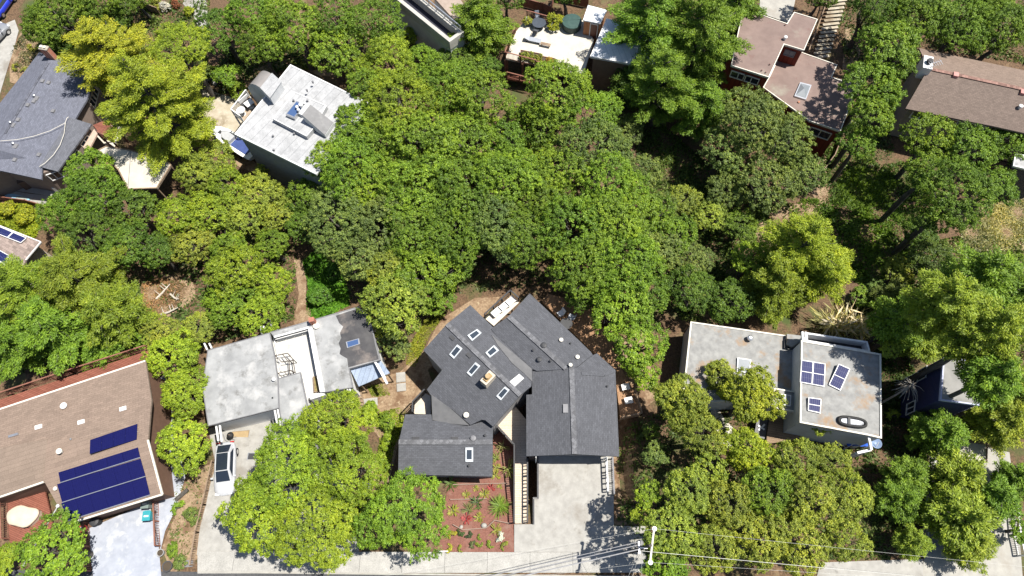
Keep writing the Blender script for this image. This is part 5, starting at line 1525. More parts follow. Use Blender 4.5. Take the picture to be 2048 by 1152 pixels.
for q, lab, tilt in (([(275, 272), (376, 288), (370, 480), (268, 462)], 'left one of two adjoining framed solar panels on the grey flat roof', .12),
               ([(381, 289), (483, 305), (478, 500), (374, 481)], 'right one of two adjoining framed solar panels on the grey flat roof', .12),
               ([(597, 313), (693, 355), (622, 533), (523, 484)], 'lone framed solar panel set askew in the middle of the grey flat roof', .3),
               ([(338, 603), (447, 618), (443, 735), (338, 712)], 'single framed solar panel near the shrub at the front of the grey flat roof', .12)):
    q3 = [plE.at(*p, .12) for p in Z7(q)]
    q3 = [np.array(p) for p in q3]
    q3[0][2] += tilt; q3[1][2] += tilt
    A = Thing('loose_panel', lab, 'solar panel', (q3[3][0], q3[3][1], zE), 'framed solar panels on the grey flat roof')
    solar_panel(A, q3, SOLAR_GRID, frame=WHITE, name='cells', mid=True)
    A.part('stand', MB().bar(tuple(q3[0]-np.array([0, 0, .03])), (q3[0][0], q3[0][1], zE), .06, .06).bar(tuple(q3[1]-np.array([0, 0, .03])), (q3[1][0], q3[1][1], zE), .06, .06).bar(tuple(q3[2]-np.array([0, 0, .03])), (q3[2][0], q3[2][1], zE), .06, .06).bar(tuple(q3[3]-np.array([0, 0, .03])), (q3[3][0], q3[3][1], zE), .06, .06), METAL)
c = plE.at(*Z7([(722, 818)])[0])
T = Thing('dinghy', 'black inflatable dinghy with a pale floor lying on the grey flat roof', 'dinghy', c)
ad = -.15
ol = [(1.12*math.copysign(abs(math.cos(a))**.75, math.cos(a)), .36*math.copysign(abs(math.sin(a))**.75, math.sin(a))) for a in [k*math.pi/16 for k in range(32)]]
tub = rot2(ol, ad, c)
T.part('tube', MB().tube([(x, y, c[2]+.17) for x, y in tub+tub[:1]], .14, 8, False), BLACK, smooth=True)
T.part('floor', MB().prism(rot2([(x*.84, y*.7) for x, y in ol], ad, c), c[2]+.06, c[2]+.2), nmat('pale_floor', (0.3, 0.32, 0.36), (0.5, 0.52, 0.57), 3, .6, c3=(0.1, 0.1, 0.11), s3=1.5, t3=.6))
T.part('seat', MB().box((c[0]-.3, c[1]+.05, c[2]+.3), (.2, .6, .04), ad), DKGREY)
c = P(*Z7([(940, 1005)])[0], 1.5)
T = Thing('satellite_dish', 'pale blue round satellite dish on a white mast beside the grey flat roof', 'satellite dish', (c[0], c[1], float(g(c[0], c[1]))))
T.part('dish', MB().lathe(c, [(.05, -.1), (.26, -.04), (.45, .08), (.46, .1), (.44, .09), (.24, -.02), (.04, -.08)], 20), plain('pale_blue_dish', (0.16, 0.22, 0.34), .4), smooth=True)
T.part('mast', MB().tube([(c[0], c[1], float(g(c[0], c[1]))-.2), (c[0], c[1], c[2]-.1)], .06, 8), WHITE)
T.part('feed_arm', MB().bar((c[0]-.05, c[1]-.3, c[2]), (c[0], c[1], c[2]+.5), .04, .04), WHITE)
b0 = P(*Z7([(868, 935)])[0], 2.9); b1 = P(*Z7([(895, 1060)])[0], 2.4)
T = Thing('pergola', 'white timber pergola beams in front of the grey flat roofed house', 'pergola', (b1[0], b1[1], float(g(b1[0], b1[1]))))
T.part('beam', MB().bar(tuple(b0), tuple(b1), .2, .25), WHITE)
b2 = P(*Z7([(770, 1090)])[0], 2.2)
T.part('beam', MB().bar((b1[0], b1[1], b1[2]-.26), tuple(b2), .2, .25), WHITE)
for b in (b1, b2): T.part('post', MB().bar((b[0], b[1], float(g(b[0], b[1]))-.2), (b[0], b[1], b[2]-.14), .18, .18), WHITE)
c = P(*Z7([(780, 985)])[0], -.8)
T = Thing('tarpaulin', 'crumpled blue tarpaulin draped below the edge of the grey flat roof', 'tarpaulin', (c[0], c[1], float(g(c[0], c[1]))))
rg = np.random.default_rng(4)
vs = [(c[0]-1.1+2.2*i/7, c[1]-.5+1.0*j/4, c[2]+.25+rg.normal()*.12) for j in range(5) for i in range(8)]
T.part('sheet', MB().add(vs, [(j*8+i, j*8+i+1, (j+1)*8+i+1, (j+1)*8+i) for j in range(4) for i in range(7)]), TARPBLUE)
T.part('stacked_boards', MB().box((c[0], c[1], (c[2]+float(g(c[0], c[1])))/2), (1.8, .8, c[2]-float(g(c[0], c[1]))), 0), WOOD)
c0, c1 = P(*Z7([(690, 985)])[0], -.4), P(*Z7([(735, 1010)])[0], .6)
T = Thing('ladder', 'white ladder lying below the front edge of the grey flat roof', 'ladder', (c0[0], c0[1], float(g(c0[0], c0[1]))))
e0, e1 = np.array([c0[0]-.3, c0[1]-.4, float(g(c0[0], c0[1]-.4))]), np.array([c0[0]+.9, c0[1]+.35, 1.6])
nrm = np.array([.25, -.4, 0])
for s in (-.5, .5): T.part('side_rail', MB().bar(tuple(e0+nrm*s*1.1), tuple(e1+nrm*s*1.1), .06, .08), WHITE)
for k in range(8):
    p = e0+(e1-e0)*(k+.5)/8
    T.part('rung', MB().bar(tuple(p-nrm*.55), tuple(p+nrm*.55), .05, .05), WHITE)
T = Thing('deck', 'brown board courtyard deck between the two blocks of the grey flat roofed house', 'deck', G(1570, 850))
dq = PL([(1542, 812), (1602, 824), (1604, 878), (1532, 888)], -1.0)
T.part('decking', MB().prism(dq, -1.2, -1.0), brickmat('brown_decking', (0.2, 0.14, 0.09), (0.25, 0.18, 0.12), (0.08, 0.05, 0.035), 3, .16, .012, -.15, .85, .3))
for p in dq: T.part('post', MB().bar((p[0], p[1], -4), (p[0], p[1], -1.2), .15, .15), WOOD)
drape('patio', [(1425, 800), (1450, 840), (1480, 870), (1470, 900), (1440, 890), (1420, 830)], .07, CONC_WHITE)
c = P(1523, 855, -1.2)
T = Thing('garden_table', 'dark garden table with a white cross shaped stand beside the brown courtyard', 'table', (c[0], c[1], float(g(c[0], c[1]))))
T.part('tabletop', MB().box((c[0], c[1], -1.3), (1.0, 1.9, .06), -.3), plain('dark_table', (0.06, 0.06, 0.065), .5))
for s in (-.8, .8): T.part('leg', MB().box((c[0]+s*.3, c[1]+s*.9, (-1.33+float(g(c[0], c[1])))/2), (.8, .08, -1.33-float(g(c[0], c[1]))), -.3), DKGREY)
T.part('stand', MB().bar((c[0]-.3, c[1]-.25, -1.24), (c[0]+.35, c[1]+.3, -1.24), .16, .06).bar((c[0]-.3, c[1]+.2, -1.2), (c[0]+.25, c[1]-.2, -1.2), .16, .05), WHITE)

# ------------------------------------------------------------------ the navy house, right
T = Thing('flat_roof_house', 'tall navy sided house with white framed windows among the pines on the right', 'house', G(1900, 800))
z12 = 4.4
q = PL([(1887, 713), (1966, 725), (1958, 811), (1880, 800)], z12)
nw = offset(q, -.06)
T.part('wall', MB().prism(nw, -3.6, z12-.2), NAVY)
m = MB()
npoly = nw if area2(nw) > 0 else nw[::-1]
for k in range(34):
    zz = -3.0+k*.215
    m.ring(offset(npoly, .025), .02, zz, zz+.03)
T.part('siding_boards', m, plain('navy_lap', (0.035, 0.04, 0.1), .6))
T.part('roof', MB().prism(q, z12-.2, z12), nmat('pale_roof', (0.17, 0.168, 0.16), (0.23, 0.225, 0.215), .9, .8))
T.part('roof_edge', MB().ring(offset(q, .015), .12, z12-.22, z12+.05), plain('blue_white_trim', (0.3, 0.32, 0.45), .5))
ei = edge_index(npoly, (1887, 713), (1880, 800), z12)
A_, B_ = np.array(npoly[ei]), np.array(npoly[(ei+1) % 4])
lowt = 0 if A_[1] < B_[1] else 1
for tt, zc in ((.16, -.6), (.42, .9)):
    t_ = tt if lowt == 0 else 1-tt
    window(T, npoly, ei, .13 if (tt < .3) == (lowt == 0) else (.87 if tt < .3 else (.40 if lowt == 0 else .60)), zc, 1.05, 1.5, WHITE, DARKGLASS)
T = Thing('flat_roof_house', 'small pale flat roof between pine branches at the lower right', 'house', G(1935, 910))
w_ = flatpart([(1912, 880), (1975, 888), (1974, 925), (1920, 922)], -.2, -3.4, plain('pale_tan_roof', (0.42, 0.39, 0.33), .8), WOOD, .1, WOOD, .05, .1)

# ------------------------------------------------------------------ bridge rails by the right-hand road
for lab, pts in (('white railing along the left side of the shaded drive on the right', [(1862, 872), (1856, 960), (1848, 1040), (1841, 1105)]), ('white railing along the right side of the shaded drive on the right', [(2023, 935), (2022, 1020), (2027, 1070), (2036, 1112)])):
    t = fence(lab, [], .9, WHITE, board=False, pts3=[G(a, b, .1) for a, b in pts], name='railing', post=1.8)

# ------------------------------------------------------------------ vehicles
def car(label, px, py, ang, colour, L=4.4, W=1.82, up=.1, roofglass=True, cat='car', group=None, Hh=1.45):
    c = G(px, py, up)
    T = Thing('parked_car', label, cat, c, group)
    T.o.rotation_euler = (0, 0, ang)
    bz = 0
    T.base = (0, 0, 0)
    st = [(-.5, .42, .55, .78), (-.488, .64, .46, .86), (-.45, .88, .38, .95), (-.38, .96, .32, 1.0), (-.2, 1.0, .3, .98), (.1, 1.0, .3, .96), (.27, .99, .3, .95), (.38, .95, .32, .87), (.43, .88, .34, .81), (.465, .76, .38, .73), (.488, .58, .42, .66), (.5, .36, .47, .60)]
    vs, fs = [], []
    for x, w, z0, z1 in st:
        hw = W/2*w
        pr = [(-hw*.92, z0), (-hw, z0+.18), (-hw, z1-.18), (-hw*.9, z1-.02), (-hw*.5, z1+.025), (0, z1+.035), (hw*.5, z1+.025), (hw*.9, z1-.02), (hw, z1-.18), (hw, z0+.18), (hw*.92, z0)]
        vs += [(x*L, y, z) for y, z in pr]
    n = 11
    for i in range(len(st)-1):
        for k in range(n):
            fs.append((i*n+k, (i+1)*n+k, (i+1)*n+(k+1) % n, i*n+(k+1) % n))
    fs += [tuple(range(n)), tuple(range((len(st)-1)*n, len(st)*n))[::-1]]
    PT = paint('car_paint', colour)
    T.part('body', MB().add(vs, fs), PT, smooth=True)
    cab = [(-.44, .78, .95), (-.27, .70, Hh-.06), (-.08, .70, Hh), (.06, .69, Hh-.04), (.26, .80, .93)]
    vs, fs = [], []
    for x, w, z in cab:
        hw = W/2*w
        vs += [(x*L, -W/2*.88, .93), (x*L, -hw, z), (x*L, -hw*.5, z+.03), (x*L, hw*.5, z+.03), (x*L, hw, z), (x*L, W/2*.88, .93)]
    for i in range(len(cab)-1):
        for k in range(5):
            fs.append((i*6+k, (i+1)*6+k, (i+1)*6+k+1, i*6+k+1))
    T.part('cabin', MB().add(vs, fs), PT, smooth=False)
    def gl(name, a, b, k=.84, up_=.02, sh=.9):
        (x0, w0, z0), (x1, w1, z1) = a, b
        q = [(x0*L, -W/2*w0*k, z0+.03), (x0*L, W/2*w0*k, z0+.03), (x1*L, W/2*w1*k, z1+.03), (x1*L, -W/2*w1*k, z1+.03)]
        q = [np.array(p) for p in q]
        cc = sum(q)/4
        q = [cc+(p-cc)*np.array([sh, 1, sh]) for p in q]
        T.part(name, MB().add([tuple(p+np.array([0, 0, up_+.01])) for p in q], [(0, 1, 2, 3), (3, 2, 1, 0)][:1]), DARKGLASS)
    gl('windscreen', cab[3], cab[4])
    gl('rear_window', cab[0], cab[1])
    if roofglass: gl('glass_roof', cab[1], cab[3], .8, .05, .96)
    for s in (-1, 1):
        q = [(-.36*L, s*(W/2*.87), 1.0), (.18*L, s*(W/2*.87), .99), (.05*L, s*(W/2*.72), Hh-.1), (-.26*L, s*(W/2*.72), Hh-.12)]
        T.part('side_window', MB().add([(x, y+s*.02, z) for x, y, z in q], [(0, 1, 2, 3)] if s < 0 else [(3, 2, 1, 0)]), DARKGLASS)
        T.part('mirror', MB().box((.17*L, s*(W/2+.09), 1.0), (.16, .22, .14)), PT)
        T.part('headlight', MB().box((.462*L, s*W/2*.66, .70), (.2, .36, .1)), plain('lamp_lens', (0.6, 0.62, 0.65), .1))
        T.part('tail_light', MB().box((-.488*L, s*W/2*.66, .82), (.1, .36, .12)), plain('red_lens', (0.35, 0.01, 0.01), .2))
        for xx in (-.31, .32):
            wv = MB()
            y = s*(W/2-.1)
            wv.tube([(xx*L, y-.11, .33), (xx*L, y+.11, .33)], .33, 18)
            ty = T.part('wheel', wv, BLACK)
            T.part('rim', MB().tube([(xx*L, y+s*.112-.01, .33), (xx*L, y+s*.112+.01, .33)], .21, 12), CHROME, ty)
    return T

cA = G(464, 889); cB = G(449, 984)
car('white car with black glass roof on the concrete drive by the terrace house', (464+449)/2, (891+988)/2, math.atan2(cB[1]-cA[1], cB[0]-cA[0]), (0.4, 0.41, 0.43), L=float(np.linalg.norm(cB-cA))+.1, W=1.85)
car('shiny deep blue car cut off by the top left corner', 9, 16, math.radians(78), (0.012, 0.03, 0.42), roofglass=False, L=4.5, up=.08)
car('dark silver car half outside the left edge below the blue car', -6, 80, math.radians(66), (0.2, 0.21, 0.23), roofglass=False, L=4.5, up=.08)
car('pale blue car parked on the shaded drive under the pine branches at lower right', 1908, 1062, math.radians(100), (0.42, 0.52, 0.62), L=4.5)
car('white car parked farther back under the pine branches on the shaded drive', 1905, 1000, math.radians(95), (0.65, 0.66, 0.68), L=4.4)

# boat beside the flat roofed house
a, b = G(432, 262, .8), G(508, 312, .8)
T = Thing('motor_boat', 'white motor boat on a trailer tucked under the corner of the pale flat roof', 'boat', (*((a+b)/2)[:2], float(g(*((a+b)/2)[:2]))))
L = float(np.linalg.norm(a-b))*1.1
T.o.rotation_euler = (0, 0, math.atan2(a[1]-b[1], a[0]-b[0]))
T.base = (0, 0, 0)
st = [(-.5, .92, .7), (-.3, 1.0, .6), (0, 1.0, .55), (.22, .9, .6), (.38, .62, .75), (.46, .34, .95), (.5, .04, 1.1)]
vs, fs = [], []
for x, w, zk in st:
    hw = 1.0*w
    vs += [(x*L, 0, zk), (x*L, -hw*.75, zk+.3), (x*L, -hw, 1.35), (x*L, -hw*.82, 1.38), (x*L, hw*.82, 1.38), (x*L, hw, 1.35), (x*L, hw*.75, zk+.3)]
for i in range(len(st)-1):
    for k in range(7): fs.append((i*7+k, (i+1)*7+k, (i+1)*7+(k+1) % 7, i*7+(k+1) % 7))
fs += [tuple(range(7)), tuple(range(42, 49))[::-1]]
T.part('hull', MB().add(vs, fs), paint('boat_white', (0.72, 0.72, 0.72)), smooth=False)
T.part('cabin', MB().prism([(-.02*L, -.62), (.16*L, -.5), (.24*L, 0), (.16*L, .5), (-.02*L, .62)], 1.38, 1.85), plain('boat_grey', (0.35, 0.36, 0.38), .5))
T.part('hatch', MB().box((.3*L, 0, 1.42), (.4, .4, .06)), DKGREY)
T.part('windscreen', MB().add([(.17*L, -.56, 1.4), (.255*L, 0, 1.4), (.235*L, 0, 1.92), (.15*L, -.5, 1.92), (.17*L, .56, 1.4), (.15*L, .5, 1.92)], [(0, 1, 2, 3), (1, 4, 5, 2)]), DARKGLASS)
T.part('cockpit', MB().prism([(-.4*L, -.6), (-.03*L, -.62), (-.03*L, .62), (-.4*L, .6)], 1.382, 1.44), plain('navy_boat_cover', (0.04, 0.065, 0.2), .6))
T.part('outboard_motor', MB().box((-.54*L, 0, 1.35), (.4, .45, .8)), plain('outboard_blue', (0.05, 0.08, 0.2), .4))
T.part('trailer', MB().bar((-.4*L, -.5, .5), (.45*L, -.1, .5), .1, .1).bar((-.4*L, .5, .5), (.45*L, .1, .5), .1, .1).bar((-.2*L, -.9, .4), (-.2*L, .9, .4), .1, .1), METAL)
for s in (-1, 1): T.part('wheel', MB().tube([(-.2*L, s*.9-.1, .32), (-.2*L, s*.9+.1, .32)], .32, 14), BLACK)

# bins and small things on the pale drive
def bin_(label, px, py, mat, lidmat, rz, text=False):
    c = G(px, py, .1)
    T = Thing('wheelie_bin', label, 'bin', c, 'wheelie bins by the brown rail')
    ca, sa = math.cos(rz), math.sin(rz)
    vs = []
    for z, k in ((.05, .8), (1.0, 1.0)):
        for x, y in ((-.3, -.36), (.3, -.36), (.3, .36), (-.3, .36)):
            vs.append((c[0]+(x*ca-y*sa)*k, c[1]+(x*sa+y*ca)*k, c[2]+z))
    T.part('body', MB().add(vs, [(3, 2, 1, 0), (4, 5, 6, 7), (0, 1, 5, 4), (1, 2, 6, 5), (2, 3, 7, 6), (3, 0, 4, 7)]), mat)
    lid = T.part('lid', MB().box((c[0], c[1], c[2]+1.04), (.68, .8, .07), rz), lidmat)
    T.part('lid_panel', MB().box((c[0]-.02*sa, c[1]-.02*ca, c[2]+1.085), (.4, .14, .012), rz), OFFWHITE, lid)
    for s in (-.24, .24):
        x, y = c[0]+s*ca-.36*sa, c[1]+s*sa+.36*ca
        T.part('wheel', MB().tube([(x-.04, y, c[2]+.12), (x+.04, y, c[2]+.12)], .12, 12), BLACK)
    T.part('handle', MB().bar((c[0]-.25*ca-.43*sa, c[1]-.25*sa+.43*ca, c[2]+1.0), (c[0]+.25*ca-.43*sa, c[1]+.25*sa+.43*ca, c[2]+1.0), .04, .04), mat)
bin_('grey green wheelie bin standing behind the teal bin', 302, 1010, GREENGREY, GREENGREY, .08)
bin_('teal wheelie bin in front of the grey green bin', 305, 1034, TEAL, TEAL, .08)
c = G(198.7, 1044, .1)
T = Thing('rubbish_bin', 'round black lidded bin by the left rail of the painted drive', 'bin', c)
T.part('body', MB().lathe(c, [(.3, 0), (.36, .75), (.38, .78)], 16), BLACK)
T.part('lid', MB().lathe((c[0], c[1], c[2]+.78), [(.4, 0), (.4, .05), (.2, .12)], 16), DKGREY)
T.part('handle', MB().bar((c[0]-.15, c[1], c[2]+.93), (c[0]+.15, c[1], c[2]+.93), .05, .05), DKGREY)
c = G(172, 1058, .2)
T = Thing('hose_reel', 'red hose reel with a white hub beside the left rail of the painted drive', 'hose reel', c)
T.part('drum', MB().tube([(c[0], c[1], c[2]+.35), (c[0], c[1], c[2]+.65)], .34, 16), plain('red_drum', (0.35, 0.05, 0.04), .5))
T.part('hub', MB().lathe((c[0], c[1], c[2]+.652), [(.16, 0), (.14, .05)], 12), WHITE)
T.part('stand', MB().box((c[0], c[1], c[2]+.15), (.4, .4, .4), 0), DKGREY)
for k, (x, y, s, m_, lab) in enumerate(((340, 1133, .42, plain('dark_pot', (0.05, 0.05, 0.055), .8), 'dark round pot at the street end of the dry bank'), (326, 1106, .3, plain('grey_pot', (0.3, 0.3, 0.3), .8), 'small grey pot beside the foot of the brown rail'), (378, 1127, .3, CONC, 'square grey utility cover at the foot of the long fence'))):
    c = G(x, y, .05)
    if k < 2:
        t = Thing('plant_pot', lab, 'pot', c)
        t.part('pot', MB().lathe(c, [(s*.7, 0), (s, .5), (s*1.08, .52), (s*.9, .5)], 14), m_)
        t.part('soil', MB().lathe((c[0], c[1], c[2]+.5), [(s*.85, 0), (s*.8, .02)], 12), plain('pot_soil', (0.06, 0.045, 0.03), .9))
    else:
        solo('utility_cover', lab, 'cover', MB().box((c[0], c[1], c[2]+.03), (.7, .55, .08), .1).box((c[0], c[1], c[2]+.075), (.56, .42, .03), .1), MIDGREY, c)
c = G(367, 990)
solo('log', 'cut log lying on the dry bank below the lime tree', 'log', MB().tube([(c[0]-.5, c[1]-.45, c[2]+.2), (c[0]+.4, c[1]+.45, c[2]+.24)], [.2, .18], 10), BARK, c)
c = G(507, 916, .06)
T = Thing('floor_mat', 'dark rectangular mat on the concrete drive beside the white car', 'mat', c)
T.part('mat', MB().box((c[0], c[1], c[2]+.02), (1.1, .9, .04), .05), DKGREY)
T.part('edging', MB().ring([(c[0]+x, c[1]+y) for x, y in ((-.57, -.47), (.57, -.47), (.57, .47), (-.57, .47))], .06, c[2]+.005, c[2]+.06), METAL)
c = G(480, 872, .06)
T = Thing('doormat', 'tan mat on the drive at the front of the white flat roofed house', 'mat', c)
T.part('mat', MB().box((c[0], c[1], c[2]+.015), (1.6, .9, .03), .1), plain('tan_mat', (0.3, 0.22, 0.12), .9))
T.part('edging', MB().ring([(c[0]+x, c[1]+y) for x, y in ((-.83, -.5), (.8, -.34), (.83, .55), (-.8, .4))], .05, c[2]+.005, c[2]+.035), plain('mat_edge', (0.2, 0.14, 0.08), .9))
c = G(467, 874, .1)
T = Thing('barbecue', 'round black kettle barbecue beside the mat behind the white car', 'barbecue', c)
T.part('bowl', MB().lathe((c[0], c[1], c[2]+.5), [(.1, 0), (.28, .12), (.32, .3), (.26, .42), (.08, .5)], 16), BLACK, smooth=True)
for k in range(3):
    a = k*2.1
    T.part('leg', MB().bar((c[0]+.3*math.cos(a), c[1]+.3*math.sin(a), c[2]-.04), (c[0]+.15*math.cos(a), c[1]+.15*math.sin(a), c[2]+.56), .03, .03), METAL)
T.part('lid_handle', MB().bar((c[0]-.08, c[1], c[2]+1.02), (c[0]+.08, c[1], c[2]+1.02), .04, .04), WOOD)
cable('hose', 'grey garden hose curling on the drive behind the white car', [G(x, y, .12) for x, y in ((446, 868), (450, 880), (458, 885), (463, 878), (470, 880))], .035, MIDGREY)

# ------------------------------------------------------------------ utility pole, wires, sign post, lamp pole
zp = 10.0
pa, pb = P(1308, 1058, zp), P(1300, 1125, zp)
pm = (pa+pb)/2
T = Thing('utility_pole', 'wooden utility pole with a pale crossarm above the street at lower right', 'utility pole', (pm[0]-.15, pm[1], float(g(pm[0], pm[1]))))
T.part('pole', MB().tube([(pm[0]-.15, pm[1], -.5), (pm[0]-.15, pm[1], 5), (pm[0]-.15, pm[1], zp+.25)], [.17, .15, .11], 12), BARK)
T.part('crossarm', MB().bar(tuple(pa), tuple(pb), .13, .13), plain('pale_crossarm', (0.48, 0.46, 0.42), .7))
for p in (pa, pb):
    T.part('insulator', MB().lathe((p[0], p[1], p[2]+.06), [(.05, 0), (.05, .08), (.16, .1), (.17, .16), (.09, .2), (.09, .26), (.04, .3)], 14), plain('white_porcelain', (0.8, 0.8, 0.8), .25))
T.part('bracket', MB().bar((pm[0]-.15, pm[1]-.1, zp-1.2), (pm[0]-.75, pm[1]-.1, zp-1.2), .1, .1).bar((pm[0]-.75, pm[1]-.5, zp-1.2), (pm[0]-.75, pm[1]+.35, zp-1.2), .1, .1), METAL)
T.part('transformer', MB().lathe((pm[0]-.55, pm[1]+.25, zp-2.6), [(.22, 0), (.25, .1), (.25, .85), (.15, .95)], 14), MIDGREY)
WIRE = plain('pale_wire', (0.5, 0.5, 0.47), .5)
CABLE = plain('dark_cable', (0.25, 0.25, 0.26), .6)
def wire(label, a, b, r, sag, mat=WIRE, n=24):
    a, b = np.array(a), np.array(b)
    pts = [tuple(a+(b-a)*k/n-np.array([0, 0, sag*4*(k/n)*(1-k/n)])) for k in range(n+1)]
    solo('power_line', label, 'wire', MB().tube(pts, r, 5), mat, pts[0])
far = lambda px, py, z: P(px, py, z)
ia, ib = pa+np.array([0, 0, .3]), pb+np.array([0, 0, .3])
def beyond(p, q, k): return p+(q-p)*k
wire('thin pale wire from the upper insulator running left over the parking deck', ia, beyond(ia, far(1180, 1080, zp), 8), .006, .3)
wire('thin pale wire from the lower insulator running left over the pavement', ib, beyond(ib, far(1226, 1134, zp), 8), .006, .3)
wire('thin pale wire from the upper insulator running right over the trees', ia, beyond(ia, far(1560, 1083, zp), 3.6), .0065, .3)
wire('thin pale wire from the lower insulator running right over the trees', ib, beyond(ib, far(1450, 1134, zp), 6), .0065, .3)
zb_ = zp-1.2
kb_ = np.array([pm[0]-.75, pm[1], zb_+.06])
wire('thick pale cable running right over the trees from below the crossarm', kb_+np.array([0, -.3, 0]), beyond(kb_+np.array([0, -.3, 0]), far(1810, 1150, zb_), 1.6), .016, .3)
for k, (yy, py, r) in enumerate(((.3, 1106, .025), (.1, 1112, .03), (-.2, 1121, .045))):
    wire(['upper dark cable of the bundle running left from the pole bracket', 'middle dark cable of the bundle running left from the pole bracket', 'thick lower cable of the bundle running left from the pole bracket'][k], kb_+np.array([0, yy, 0]), beyond(kb_+np.array([0, yy, 0]), far(1180, py, zb_), 7), r, .3, CABLE)
for k, (x, y) in enumerate(((1238, 1200), (1246, 1215), (1284, 1230))):
    wire(['service wire from the pole bracket falling toward the street, left of three', 'service wire from the pole bracket falling toward the street, middle of three', 'service wire from the pole bracket falling straight toward the street'][k], kb_+np.array([.1*k, -.3, 0]), far(x, y, 5), .012, .2)
c = G(882, 1104, .05)
T = Thing('sign_post', 'white yard sign post with one arm at the corner of the red mulch bed', 'sign post', c)
hh = 1.7
T.part('post', MB().box((c[0], c[1], c[2]+hh/2), (.1, .1, hh)), WHITE)
T.part('arm', MB().box((c[0]+.4, c[1], c[2]+hh-.12), (.75, .08, .09)), WHITE)
T.part('cap', MB().lathe((c[0], c[1], c[2]+hh), [(.08, 0), (.08, .03), (.01, .1)], 4, rz=.78), WHITE)
pt = P(117, 1012, 7.0)
T = Thing('lamp_pole', 'thin pale pole with a small head leaning over the round tree at lower left', 'pole', (pt[0], pt[1], float(g(pt[0], pt[1]))))
q0 = G(36, 1140)
T.o.location = tuple(q0); T.base = tuple(q0)
q1 = P(116, 1012, 6.0)
T.part('pole', MB().tube([tuple(q0-np.array([0, 0, .3])), tuple(q1)], [.06, .045], 8), WHITE)
T.part('head', MB().lathe((q1[0], q1[1], q1[2]-.05), [(.08, 0), (.13, .05), (.13, .14), (.05, .18)], 10), WHITE)

# ------------------------------------------------------------------ mulch bed: boards, rocks and plants
def edging(label, pts):
    T = Thing('edging_board', label, 'edging', G(*pts[0]), 'boards edging the mulch terraces')
    for a, b in zip(pts[:-1], pts[1:]):
        p, q = G(*a, .14), G(*b, .14)
        T.part('board', MB().bar(tuple(p), tuple(q), .07, .3), plain('grey_board', (0.23, 0.165, 0.13), .85))
Zg = lambda x, y: (700+x/3.303, 860+y/3.303)
edging('straight pale board along the top terrace of the red mulch bed', [Zg(680, 362), Zg(1040, 352)])
edging('straight pale board across the middle of the red mulch bed', [Zg(662, 460), Zg(905, 455)])
edging('angled pale boards round the lower terrace of the red mulch bed', [Zg(680, 625), Zg(745, 660), Zg(900, 648), Zg(955, 597), Zg(1060, 618)])
for k, (x, y, s, lab) in enumerate(((885, 632, .28, 'round grey boulder inside the angled boards of the mulch bed'), (735, 642, .2, 'small grey boulder at the left bend of the angled boards'), (115, 365, .42, 'round pale stone beside the path under the lime street tree'))):
    c = G(*Zg(x, y))
    solo('garden_rock', lab, 'rock', MB().lathe(c, [(s*.8, -.08), (s, .1), (s*.8, s*.9), (s*.3, s*1.2)], 10, 1, .85, k), CONC, c, None, True)

def spiky_mesh(n, L, w, seed, up=.5):
    rng = np.random.default_rng(seed)
    pts, nor, al, sz, tn = [], [], [], [], []
    for k in range(n):
        a = rng.uniform(0, 6.28); e = rng.uniform(.12, 1.25)
        d = np.array([math.cos(a)*math.cos(e), math.sin(a)*math.cos(e), math.sin(e)*up+.1])
        d /= np.linalg.norm(d)
        l = L*rng.uniform(.7, 1.1)
        for t0 in (.28, .72):
            pts.append(d*l*t0+np.array([0, 0, -.14*t0*t0*l])); al.append(d-np.array([0, 0, .3*t0])); sz.append(l*.3)
            nor.append(np.array([-d[0]*d[2], -d[1]*d[2], 1.0])+rng.normal(size=3)*.1); tn.append(.5+rng.normal()*.15)
    return leaf_mesh('leaves', np.array(pts), np.array(nor), np.array(sz), np.array(tn), w/L, rng, np.array(al))
SPIKY = [spiky_mesh(26, .55, .14, 3), spiky_mesh(34, .9, .12, 4, .8), spiky_mesh(260, 1.0, .05, 5, 1.0)]
def spiky(px, py, R, color, label, which=0, cat='plant', name='spiky_plant', group=None, up=0.0):
    c = G(px, py, up)
    me = SPIKY[which]
    root = bpy.data.objects.new(name, None)
    COL.objects.link(root)
    root.location = (c[0], c[1], c[2]+.04)
    s = R/(.55, .9, 1.0)[which]
    root.scale = (s, s, s); root.rotation_euler = (0, 0, px*.7)
    mark(root, label, cat, group)
    o = bpy.data.objects.new('leaves', me)
    COL.objects.link(o); o.parent = root; o.color = (*color, 1)
    s_ = bpy.data.objects.new('stem', STEM)
    COL.objects.link(s_); s_.parent = root
    return root
STEM = mb_mesh('stem', MB().tube([(0, 0, -.1), (0, 0, .12)], [.07, .05], 7), BARK)
RED = (0.3, 0.05, 0.05); YG = (0.24, 0.26, 0.04); DG = (0.07, 0.11, 0.03)
gp_ = 'plants in the red mulch bed'
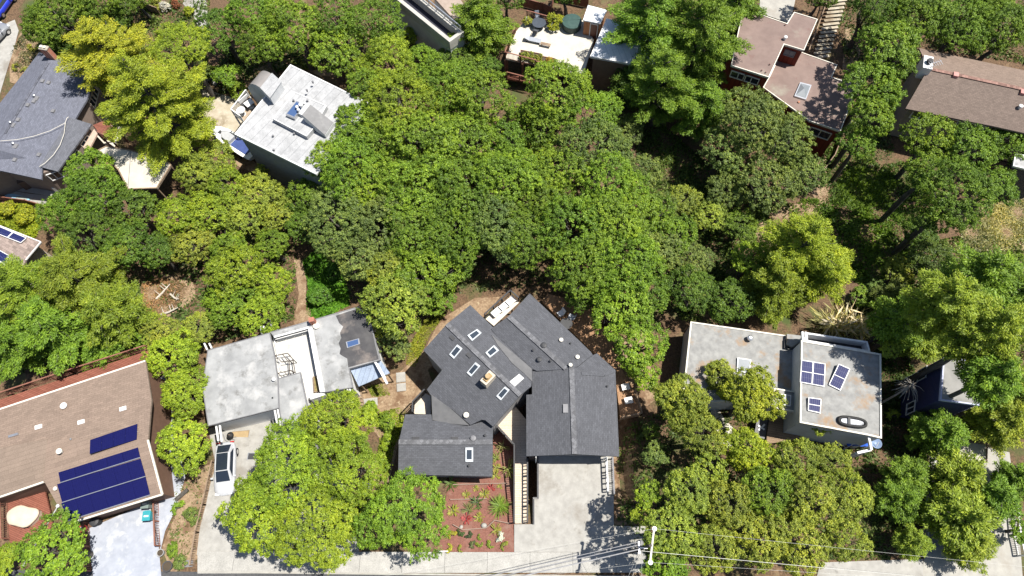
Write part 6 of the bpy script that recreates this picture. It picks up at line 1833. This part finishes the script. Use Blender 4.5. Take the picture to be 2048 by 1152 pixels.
for x, y, R, col, lab, w_ in ((770, 430, .5, YG, 'spiky green plant left of centre on the upper mulch terrace', 0), (835, 388, .4, YG, 'small pale green plant below the top board of the mulch bed', 0), (890, 425, .6, YG, 'yellow green spiky plant beside the big fan palm on the upper mulch terrace', 0),
        (932, 384, .5, RED, 'red leaved spiky plant on the upper mulch terrace', 0), (990, 376, .35, YG, 'small spiky plant at the right end of the upper mulch terrace', 0), (840, 480, .8, DG, 'wide green plant straddling the middle board of the mulch bed', 0),
        (788, 532, .85, (0.14, 0.16, 0.05), 'large spiky plant in the centre of the red mulch bed', 1), (685, 536, .7, YG, 'yellow green plant at the left edge of the middle mulch terrace', 0), (852, 580, .6, YG, 'pale green plant above the boulder in the mulch bed', 0),
        (770, 590, .6, RED, 'red leaved spiky plant left of the boulder in the mulch bed', 0), (960, 665, .75, (0.26, 0.27, 0.05), 'yellow green spiky plant below the angled boards', 1), (1045, 262, 1.2, (0.22, 0.24, 0.06), 'large arching spiky plant by the walkway beside the lower gable wing', 1),
        (1008, 112, .9, (0.2, 0.2, 0.07), 'dry tipped spiky plant under the corner of the walkway', 1), (970, 190, .8, (0.16, 0.2, 0.04), 'spiky plant close to the east end of the lower gable wing', 1), (968, 255, .6, YG, 'bright broad leaved plant beside the lower gable wing', 0), (962, 305, .6, YG, 'lime plant at the front corner of the lower gable wing', 0),
        (660, 352, 1.0, (0.09, 0.15, 0.03), 'dark fern like plant at the left end of the top board', 1)):
    spiky(*Zg(x, y), R, col, lab, w_, group=gp_)
spiky(*Zg(990, 505), 1.25, (0.16, 0.25, 0.03), 'big green fan palm in the red mulch bed beside the walkway', 2, 'palm', 'fan_palm')
for x, y, R, col, lab in ((675, 692, .45, (0.28, 0.28, 0.03), 'yellow green low bush near the left edge of the lower mulch bed'), (735, 680, .42, DG, 'dark green low bush below the left bend of the boards'), (788, 690, .4, (0.05, 0.08, 0.03), 'very dark low bush below the boards'),
        (855, 712, .32, OLIVE, 'small bush in the middle row of the lower mulch bed'), (855, 755, .38, OLIVE, 'small bush just below the middle row of the lower mulch bed'), (810, 760, .42, (0.1, 0.13, 0.05), 'brownish low bush in the front row of the mulch bed'), (925, 757, .42, OLIVE, 'round low bush in the front row right of centre'),
        (1018, 765, .45, YG, 'light green low bush in the right front corner of the mulch bed'), (655, 780, .45, (0.35, 0.34, 0.04), 'yellow flowering low bush beside the white sign post'), (728, 785, .38, YG, 'small light bush second from the sign post'), (990, 700, .55, (0.55, 0.56, 0.5), 'white flowering low bush below the fan palm')):
    plant(*Zg(x, y), R*20, 'shrub', col, 'low_bush', lab, 'bush', gp_)
# tall dry plume grass behind the grey flat roof
def plume(px, py, label, R, seed):
    c = G(px, py)
    rng = np.random.default_rng(seed)
    T = Thing('plume_grass', label, 'grass clump', c, 'dry plume grass behind the grey flat roof')
    def bl(n, L, col, w_, nm, lo):
        pts, nor, al, sz, tn = [], [], [], [], []
        for k in range(n):
            a = rng.uniform(0, 6.28); e = rng.uniform(lo, 1.45)
            d = np.array([math.cos(a)*math.cos(e), math.sin(a)*math.cos(e), math.sin(e)])
            l = L*rng.uniform(.6, 1.1)
            for t0 in (.2, .5, .8):
                pts.append(d*l*t0-np.array([0, 0, .3*t0*t0*l])); al.append(d-np.array([0, 0, .6*t0])); sz.append(l*.19)
                nor.append(rng.normal(size=3)*.6+np.array([0, -.2, .8])); tn.append(.5+rng.normal()*.2)
        me = leaf_mesh(nm, np.array(pts), np.array(nor), np.array(sz), np.array(tn), w_, rng, np.array(al))
        o = bpy.data.objects.new(nm, me); COL.objects.link(o); o.parent = T.o; o.color = (*col, 1)
    bl(110, R, (0.42, 0.4, 0.16), .08, 'leaves', .5)
    bl(26, R*1.25, (0.66, 0.56, 0.38), .14, 'plumes', .9)
plume(1655, 655, 'leftmost clump of dry plume grass behind the grey flat roof', 3.2, 1)
plume(1685, 652, 'middle clump of dry plume grass behind the grey flat roof', 3.4, 2)
plume(1712, 662, 'rightmost clump of dry plume grass behind the grey flat roof', 3.2, 3)
# ------------------------------------------------------------------ trees: photo x, y, crown radius in photo pixels, build, leaf colour, height factor, label
O_, F_, N_, S_, B_ = 'oak', 'fine', 'pine', 'shrub', 'ball'
TREES = [
 # upper left
 (84, 45, 50, O_, DARK, 1, 'dark oak beside the blue car in the upper left corner'),
 (128, 28, 66, O_, OAK, 1, 'broad green oak at the top edge, second tree from the blue car'),
 (205, 12, 62, O_, OAK, 1, 'green oak at the top edge behind the tip of the golden conifer'),
 (118, 100, 34, N_, DARK, 1, 'small dark conifer behind the red brick chimney'),
 (232, 42, 44, O_, DARK, 1, 'dark round oak just left of the board fence at the top'),
 (220, 112, 84, N_, GOLD, .8, 'golden yellow conifer with its tip toward the brick chimney, the farther of two'),
 (310, 212, 118, N_, (0.30, 0.345, 0.026), .8, 'large golden yellow conifer over the carport, the nearer of two'),
 (362, 92, 64, F_, BRIGHT, 1.6, 'fine leaved lime tree between the golden conifer and the stepping stones'),
 (384, 140, 38, F_, GREY, .9, 'grey green feathery shrub tree at the foot of the lime tree'),
 (452, 152, 32, O_, MID, .8, 'round green shrub tree at the upper edge of the worn concrete patio'),
 (425, 145, 20, S_, LIME, 1, 'small lime bush by the pale rocks of the patio'),
 (478, 178, 22, S_, LIME, 1, 'small green bush beside the curved stair tower'),
 (445, 62, 52, O_, DARK, 1, 'dark oak overhanging the stepping stones at the top'),
 (500, 30, 62, O_, OAK, 1, 'oak at the top edge right of the stepping stones'),
 (520, 92, 60, O_, OAK, 1, 'spreading oak above the bare bank behind the pale flat roof'),
 (590, 55, 72, O_, MID, 1, 'large mid green oak in the middle of the top left grove'),
 (670, 22, 66, O_, OAK, 1, 'oak at the top edge left of the dark roof terrace'),
 (665, 95, 58, O_, MID, 1, 'green oak over the north corner of the pale flat roof'),
 (745, 45, 62, O_, OAK, 1, 'oak touching the left end of the dark roof terrace'),
 (822, 78, 22, S_, BRIGHT, 2.2, 'small bright lime tree below the dark roof terrace'),
 (775, 125, 74, F_, LIME, 1, 'bright green tree below the dark roof terrace'),
 (728, 172, 50, O_, MID, 2.0, 'oak shading the east corner of the pale flat roof'),
 (842, 120, 44, O_, MID, 1, 'mid green oak at the lower tip of the dark roof terrace'),
 (972, 48, 66, N_, (0.16, 0.25, 0.02), .8, 'leafy bright pine between the dark roof terrace and the sunny terrace'),
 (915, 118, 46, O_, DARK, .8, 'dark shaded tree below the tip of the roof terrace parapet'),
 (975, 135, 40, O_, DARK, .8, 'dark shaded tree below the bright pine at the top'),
 (1056, 42, 14, S_, YG, 1, 'yellow shrub left of the round patio table'),
 (1110, 40, 22, S_, (0.25, 0.28, 0.02), 1.2, 'yellow green shrub between the table and the green spa'),
 # central canopy
 (800, 205, 92, O_, LIME, 1, 'bright oak crown at the north west of the central grove by the pale roof'),
 (885, 185, 79, O_, MID, 1, 'oak crown in the central grove directly below the roof terrace tip'),
 (965, 205, 81, O_, MID, 1, 'oak crown in the central grove left of the lower redwood deck'),
 (716, 245, 59, O_, MID, 1.7, 'oak crown overhanging the right hand end of the pale flat roof'),
 (652, 322, 53, O_, MID, 1.8, 'oak crown covering the south corner of the pale flat roof'),
 (765, 290, 79, O_, MID, 1, 'oak crown in the grove just right of the tree over the light monitor'),
 (850, 290, 88, O_, MID, 1, 'big oak crown in the north of the central grove, below the roof terrace'),
 (938, 290, 81, O_, MID, 1, 'oak crown of the central grove two below the bright pine'),
 (1008, 285, 62, O_, OAK, 1, 'oak crown bordering the dark gap under the redwood deck'),
 (930, 235, 56, O_, MID, 1.1, 'oak crown between the roof terrace tip and the middle of the grove'),
 (1045, 240, 40, O_, OAK, 1, 'narrow oak just left of the dark gap under the redwood deck'),
 (1012, -6, 42, O_, DARK, 1, 'dark oak at the top edge left of the terrace fence'),
 (1135, -18, 44, O_, DARK, 1, 'dark oak at the top edge behind the red board fence'),
 (165, -6, 52, O_, OAK, 1, 'oak at the top edge, third tree from the blue car'),
 (1640, -10, 40, O_, DARK, 1, 'dark oak at the top edge over the garden steps'),
 (270, -8, 36, O_, OAK, 1, 'oak at the top edge left of the garden board fence'),
 (1112, 182, 79, O_, MID, 1, 'oak right in front of the sunny terrace planters'),
 (1168, 232, 73, O_, MID, 1, 'oak below the corner of the bright white metal roof'),
 (1090, 255, 64, O_, OAK, 1, 'oak right of the dark gap under the redwood deck'),
 (1190, 300, 77, O_, GREY, 1, 'greyish oak left of the foot of the tall green pine'),
 (1070, 312, 46, O_, OLIVE, .9, 'olive oak beside the tiny bare patch in the central grove'),
 (1255, 255, 42, O_, GREY, .8, 'small grey green tree in the shade under the tall pine'),
 (1128, 345, 77, O_, MID, 1, 'oak crown south of the tiny bare patch in the grove'),
 (1212, 375, 81, O_, MID, 1, 'oak crown in the east part of the central grove below the greyish oak'),
 (1285, 345, 51, O_, GREY, 1, 'grey green oak at the east fringe of the grove under the tall pine'),
 (620, 392, 48, O_, OAK, 1, 'oak just below the south corner of the pale flat roof'),
 (692, 345, 73, O_, MID, 1.4, 'vivid oak crown right of the pale flat roof, lower of the pair'),
 (765, 372, 81, O_, LIME, 1, 'bright oak crown near the left centre of the grove'),
 (848, 376, 86, O_, MID, 1, 'oak crown in the heart of the grove, left of centre'),
 (930, 378, 86, O_, OAK, 1, 'oak crown in the heart of the grove, second from its left'),
 (1015, 370, 84, O_, MID, 1, 'oak crown in the heart of the grove, right of centre'),
 (1070, 405, 73, O_, OAK, 1, 'oak crown between the heart of the grove and its east part'),
 (610, 445, 44, O_, DARK, .9, 'dark oak above the upper end of the dirt trail'),
 (685, 440, 75, O_, GREY, 1, 'grey green oak over the upper end of the ivy slope'),
 (755, 455, 79, O_, GREY, 1, 'second grey green oak, just right of the one over the ivy'),
 (722, 520, 68, O_, GREY, 1, 'grey green oak standing over the lower part of the ivy slope'),
 (835, 455, 77, O_, OAK, 1, 'oak crown of the grove above the olive trees by the lower flat roof'),
 (912, 462, 79, O_, OAK, 1, 'oak crown uphill of the north deck, left one'),
 (985, 455, 79, O_, GREY, 1, 'slightly grey oak crown uphill of the big shaded hollow'),
 (1060, 470, 73, O_, OAK, 1, 'oak crown edging the shaded hollow behind the grey gables'),
 (1135, 450, 86, O_, OAK, 1, 'large oak crown north east of the shaded hollow'),
 (1220, 450, 81, O_, MID, 1, 'oak crown in the south east of the grove, upper one'),
 (1290, 428, 64, O_, OAK, 1, 'oak crown at the east edge of the grove near the olive pair'),
 (775, 545, 62, O_, OLIVE, 1, 'olive tinted oak above the dark tar patch'),
 (800, 605, 70, O_, OLIVE, 1, 'olive oak at the north east corner of the flat roof with the tar patch'),
 (760, 640, 37, O_, OLIVE, 1, 'small olive tree touching the tar patched roof edge'),
 (785, 690, 37, O_, GREY, .9, 'grey green tree beside the blue metal lean-to'),
 (850, 540, 68, O_, MID, 1, 'oak between the olive trees and the shaded hollow'),
 (915, 520, 48, O_, OAK, 1, 'oak on the left rim of the shaded hollow'),
 (880, 600, 37, O_, OAK, .9, 'small oak by the bare patch at the tip of the western gable'),
 (1180, 530, 77, O_, OAK, 1, 'oak on the right rim of the shaded hollow'),
 (1248, 540, 81, O_, MID, 1, 'oak crown uphill of the orange brown deck'),
 (1305, 505, 59, O_, GREY, 1, 'grey green oak right of the crown above the orange deck'),
 (1165, 585, 51, O_, OAK, 1, 'oak leaning over the top end of the orange brown deck'),
 (1250, 615, 73, O_, MID, 1, 'oak standing over the middle of the orange brown deck'),
 (1300, 590, 57, O_, OAK, 1, 'oak between the orange deck and the far flat roof, upper one'),
 (1272, 690, 64, O_, MID, 1, 'oak overhanging the east side of the grey shingle roof'),
 (1290, 745, 42, O_, MID, 1, 'oak at the lower end of the orange brown deck'),
 (1365, 400, 44, O_, OLIVE, .9, 'olive oak in the gap left of the grey oak group'),
 (1420, 430, 44, O_, OLIVE, .9, 'second olive oak, right beside the bare ground below the grey oak group'),
 (1345, 470, 53, O_, OAK, 1, 'oak between the olive pair and the grove'),
 (1390, 520, 48, O_, GREY, .9, 'grey green shrub tree at the edge of the bare ground below the olive pair'),
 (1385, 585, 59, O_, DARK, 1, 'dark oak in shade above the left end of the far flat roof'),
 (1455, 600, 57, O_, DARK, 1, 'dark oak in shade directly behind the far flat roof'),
 # left middle
 (182, 345, 62, O_, MID, 1, 'oak against the lean-to of the blue grey house'),
 (195, 388, 70, O_, OAK, 1, 'wide oak below the carport on the left'),
 (125, 425, 52, O_, OAK, 1, 'oak above the small pinkish roof with solar panels'),
 (270, 420, 60, O_, DARK, 1, 'dark oak just below the front edge of the carport'),
 (170, 478, 68, O_, DARK, 1, 'dark oak right of the small pinkish roof'),
 (255, 490, 62, O_, DARK, 1, 'dark oak uphill of the dry clearing, left one'),
 (315, 505, 48, O_, DARK, 1, 'dark oak at the upper rim of the dry clearing'),
 (352, 430, 56, O_, LIME, 1, 'yellow green oak right of the dark oak below the carport'),
 (422, 322, 46, O_, OLIVE, 1, 'olive tree below the bow of the white boat'),
 (392, 352, 50, O_, OLIVE, 1, 'olive tree between the carport and the boat'),
 (455, 372, 52, O_, LIME, 1, 'yellow green tree below the stern of the white boat'),
 (418, 430, 54, O_, LIME, 1, 'yellow green oak in the middle of the left hillside'),
 (530, 332, 24, O_, OLIVE, 1, 'small olive tree by the south wall of the pale flat roof house'),
 (515, 392, 50, O_, OLIVE, 1, 'olive tree below the small tree at the pale house wall'),
 (490, 440, 52, O_, OLIVE, 1, 'olive oak left of the dark oak above the trail'),
 (552, 432, 42, O_, OLIVE, 1, 'olive tree next to the dark oak above the trail'),
 (385, 495, 50, O_, OLIVE, 1, 'olive oak uphill of the dry clearing, right one'),
 (460, 500, 50, O_, MID, 1, 'green tree behind the bright pair left of the trail'),
 (545, 490, 44, O_, MID, 1, 'green tree at the upper left of the dirt trail'),
 (470, 545, 66, F_, LIME, 1, 'bright green leafy tree left of the trail, larger of the bright pair'),
 (545, 560, 52, F_, BRIGHT, 1, 'bright green leafy tree hugging the trail, smaller of the bright pair'),
 (520, 625, 52, F_, LIME, 1, 'lime tree behind the projecting beams of the terrace flat roof'),
 (455, 615, 50, O_, MID, 1, 'green tree between the dry clearing and the terrace flat roof'),
 (400, 655, 46, O_, OLIVE, .8, 'low olive tree behind the left corner of the terrace flat roof'),
 (330, 665, 46, O_, OLIVE, .8, 'low olive tree below the dry clearing'),
 (285, 678, 36, O_, OAK, .8, 'low oak behind the end of the long redwood deck'),
 (60, 590, 84, N_, (0.18, 0.25, 0.022), .85, 'broad green pine at the left edge below the small solar roof'),
 (160, 560, 86, N_, (0.2, 0.25, 0.024), .85, 'yellowish green pine left of the dry clearing, upper one'),
 (225, 620, 72, N_, (0.17, 0.23, 0.022), .85, 'pine touching the left rim of the dry clearing'),
 (120, 665, 84, N_, PINE, .75, 'large green pine above the brown solar roof'),
 (25, 690, 72, N_, PINE, .75, 'green pine at the left edge above the redwood deck'),
 (215, 690, 46, N_, PINE, .75, 'small pine over the middle of the long redwood deck'),
 (180, 722, 28, O_, MID, .9, 'small green tree leaning over the redwood deck rail'),
 # bottom left
 (345, 705, 58, F_, BRIGHT, 1, 'bright lime tree at the upper end of the row along the brown solar roof'),
 (362, 790, 56, F_, BRIGHT, 1, 'bright lime tree in the middle of the row between the two roofs'),
 (368, 880, 62, F_, BRIGHT, 1, 'bright lime tree at the lower end of the row by the dry bank'),
 (668, 852, 86, F_, LIME, 1, 'lime green tree covering the front corner of the terrace flat roof'),
 (572, 942, 100, F_, LIME, 1, 'lime green street tree above the hood of the white car'),
 (688, 942, 90, F_, LIME, 1, 'lime green tree above the path by the lower gable wing'),
 (508, 1036, 82, F_, LIME, 1, 'lime green street tree at the mouth of the concrete drive'),
 (636, 1062, 90, F_, BRIGHT, 1, 'lime green street tree overhanging the pavement'),
 (700, 1035, 40, F_, LIME, 1, 'narrow lime green tree between the two street tree crowns'),
 (806, 1024, 94, F_, MID, 1, 'round mid green street tree at the left end of the red mulch bed'),
 (105, 1105, 78, O_, MID, 1, 'round green tree in the bottom left corner'),
 (15, 1110, 34, F_, LIME, .9, 'small lime bush at the very bottom left edge'),
 (345, 1098, 18, S_, OAK, 1, 'green bush by the foot of the brown rail on the dry bank'),
 (385, 1030, 20, S_, GREY, 1, 'grey green sage bush in the middle of the dry bank'),
 (355, 1015, 14, S_, MID, 1, 'small green bush just below the log on the dry bank'),
 (362, 1125, 18, S_, GREY, 1, 'grey leafed bush at the street end of the dry bank'),
 (740, 830, 28, S_, BRIGHT, 1, 'bright yellow green bush below the step slabs'),
 (772, 845, 24, S_, MID, 1, 'green bush between the step slabs and the lower gable wing'),
 (775, 885, 18, S_, BRIGHT, 1, 'lime bush along the west wall of the lower gable wing'),
 (640, 590, 26, S_, (0.09, 0.2, 0.02), 1, 'bright green bush in the ivy beside the trail'),
 (672, 545, 22, S_, (0.09, 0.19, 0.02), 1, 'green bush at the upper edge of the ivy'),
 (330, 14, 14, S_, (0.5, 0.5, 0.45), 1, 'white flowering bush beside the board fence at the top'),
 (312, 6, 16, S_, YG, 1, 'yellow green bush behind the board fence at the top'),
 (378, 24, 14, S_, (0.3, 0.34, 0.02), 1, 'bright yellow bush at the edge of the stepping stones'),
 (350, 8, 12, S_, (0.2, 0.07, 0.03), 1, 'reddish bush between the white flowers and the stepping stones'),
 (50, 140, 10, S_, YG, 1, 'yellow green bush in the ground cover by the silver car'),
 (30, 135, 9, S_, YG, 1, 'lime bush nearest the silver car'),
 (65, 95, 10, S_, YG, 1, 'small bush between the chimney and the drive'),
 (12, 420, 22, S_, (0.3, 0.32, 0.02), 1, 'yellow flowering shrub below the shaded patio'),
 (48, 432, 24, S_, (0.25, 0.3, 0.02), 1, 'lime vine mound above the small solar roof'),
 (218, 262, 14, S_, (0.3, 0.06, 0.02), 1.6, 'small red leaved maple on the red brown deck'),
 (1052, 112, 14, S_, YG, 1, 'yellow green plant in the left planter of the terrace'),
 (1072, 118, 14, S_, (0.2, 0.24, 0.03), 1, 'green plant at the right end of the left planter'),
 (1098, 124, 13, S_, (0.32, 0.22, 0.03), 1, 'orange tinged plant in the right planter of the terrace'),
 # right of the terrace
 (1300, 45, 92, N_, PINE, .95, 'tall green pine overhanging the bright white metal roof'),
 (1400, 70, 98, N_, PINE, 1.05, 'tallest green pine at the top, left of the pink flat roofs'),
 (1325, 165, 82, N_, PINE, .95, 'tall green pine below the white metal roof'),
 (1395, 215, 62, N_, PINE, .9, 'green pine standing in front of the tallest pine'),
 (1470, 25, 66, N_, PINE, .9, 'green pine at the top edge beside the pink upper roof'),
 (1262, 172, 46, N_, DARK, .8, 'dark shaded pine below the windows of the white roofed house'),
 (1505, 255, 82, O_, GREY, 1, 'large grey green oak below the pink flat roofs, upper left of its group'),
 (1575, 285, 72, O_, GREY, 1, 'grey green oak against the lower edge of the pink roof'),
 (1445, 300, 62, O_, GREY, 1, 'grey green oak left of its group, beside the tall pine foot'),
 (1608, 345, 56, O_, GREY, 1, 'grey green oak at the right end of its group by the timber fence'),
 (1530, 360, 66, O_, GREY, 1, 'grey green oak at the lower middle of its group'),
 (1455, 375, 48, O_, GREY, 1, 'grey green oak at the lower left of its group above bare ground'),
 (1772, 92, 66, O_, OAK, 2.1, 'oak at the upper end of the row right of the pink roof'),
 (1748, 165, 64, O_, OAK, 2.1, 'oak second in the row right of the pink roof'),
 (1738, 232, 60, O_, OAK, 2.1, 'oak third in the row right of the pink roof'),
 (1718, 288, 46, O_, OAK, 2.1, 'oak at the lower end of the row right of the pink roof'),
 (1745, 18, 68, O_, DARK, 1, 'dark oak at the top edge above the garden steps'),
 (1835, 40, 70, O_, OAK, 1, 'oak at the top edge behind the white chimney box'),
 (1920, 50, 72, O_, OAK, 1, 'oak at the top edge behind the brown gable roof, middle one'),
 (2005, 62, 70, O_, OAK, 1, 'oak at the top right shading the back of the brown gable roof'),
 (1985, 5, 56, N_, PINE, .8, 'pine tip in the top right corner'),
 (1868, 272, 62, O_, MID, 1.7, 'oak in front of the brown gable house, left one'),
 (1935, 300, 64, O_, OAK, 1.8, 'oak in front of the brown gable house, middle one'),
 (2018, 285, 52, O_, OAK, 1, 'oak in front of the brown gable house at the right edge'),
 (1850, 350, 60, O_, OAK, 2.2, 'oak below the left one of the brown gable house'),
 (1915, 390, 78, O_, OAK, 2.2, 'large oak at the upper left of the dry grass bank'),
 (1985, 370, 48, O_, OAK, 1, 'oak between the dry grass bank and the dark walled corner house'),
 (1872, 430, 56, O_, OAK, 2.2, 'oak on the right rim of the shaded weedy hollow'),
 (1600, 505, 90, N_, (0.265, 0.335, 0.026), 1.0, 'yellow green pine behind the plume grass, upper one'),
 (1555, 580, 66, N_, (0.18, 0.25, 0.022), 1.0, 'greener pine behind the middle of the far flat roof'),
 (1640, 535, 68, N_, (0.25, 0.33, 0.026), 1.0, 'yellow green pine closest to the plume grass'),
 (1500, 520, 52, O_, LIME, .9, 'lime tree at the left foot of the yellow green pine'),
 (1480, 450, 44, O_, OAK, .9, 'small oak filling the bare slope below the grey oak group'),
 (1325, 415, 46, O_, GREY, 1, 'grey green oak in the gap between the grove and the olive pair'),
 (1840, 470, 44, O_, DARK, .9, 'dark oak in the shade of the weedy hollow'),
 (1722, 596, 30, O_, OAK, .8, 'small oak right behind the leftmost plume grass'),
 (2035, 540, 50, O_, OAK, 1, 'oak at the right edge below the dry grass bank'),
 (1755, 580, 34, O_, GREY, .8, 'small grey green tree in the shaded weedy hollow'),
 (1860, 520, 64, O_, (0.1, 0.155, 0.025), .9, 'olive green tree below the dry grass bank'),
 (1795, 545, 40, O_, OLIVE, .8, 'brownish olive tree on the lower side of the shaded hollow'),
 (1888, 598, 80, N_, PINEY, 2.5, 'yellowish pine above the navy house, left of two'),
 (1960, 575, 84, N_, PINE, 1.4, 'green pine above the navy house, right of two'),
 (2030, 610, 72, N_, PINE, .9, 'green pine at the right edge level with the far flat roof'),
 (1800, 640, 58, N_, PINE, 1.6, 'pine at the back right corner of the grey flat roof'),
 (1850, 680, 52, N_, PINEY, .8, 'pine touching the back of the navy wall'),
 (1970, 680, 84, N_, PINEY, 2.5, 'yellowish pine over the roof of the navy house'),
 (2015, 790, 80, N_, PINEY, .9, 'yellowish pine at the right edge level with the navy house'),
 (1785, 600, 44, N_, (0.12, 0.165, 0.03), .8, 'sparse pine right of the plume grass'),
 (2010, 840, 70, N_, PINEY, .9, 'yellowish pine above the right white railing'),
 (1880, 865, 58, N_, PINE, .9, 'pine in front of the navy windows'),
 (1782, 700, 26, O_, PINEY, 4.2, 'tiny pine tuft at the corner of the grey flat roof'),
 (1785, 830, 14, S_, PINEY, 2.5, 'small bright tuft in the dark gap beside the grey flat roof'),
 (1812, 955, 42, N_, PINE, .9, 'pine at the left white railing'),
 (1912, 955, 56, N_, PINEY, .9, 'yellowish pine over the shaded drive, upper one'),
 (1915, 1035, 62, N_, PINEY, .9, 'yellowish pine over the parked pale blue car'),
 (1795, 1000, 44, N_, PINE, .9, 'pine between the round oaks and the left white railing'),
 (1825, 1085, 40, N_, PINEY, .9, 'yellowish pine at the street end of the left white railing'),
 (2036, 960, 44, N_, PINE, .9, 'green pine at the right edge beside the right white railing'),
 (1985, 755, 60, N_, PINE, 3.2, 'green pine hiding the front of the navy house roof'),
 (1940, 1090, 46, N_, PINEY, .9, 'yellowish pine at the street end of the shaded drive'),
 (1985, 1000, 52, N_, PINE, .95, 'green pine between the cars and the right white railing'),
 (2042, 1060, 32, O_, OAK, .9, 'oak at the right edge by the street'),
 # lower right
 (1440, 755, 38, B_, OLIVE, 1.7, 'small round tree partly over the west flat roof'),
 (1500, 795, 60, B_, (0.23, 0.29, 0.026), 1.7, 'rounded clipped tree against the white framed skylight'),
 (1362, 802, 58, B_, OLIVE, 1.7, 'rounded tree at the west end of the weathered flat roof'),
 (1402, 865, 58, O_, OLIVE, 1.7, 'olive round tree below the west end of the weathered flat roof'),
 (1492, 900, 54, B_, (0.27, 0.34, 0.024), 1.7, 'bright ball shaped tree in front of the brown courtyard'),
 (1420, 935, 50, O_, OLIVE, 1.7, 'olive tree left below the bright ball shaped tree'),
 (1640, 850, 30, O_, OLIVE, 2.21, 'slim olive tree hiding the front solar panel'),
 (1590, 925, 62, O_, OLIVE, 1.7, 'olive oak right below the brown courtyard'),
 (1660, 925, 56, O_, OLIVE, 1.7, 'olive oak in front of the dinghy end of the flat roof'),
 (1530, 985, 66, O_, MID, 1.7, 'green oak in the middle of the lower right thicket'),
 (1625, 1000, 70, O_, OLIVE, 1.7, 'olive oak in the lower right thicket right of the green one'),
 (1700, 1000, 58, O_, OLIVE, 1.7, 'olive oak at the right side of the lower right thicket'),
 (1450, 1010, 66, O_, OLIVE, 1.7, 'olive oak in the lower right thicket left of the green one'),
 (1372, 985, 64, O_, OLIVE, 2.4, 'olive oak at the upper left of the lower right thicket'),
 (1298, 985, 32, O_, LIME, 4.5, 'small lime tree at the left fringe of the lower right thicket'),
 (1284, 1028, 26, O_, LIME, 5, 'smaller lime tree beside the upper insulator'),
 (1345, 1055, 58, O_, OLIVE, 2.6, 'oak right of the crossarm of the utility pole'),
 (1335, 1125, 50, O_, MID, 2.4, 'oak at the street directly below the crossarm'),
 (1430, 1095, 64, O_, OLIVE, 1.7, 'olive oak at the street, second from the crossarm'),
 (1520, 1085, 64, O_, OLIVE, 1.7, 'olive oak at the street, third from the crossarm'),
 (1605, 1090, 66, O_, OLIVE, 1.7, 'olive oak at the street, fourth from the crossarm'),
 (1690, 1080, 60, O_, OLIVE, 1.7, 'olive oak at the street end of the lower right thicket'),
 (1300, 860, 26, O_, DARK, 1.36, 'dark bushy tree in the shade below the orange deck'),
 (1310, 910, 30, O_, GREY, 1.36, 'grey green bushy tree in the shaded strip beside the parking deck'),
]
for (x, y, r, kd, col, hs, lab) in TREES:
    nm = {'oak': 'oak_tree', 'fine': 'leafy_tree', 'pine': 'pine_tree', 'shrub': 'shrub', 'ball': 'round_tree'}[kd]
    plant(x, y, r, kd, col, nm, lab, 'shrub' if kd == 'shrub' else 'tree', {'oak': 'oaks on the hillside', 'pine': 'pines on the hillside'}.get(kd), hs, up=.6 if 'planter of the terrace' in lab or 'left planter' in lab or 'patio table' in lab or 'green spa' in lab else None)
# dead grey branch spray on the navy wall side
c = P(1826, 768, 2.0)
rg = np.random.default_rng(8)
gz = float(g(c[0]-.8, c[1]-.6))
T = Thing('dead_tree', 'bare pale dead tree spraying twigs in front of the navy wall', 'dead tree', (c[0]-.8, c[1]-.6, gz))
T.part('trunk', MB().tube([(c[0]-.8, c[1]-.6, gz-.2), (c[0]-.7, c[1]-.5, 0), tuple(c)], [.12, .09, .05], 8), PALEBARK)
m = MB()
for k in range(46):
    a = rg.uniform(0, 6.28); e = rg.uniform(-.1, 1.0); l = rg.uniform(.6, 1.7)
    s = np.array(c)*1.0-np.array([0, 0, rg.uniform(0, .8)])
    p1 = s+np.array([math.cos(a)*math.cos(e)-.35, math.sin(a)*math.cos(e)-.2, math.sin(e)*.7])*l*.55
    p2 = p1+np.array([math.cos(a)*.7-.3, math.sin(a)*.7-.25, rg.uniform(-.3, .3)])*l*.5
    m.tube([tuple(s), tuple(p1), tuple(p2)], [.035, .022, .01], 4)
T.part('twigs', m, PALEBARK)
# fallen pale branches in the dry clearing
for k, (x, y, a, l, lab) in enumerate(((325, 585, .9, 1.8, 'pale cut branch lying at the left of the dry clearing'), (348, 595, -.7, 1.3, 'short pale cut branch lying in the middle of the dry clearing'), (335, 625, .3, 2.0, 'pale cut branch lying at the lower end of the dry clearing'))):
    c = G(x, y, .3)
    m = MB()
    d = np.array([math.cos(a), math.sin(a), .1])
    m.tube([tuple(c-d*l/2), tuple(c+d*.1), tuple(c+d*l/2+np.array([.1, .2, .05]))], [.13, .1, .05], 7)
    for s in (-.2, .2, .35):
        m.tube([tuple(c+d*s*l), tuple(c+d*s*l+np.array([-d[1]*.6, d[0]*.6, .4]))], [.05, .02], 5)
    solo('cut_branch', lab, 'branch', m, PALEBARK, c, 'cut branches in the dry clearing')
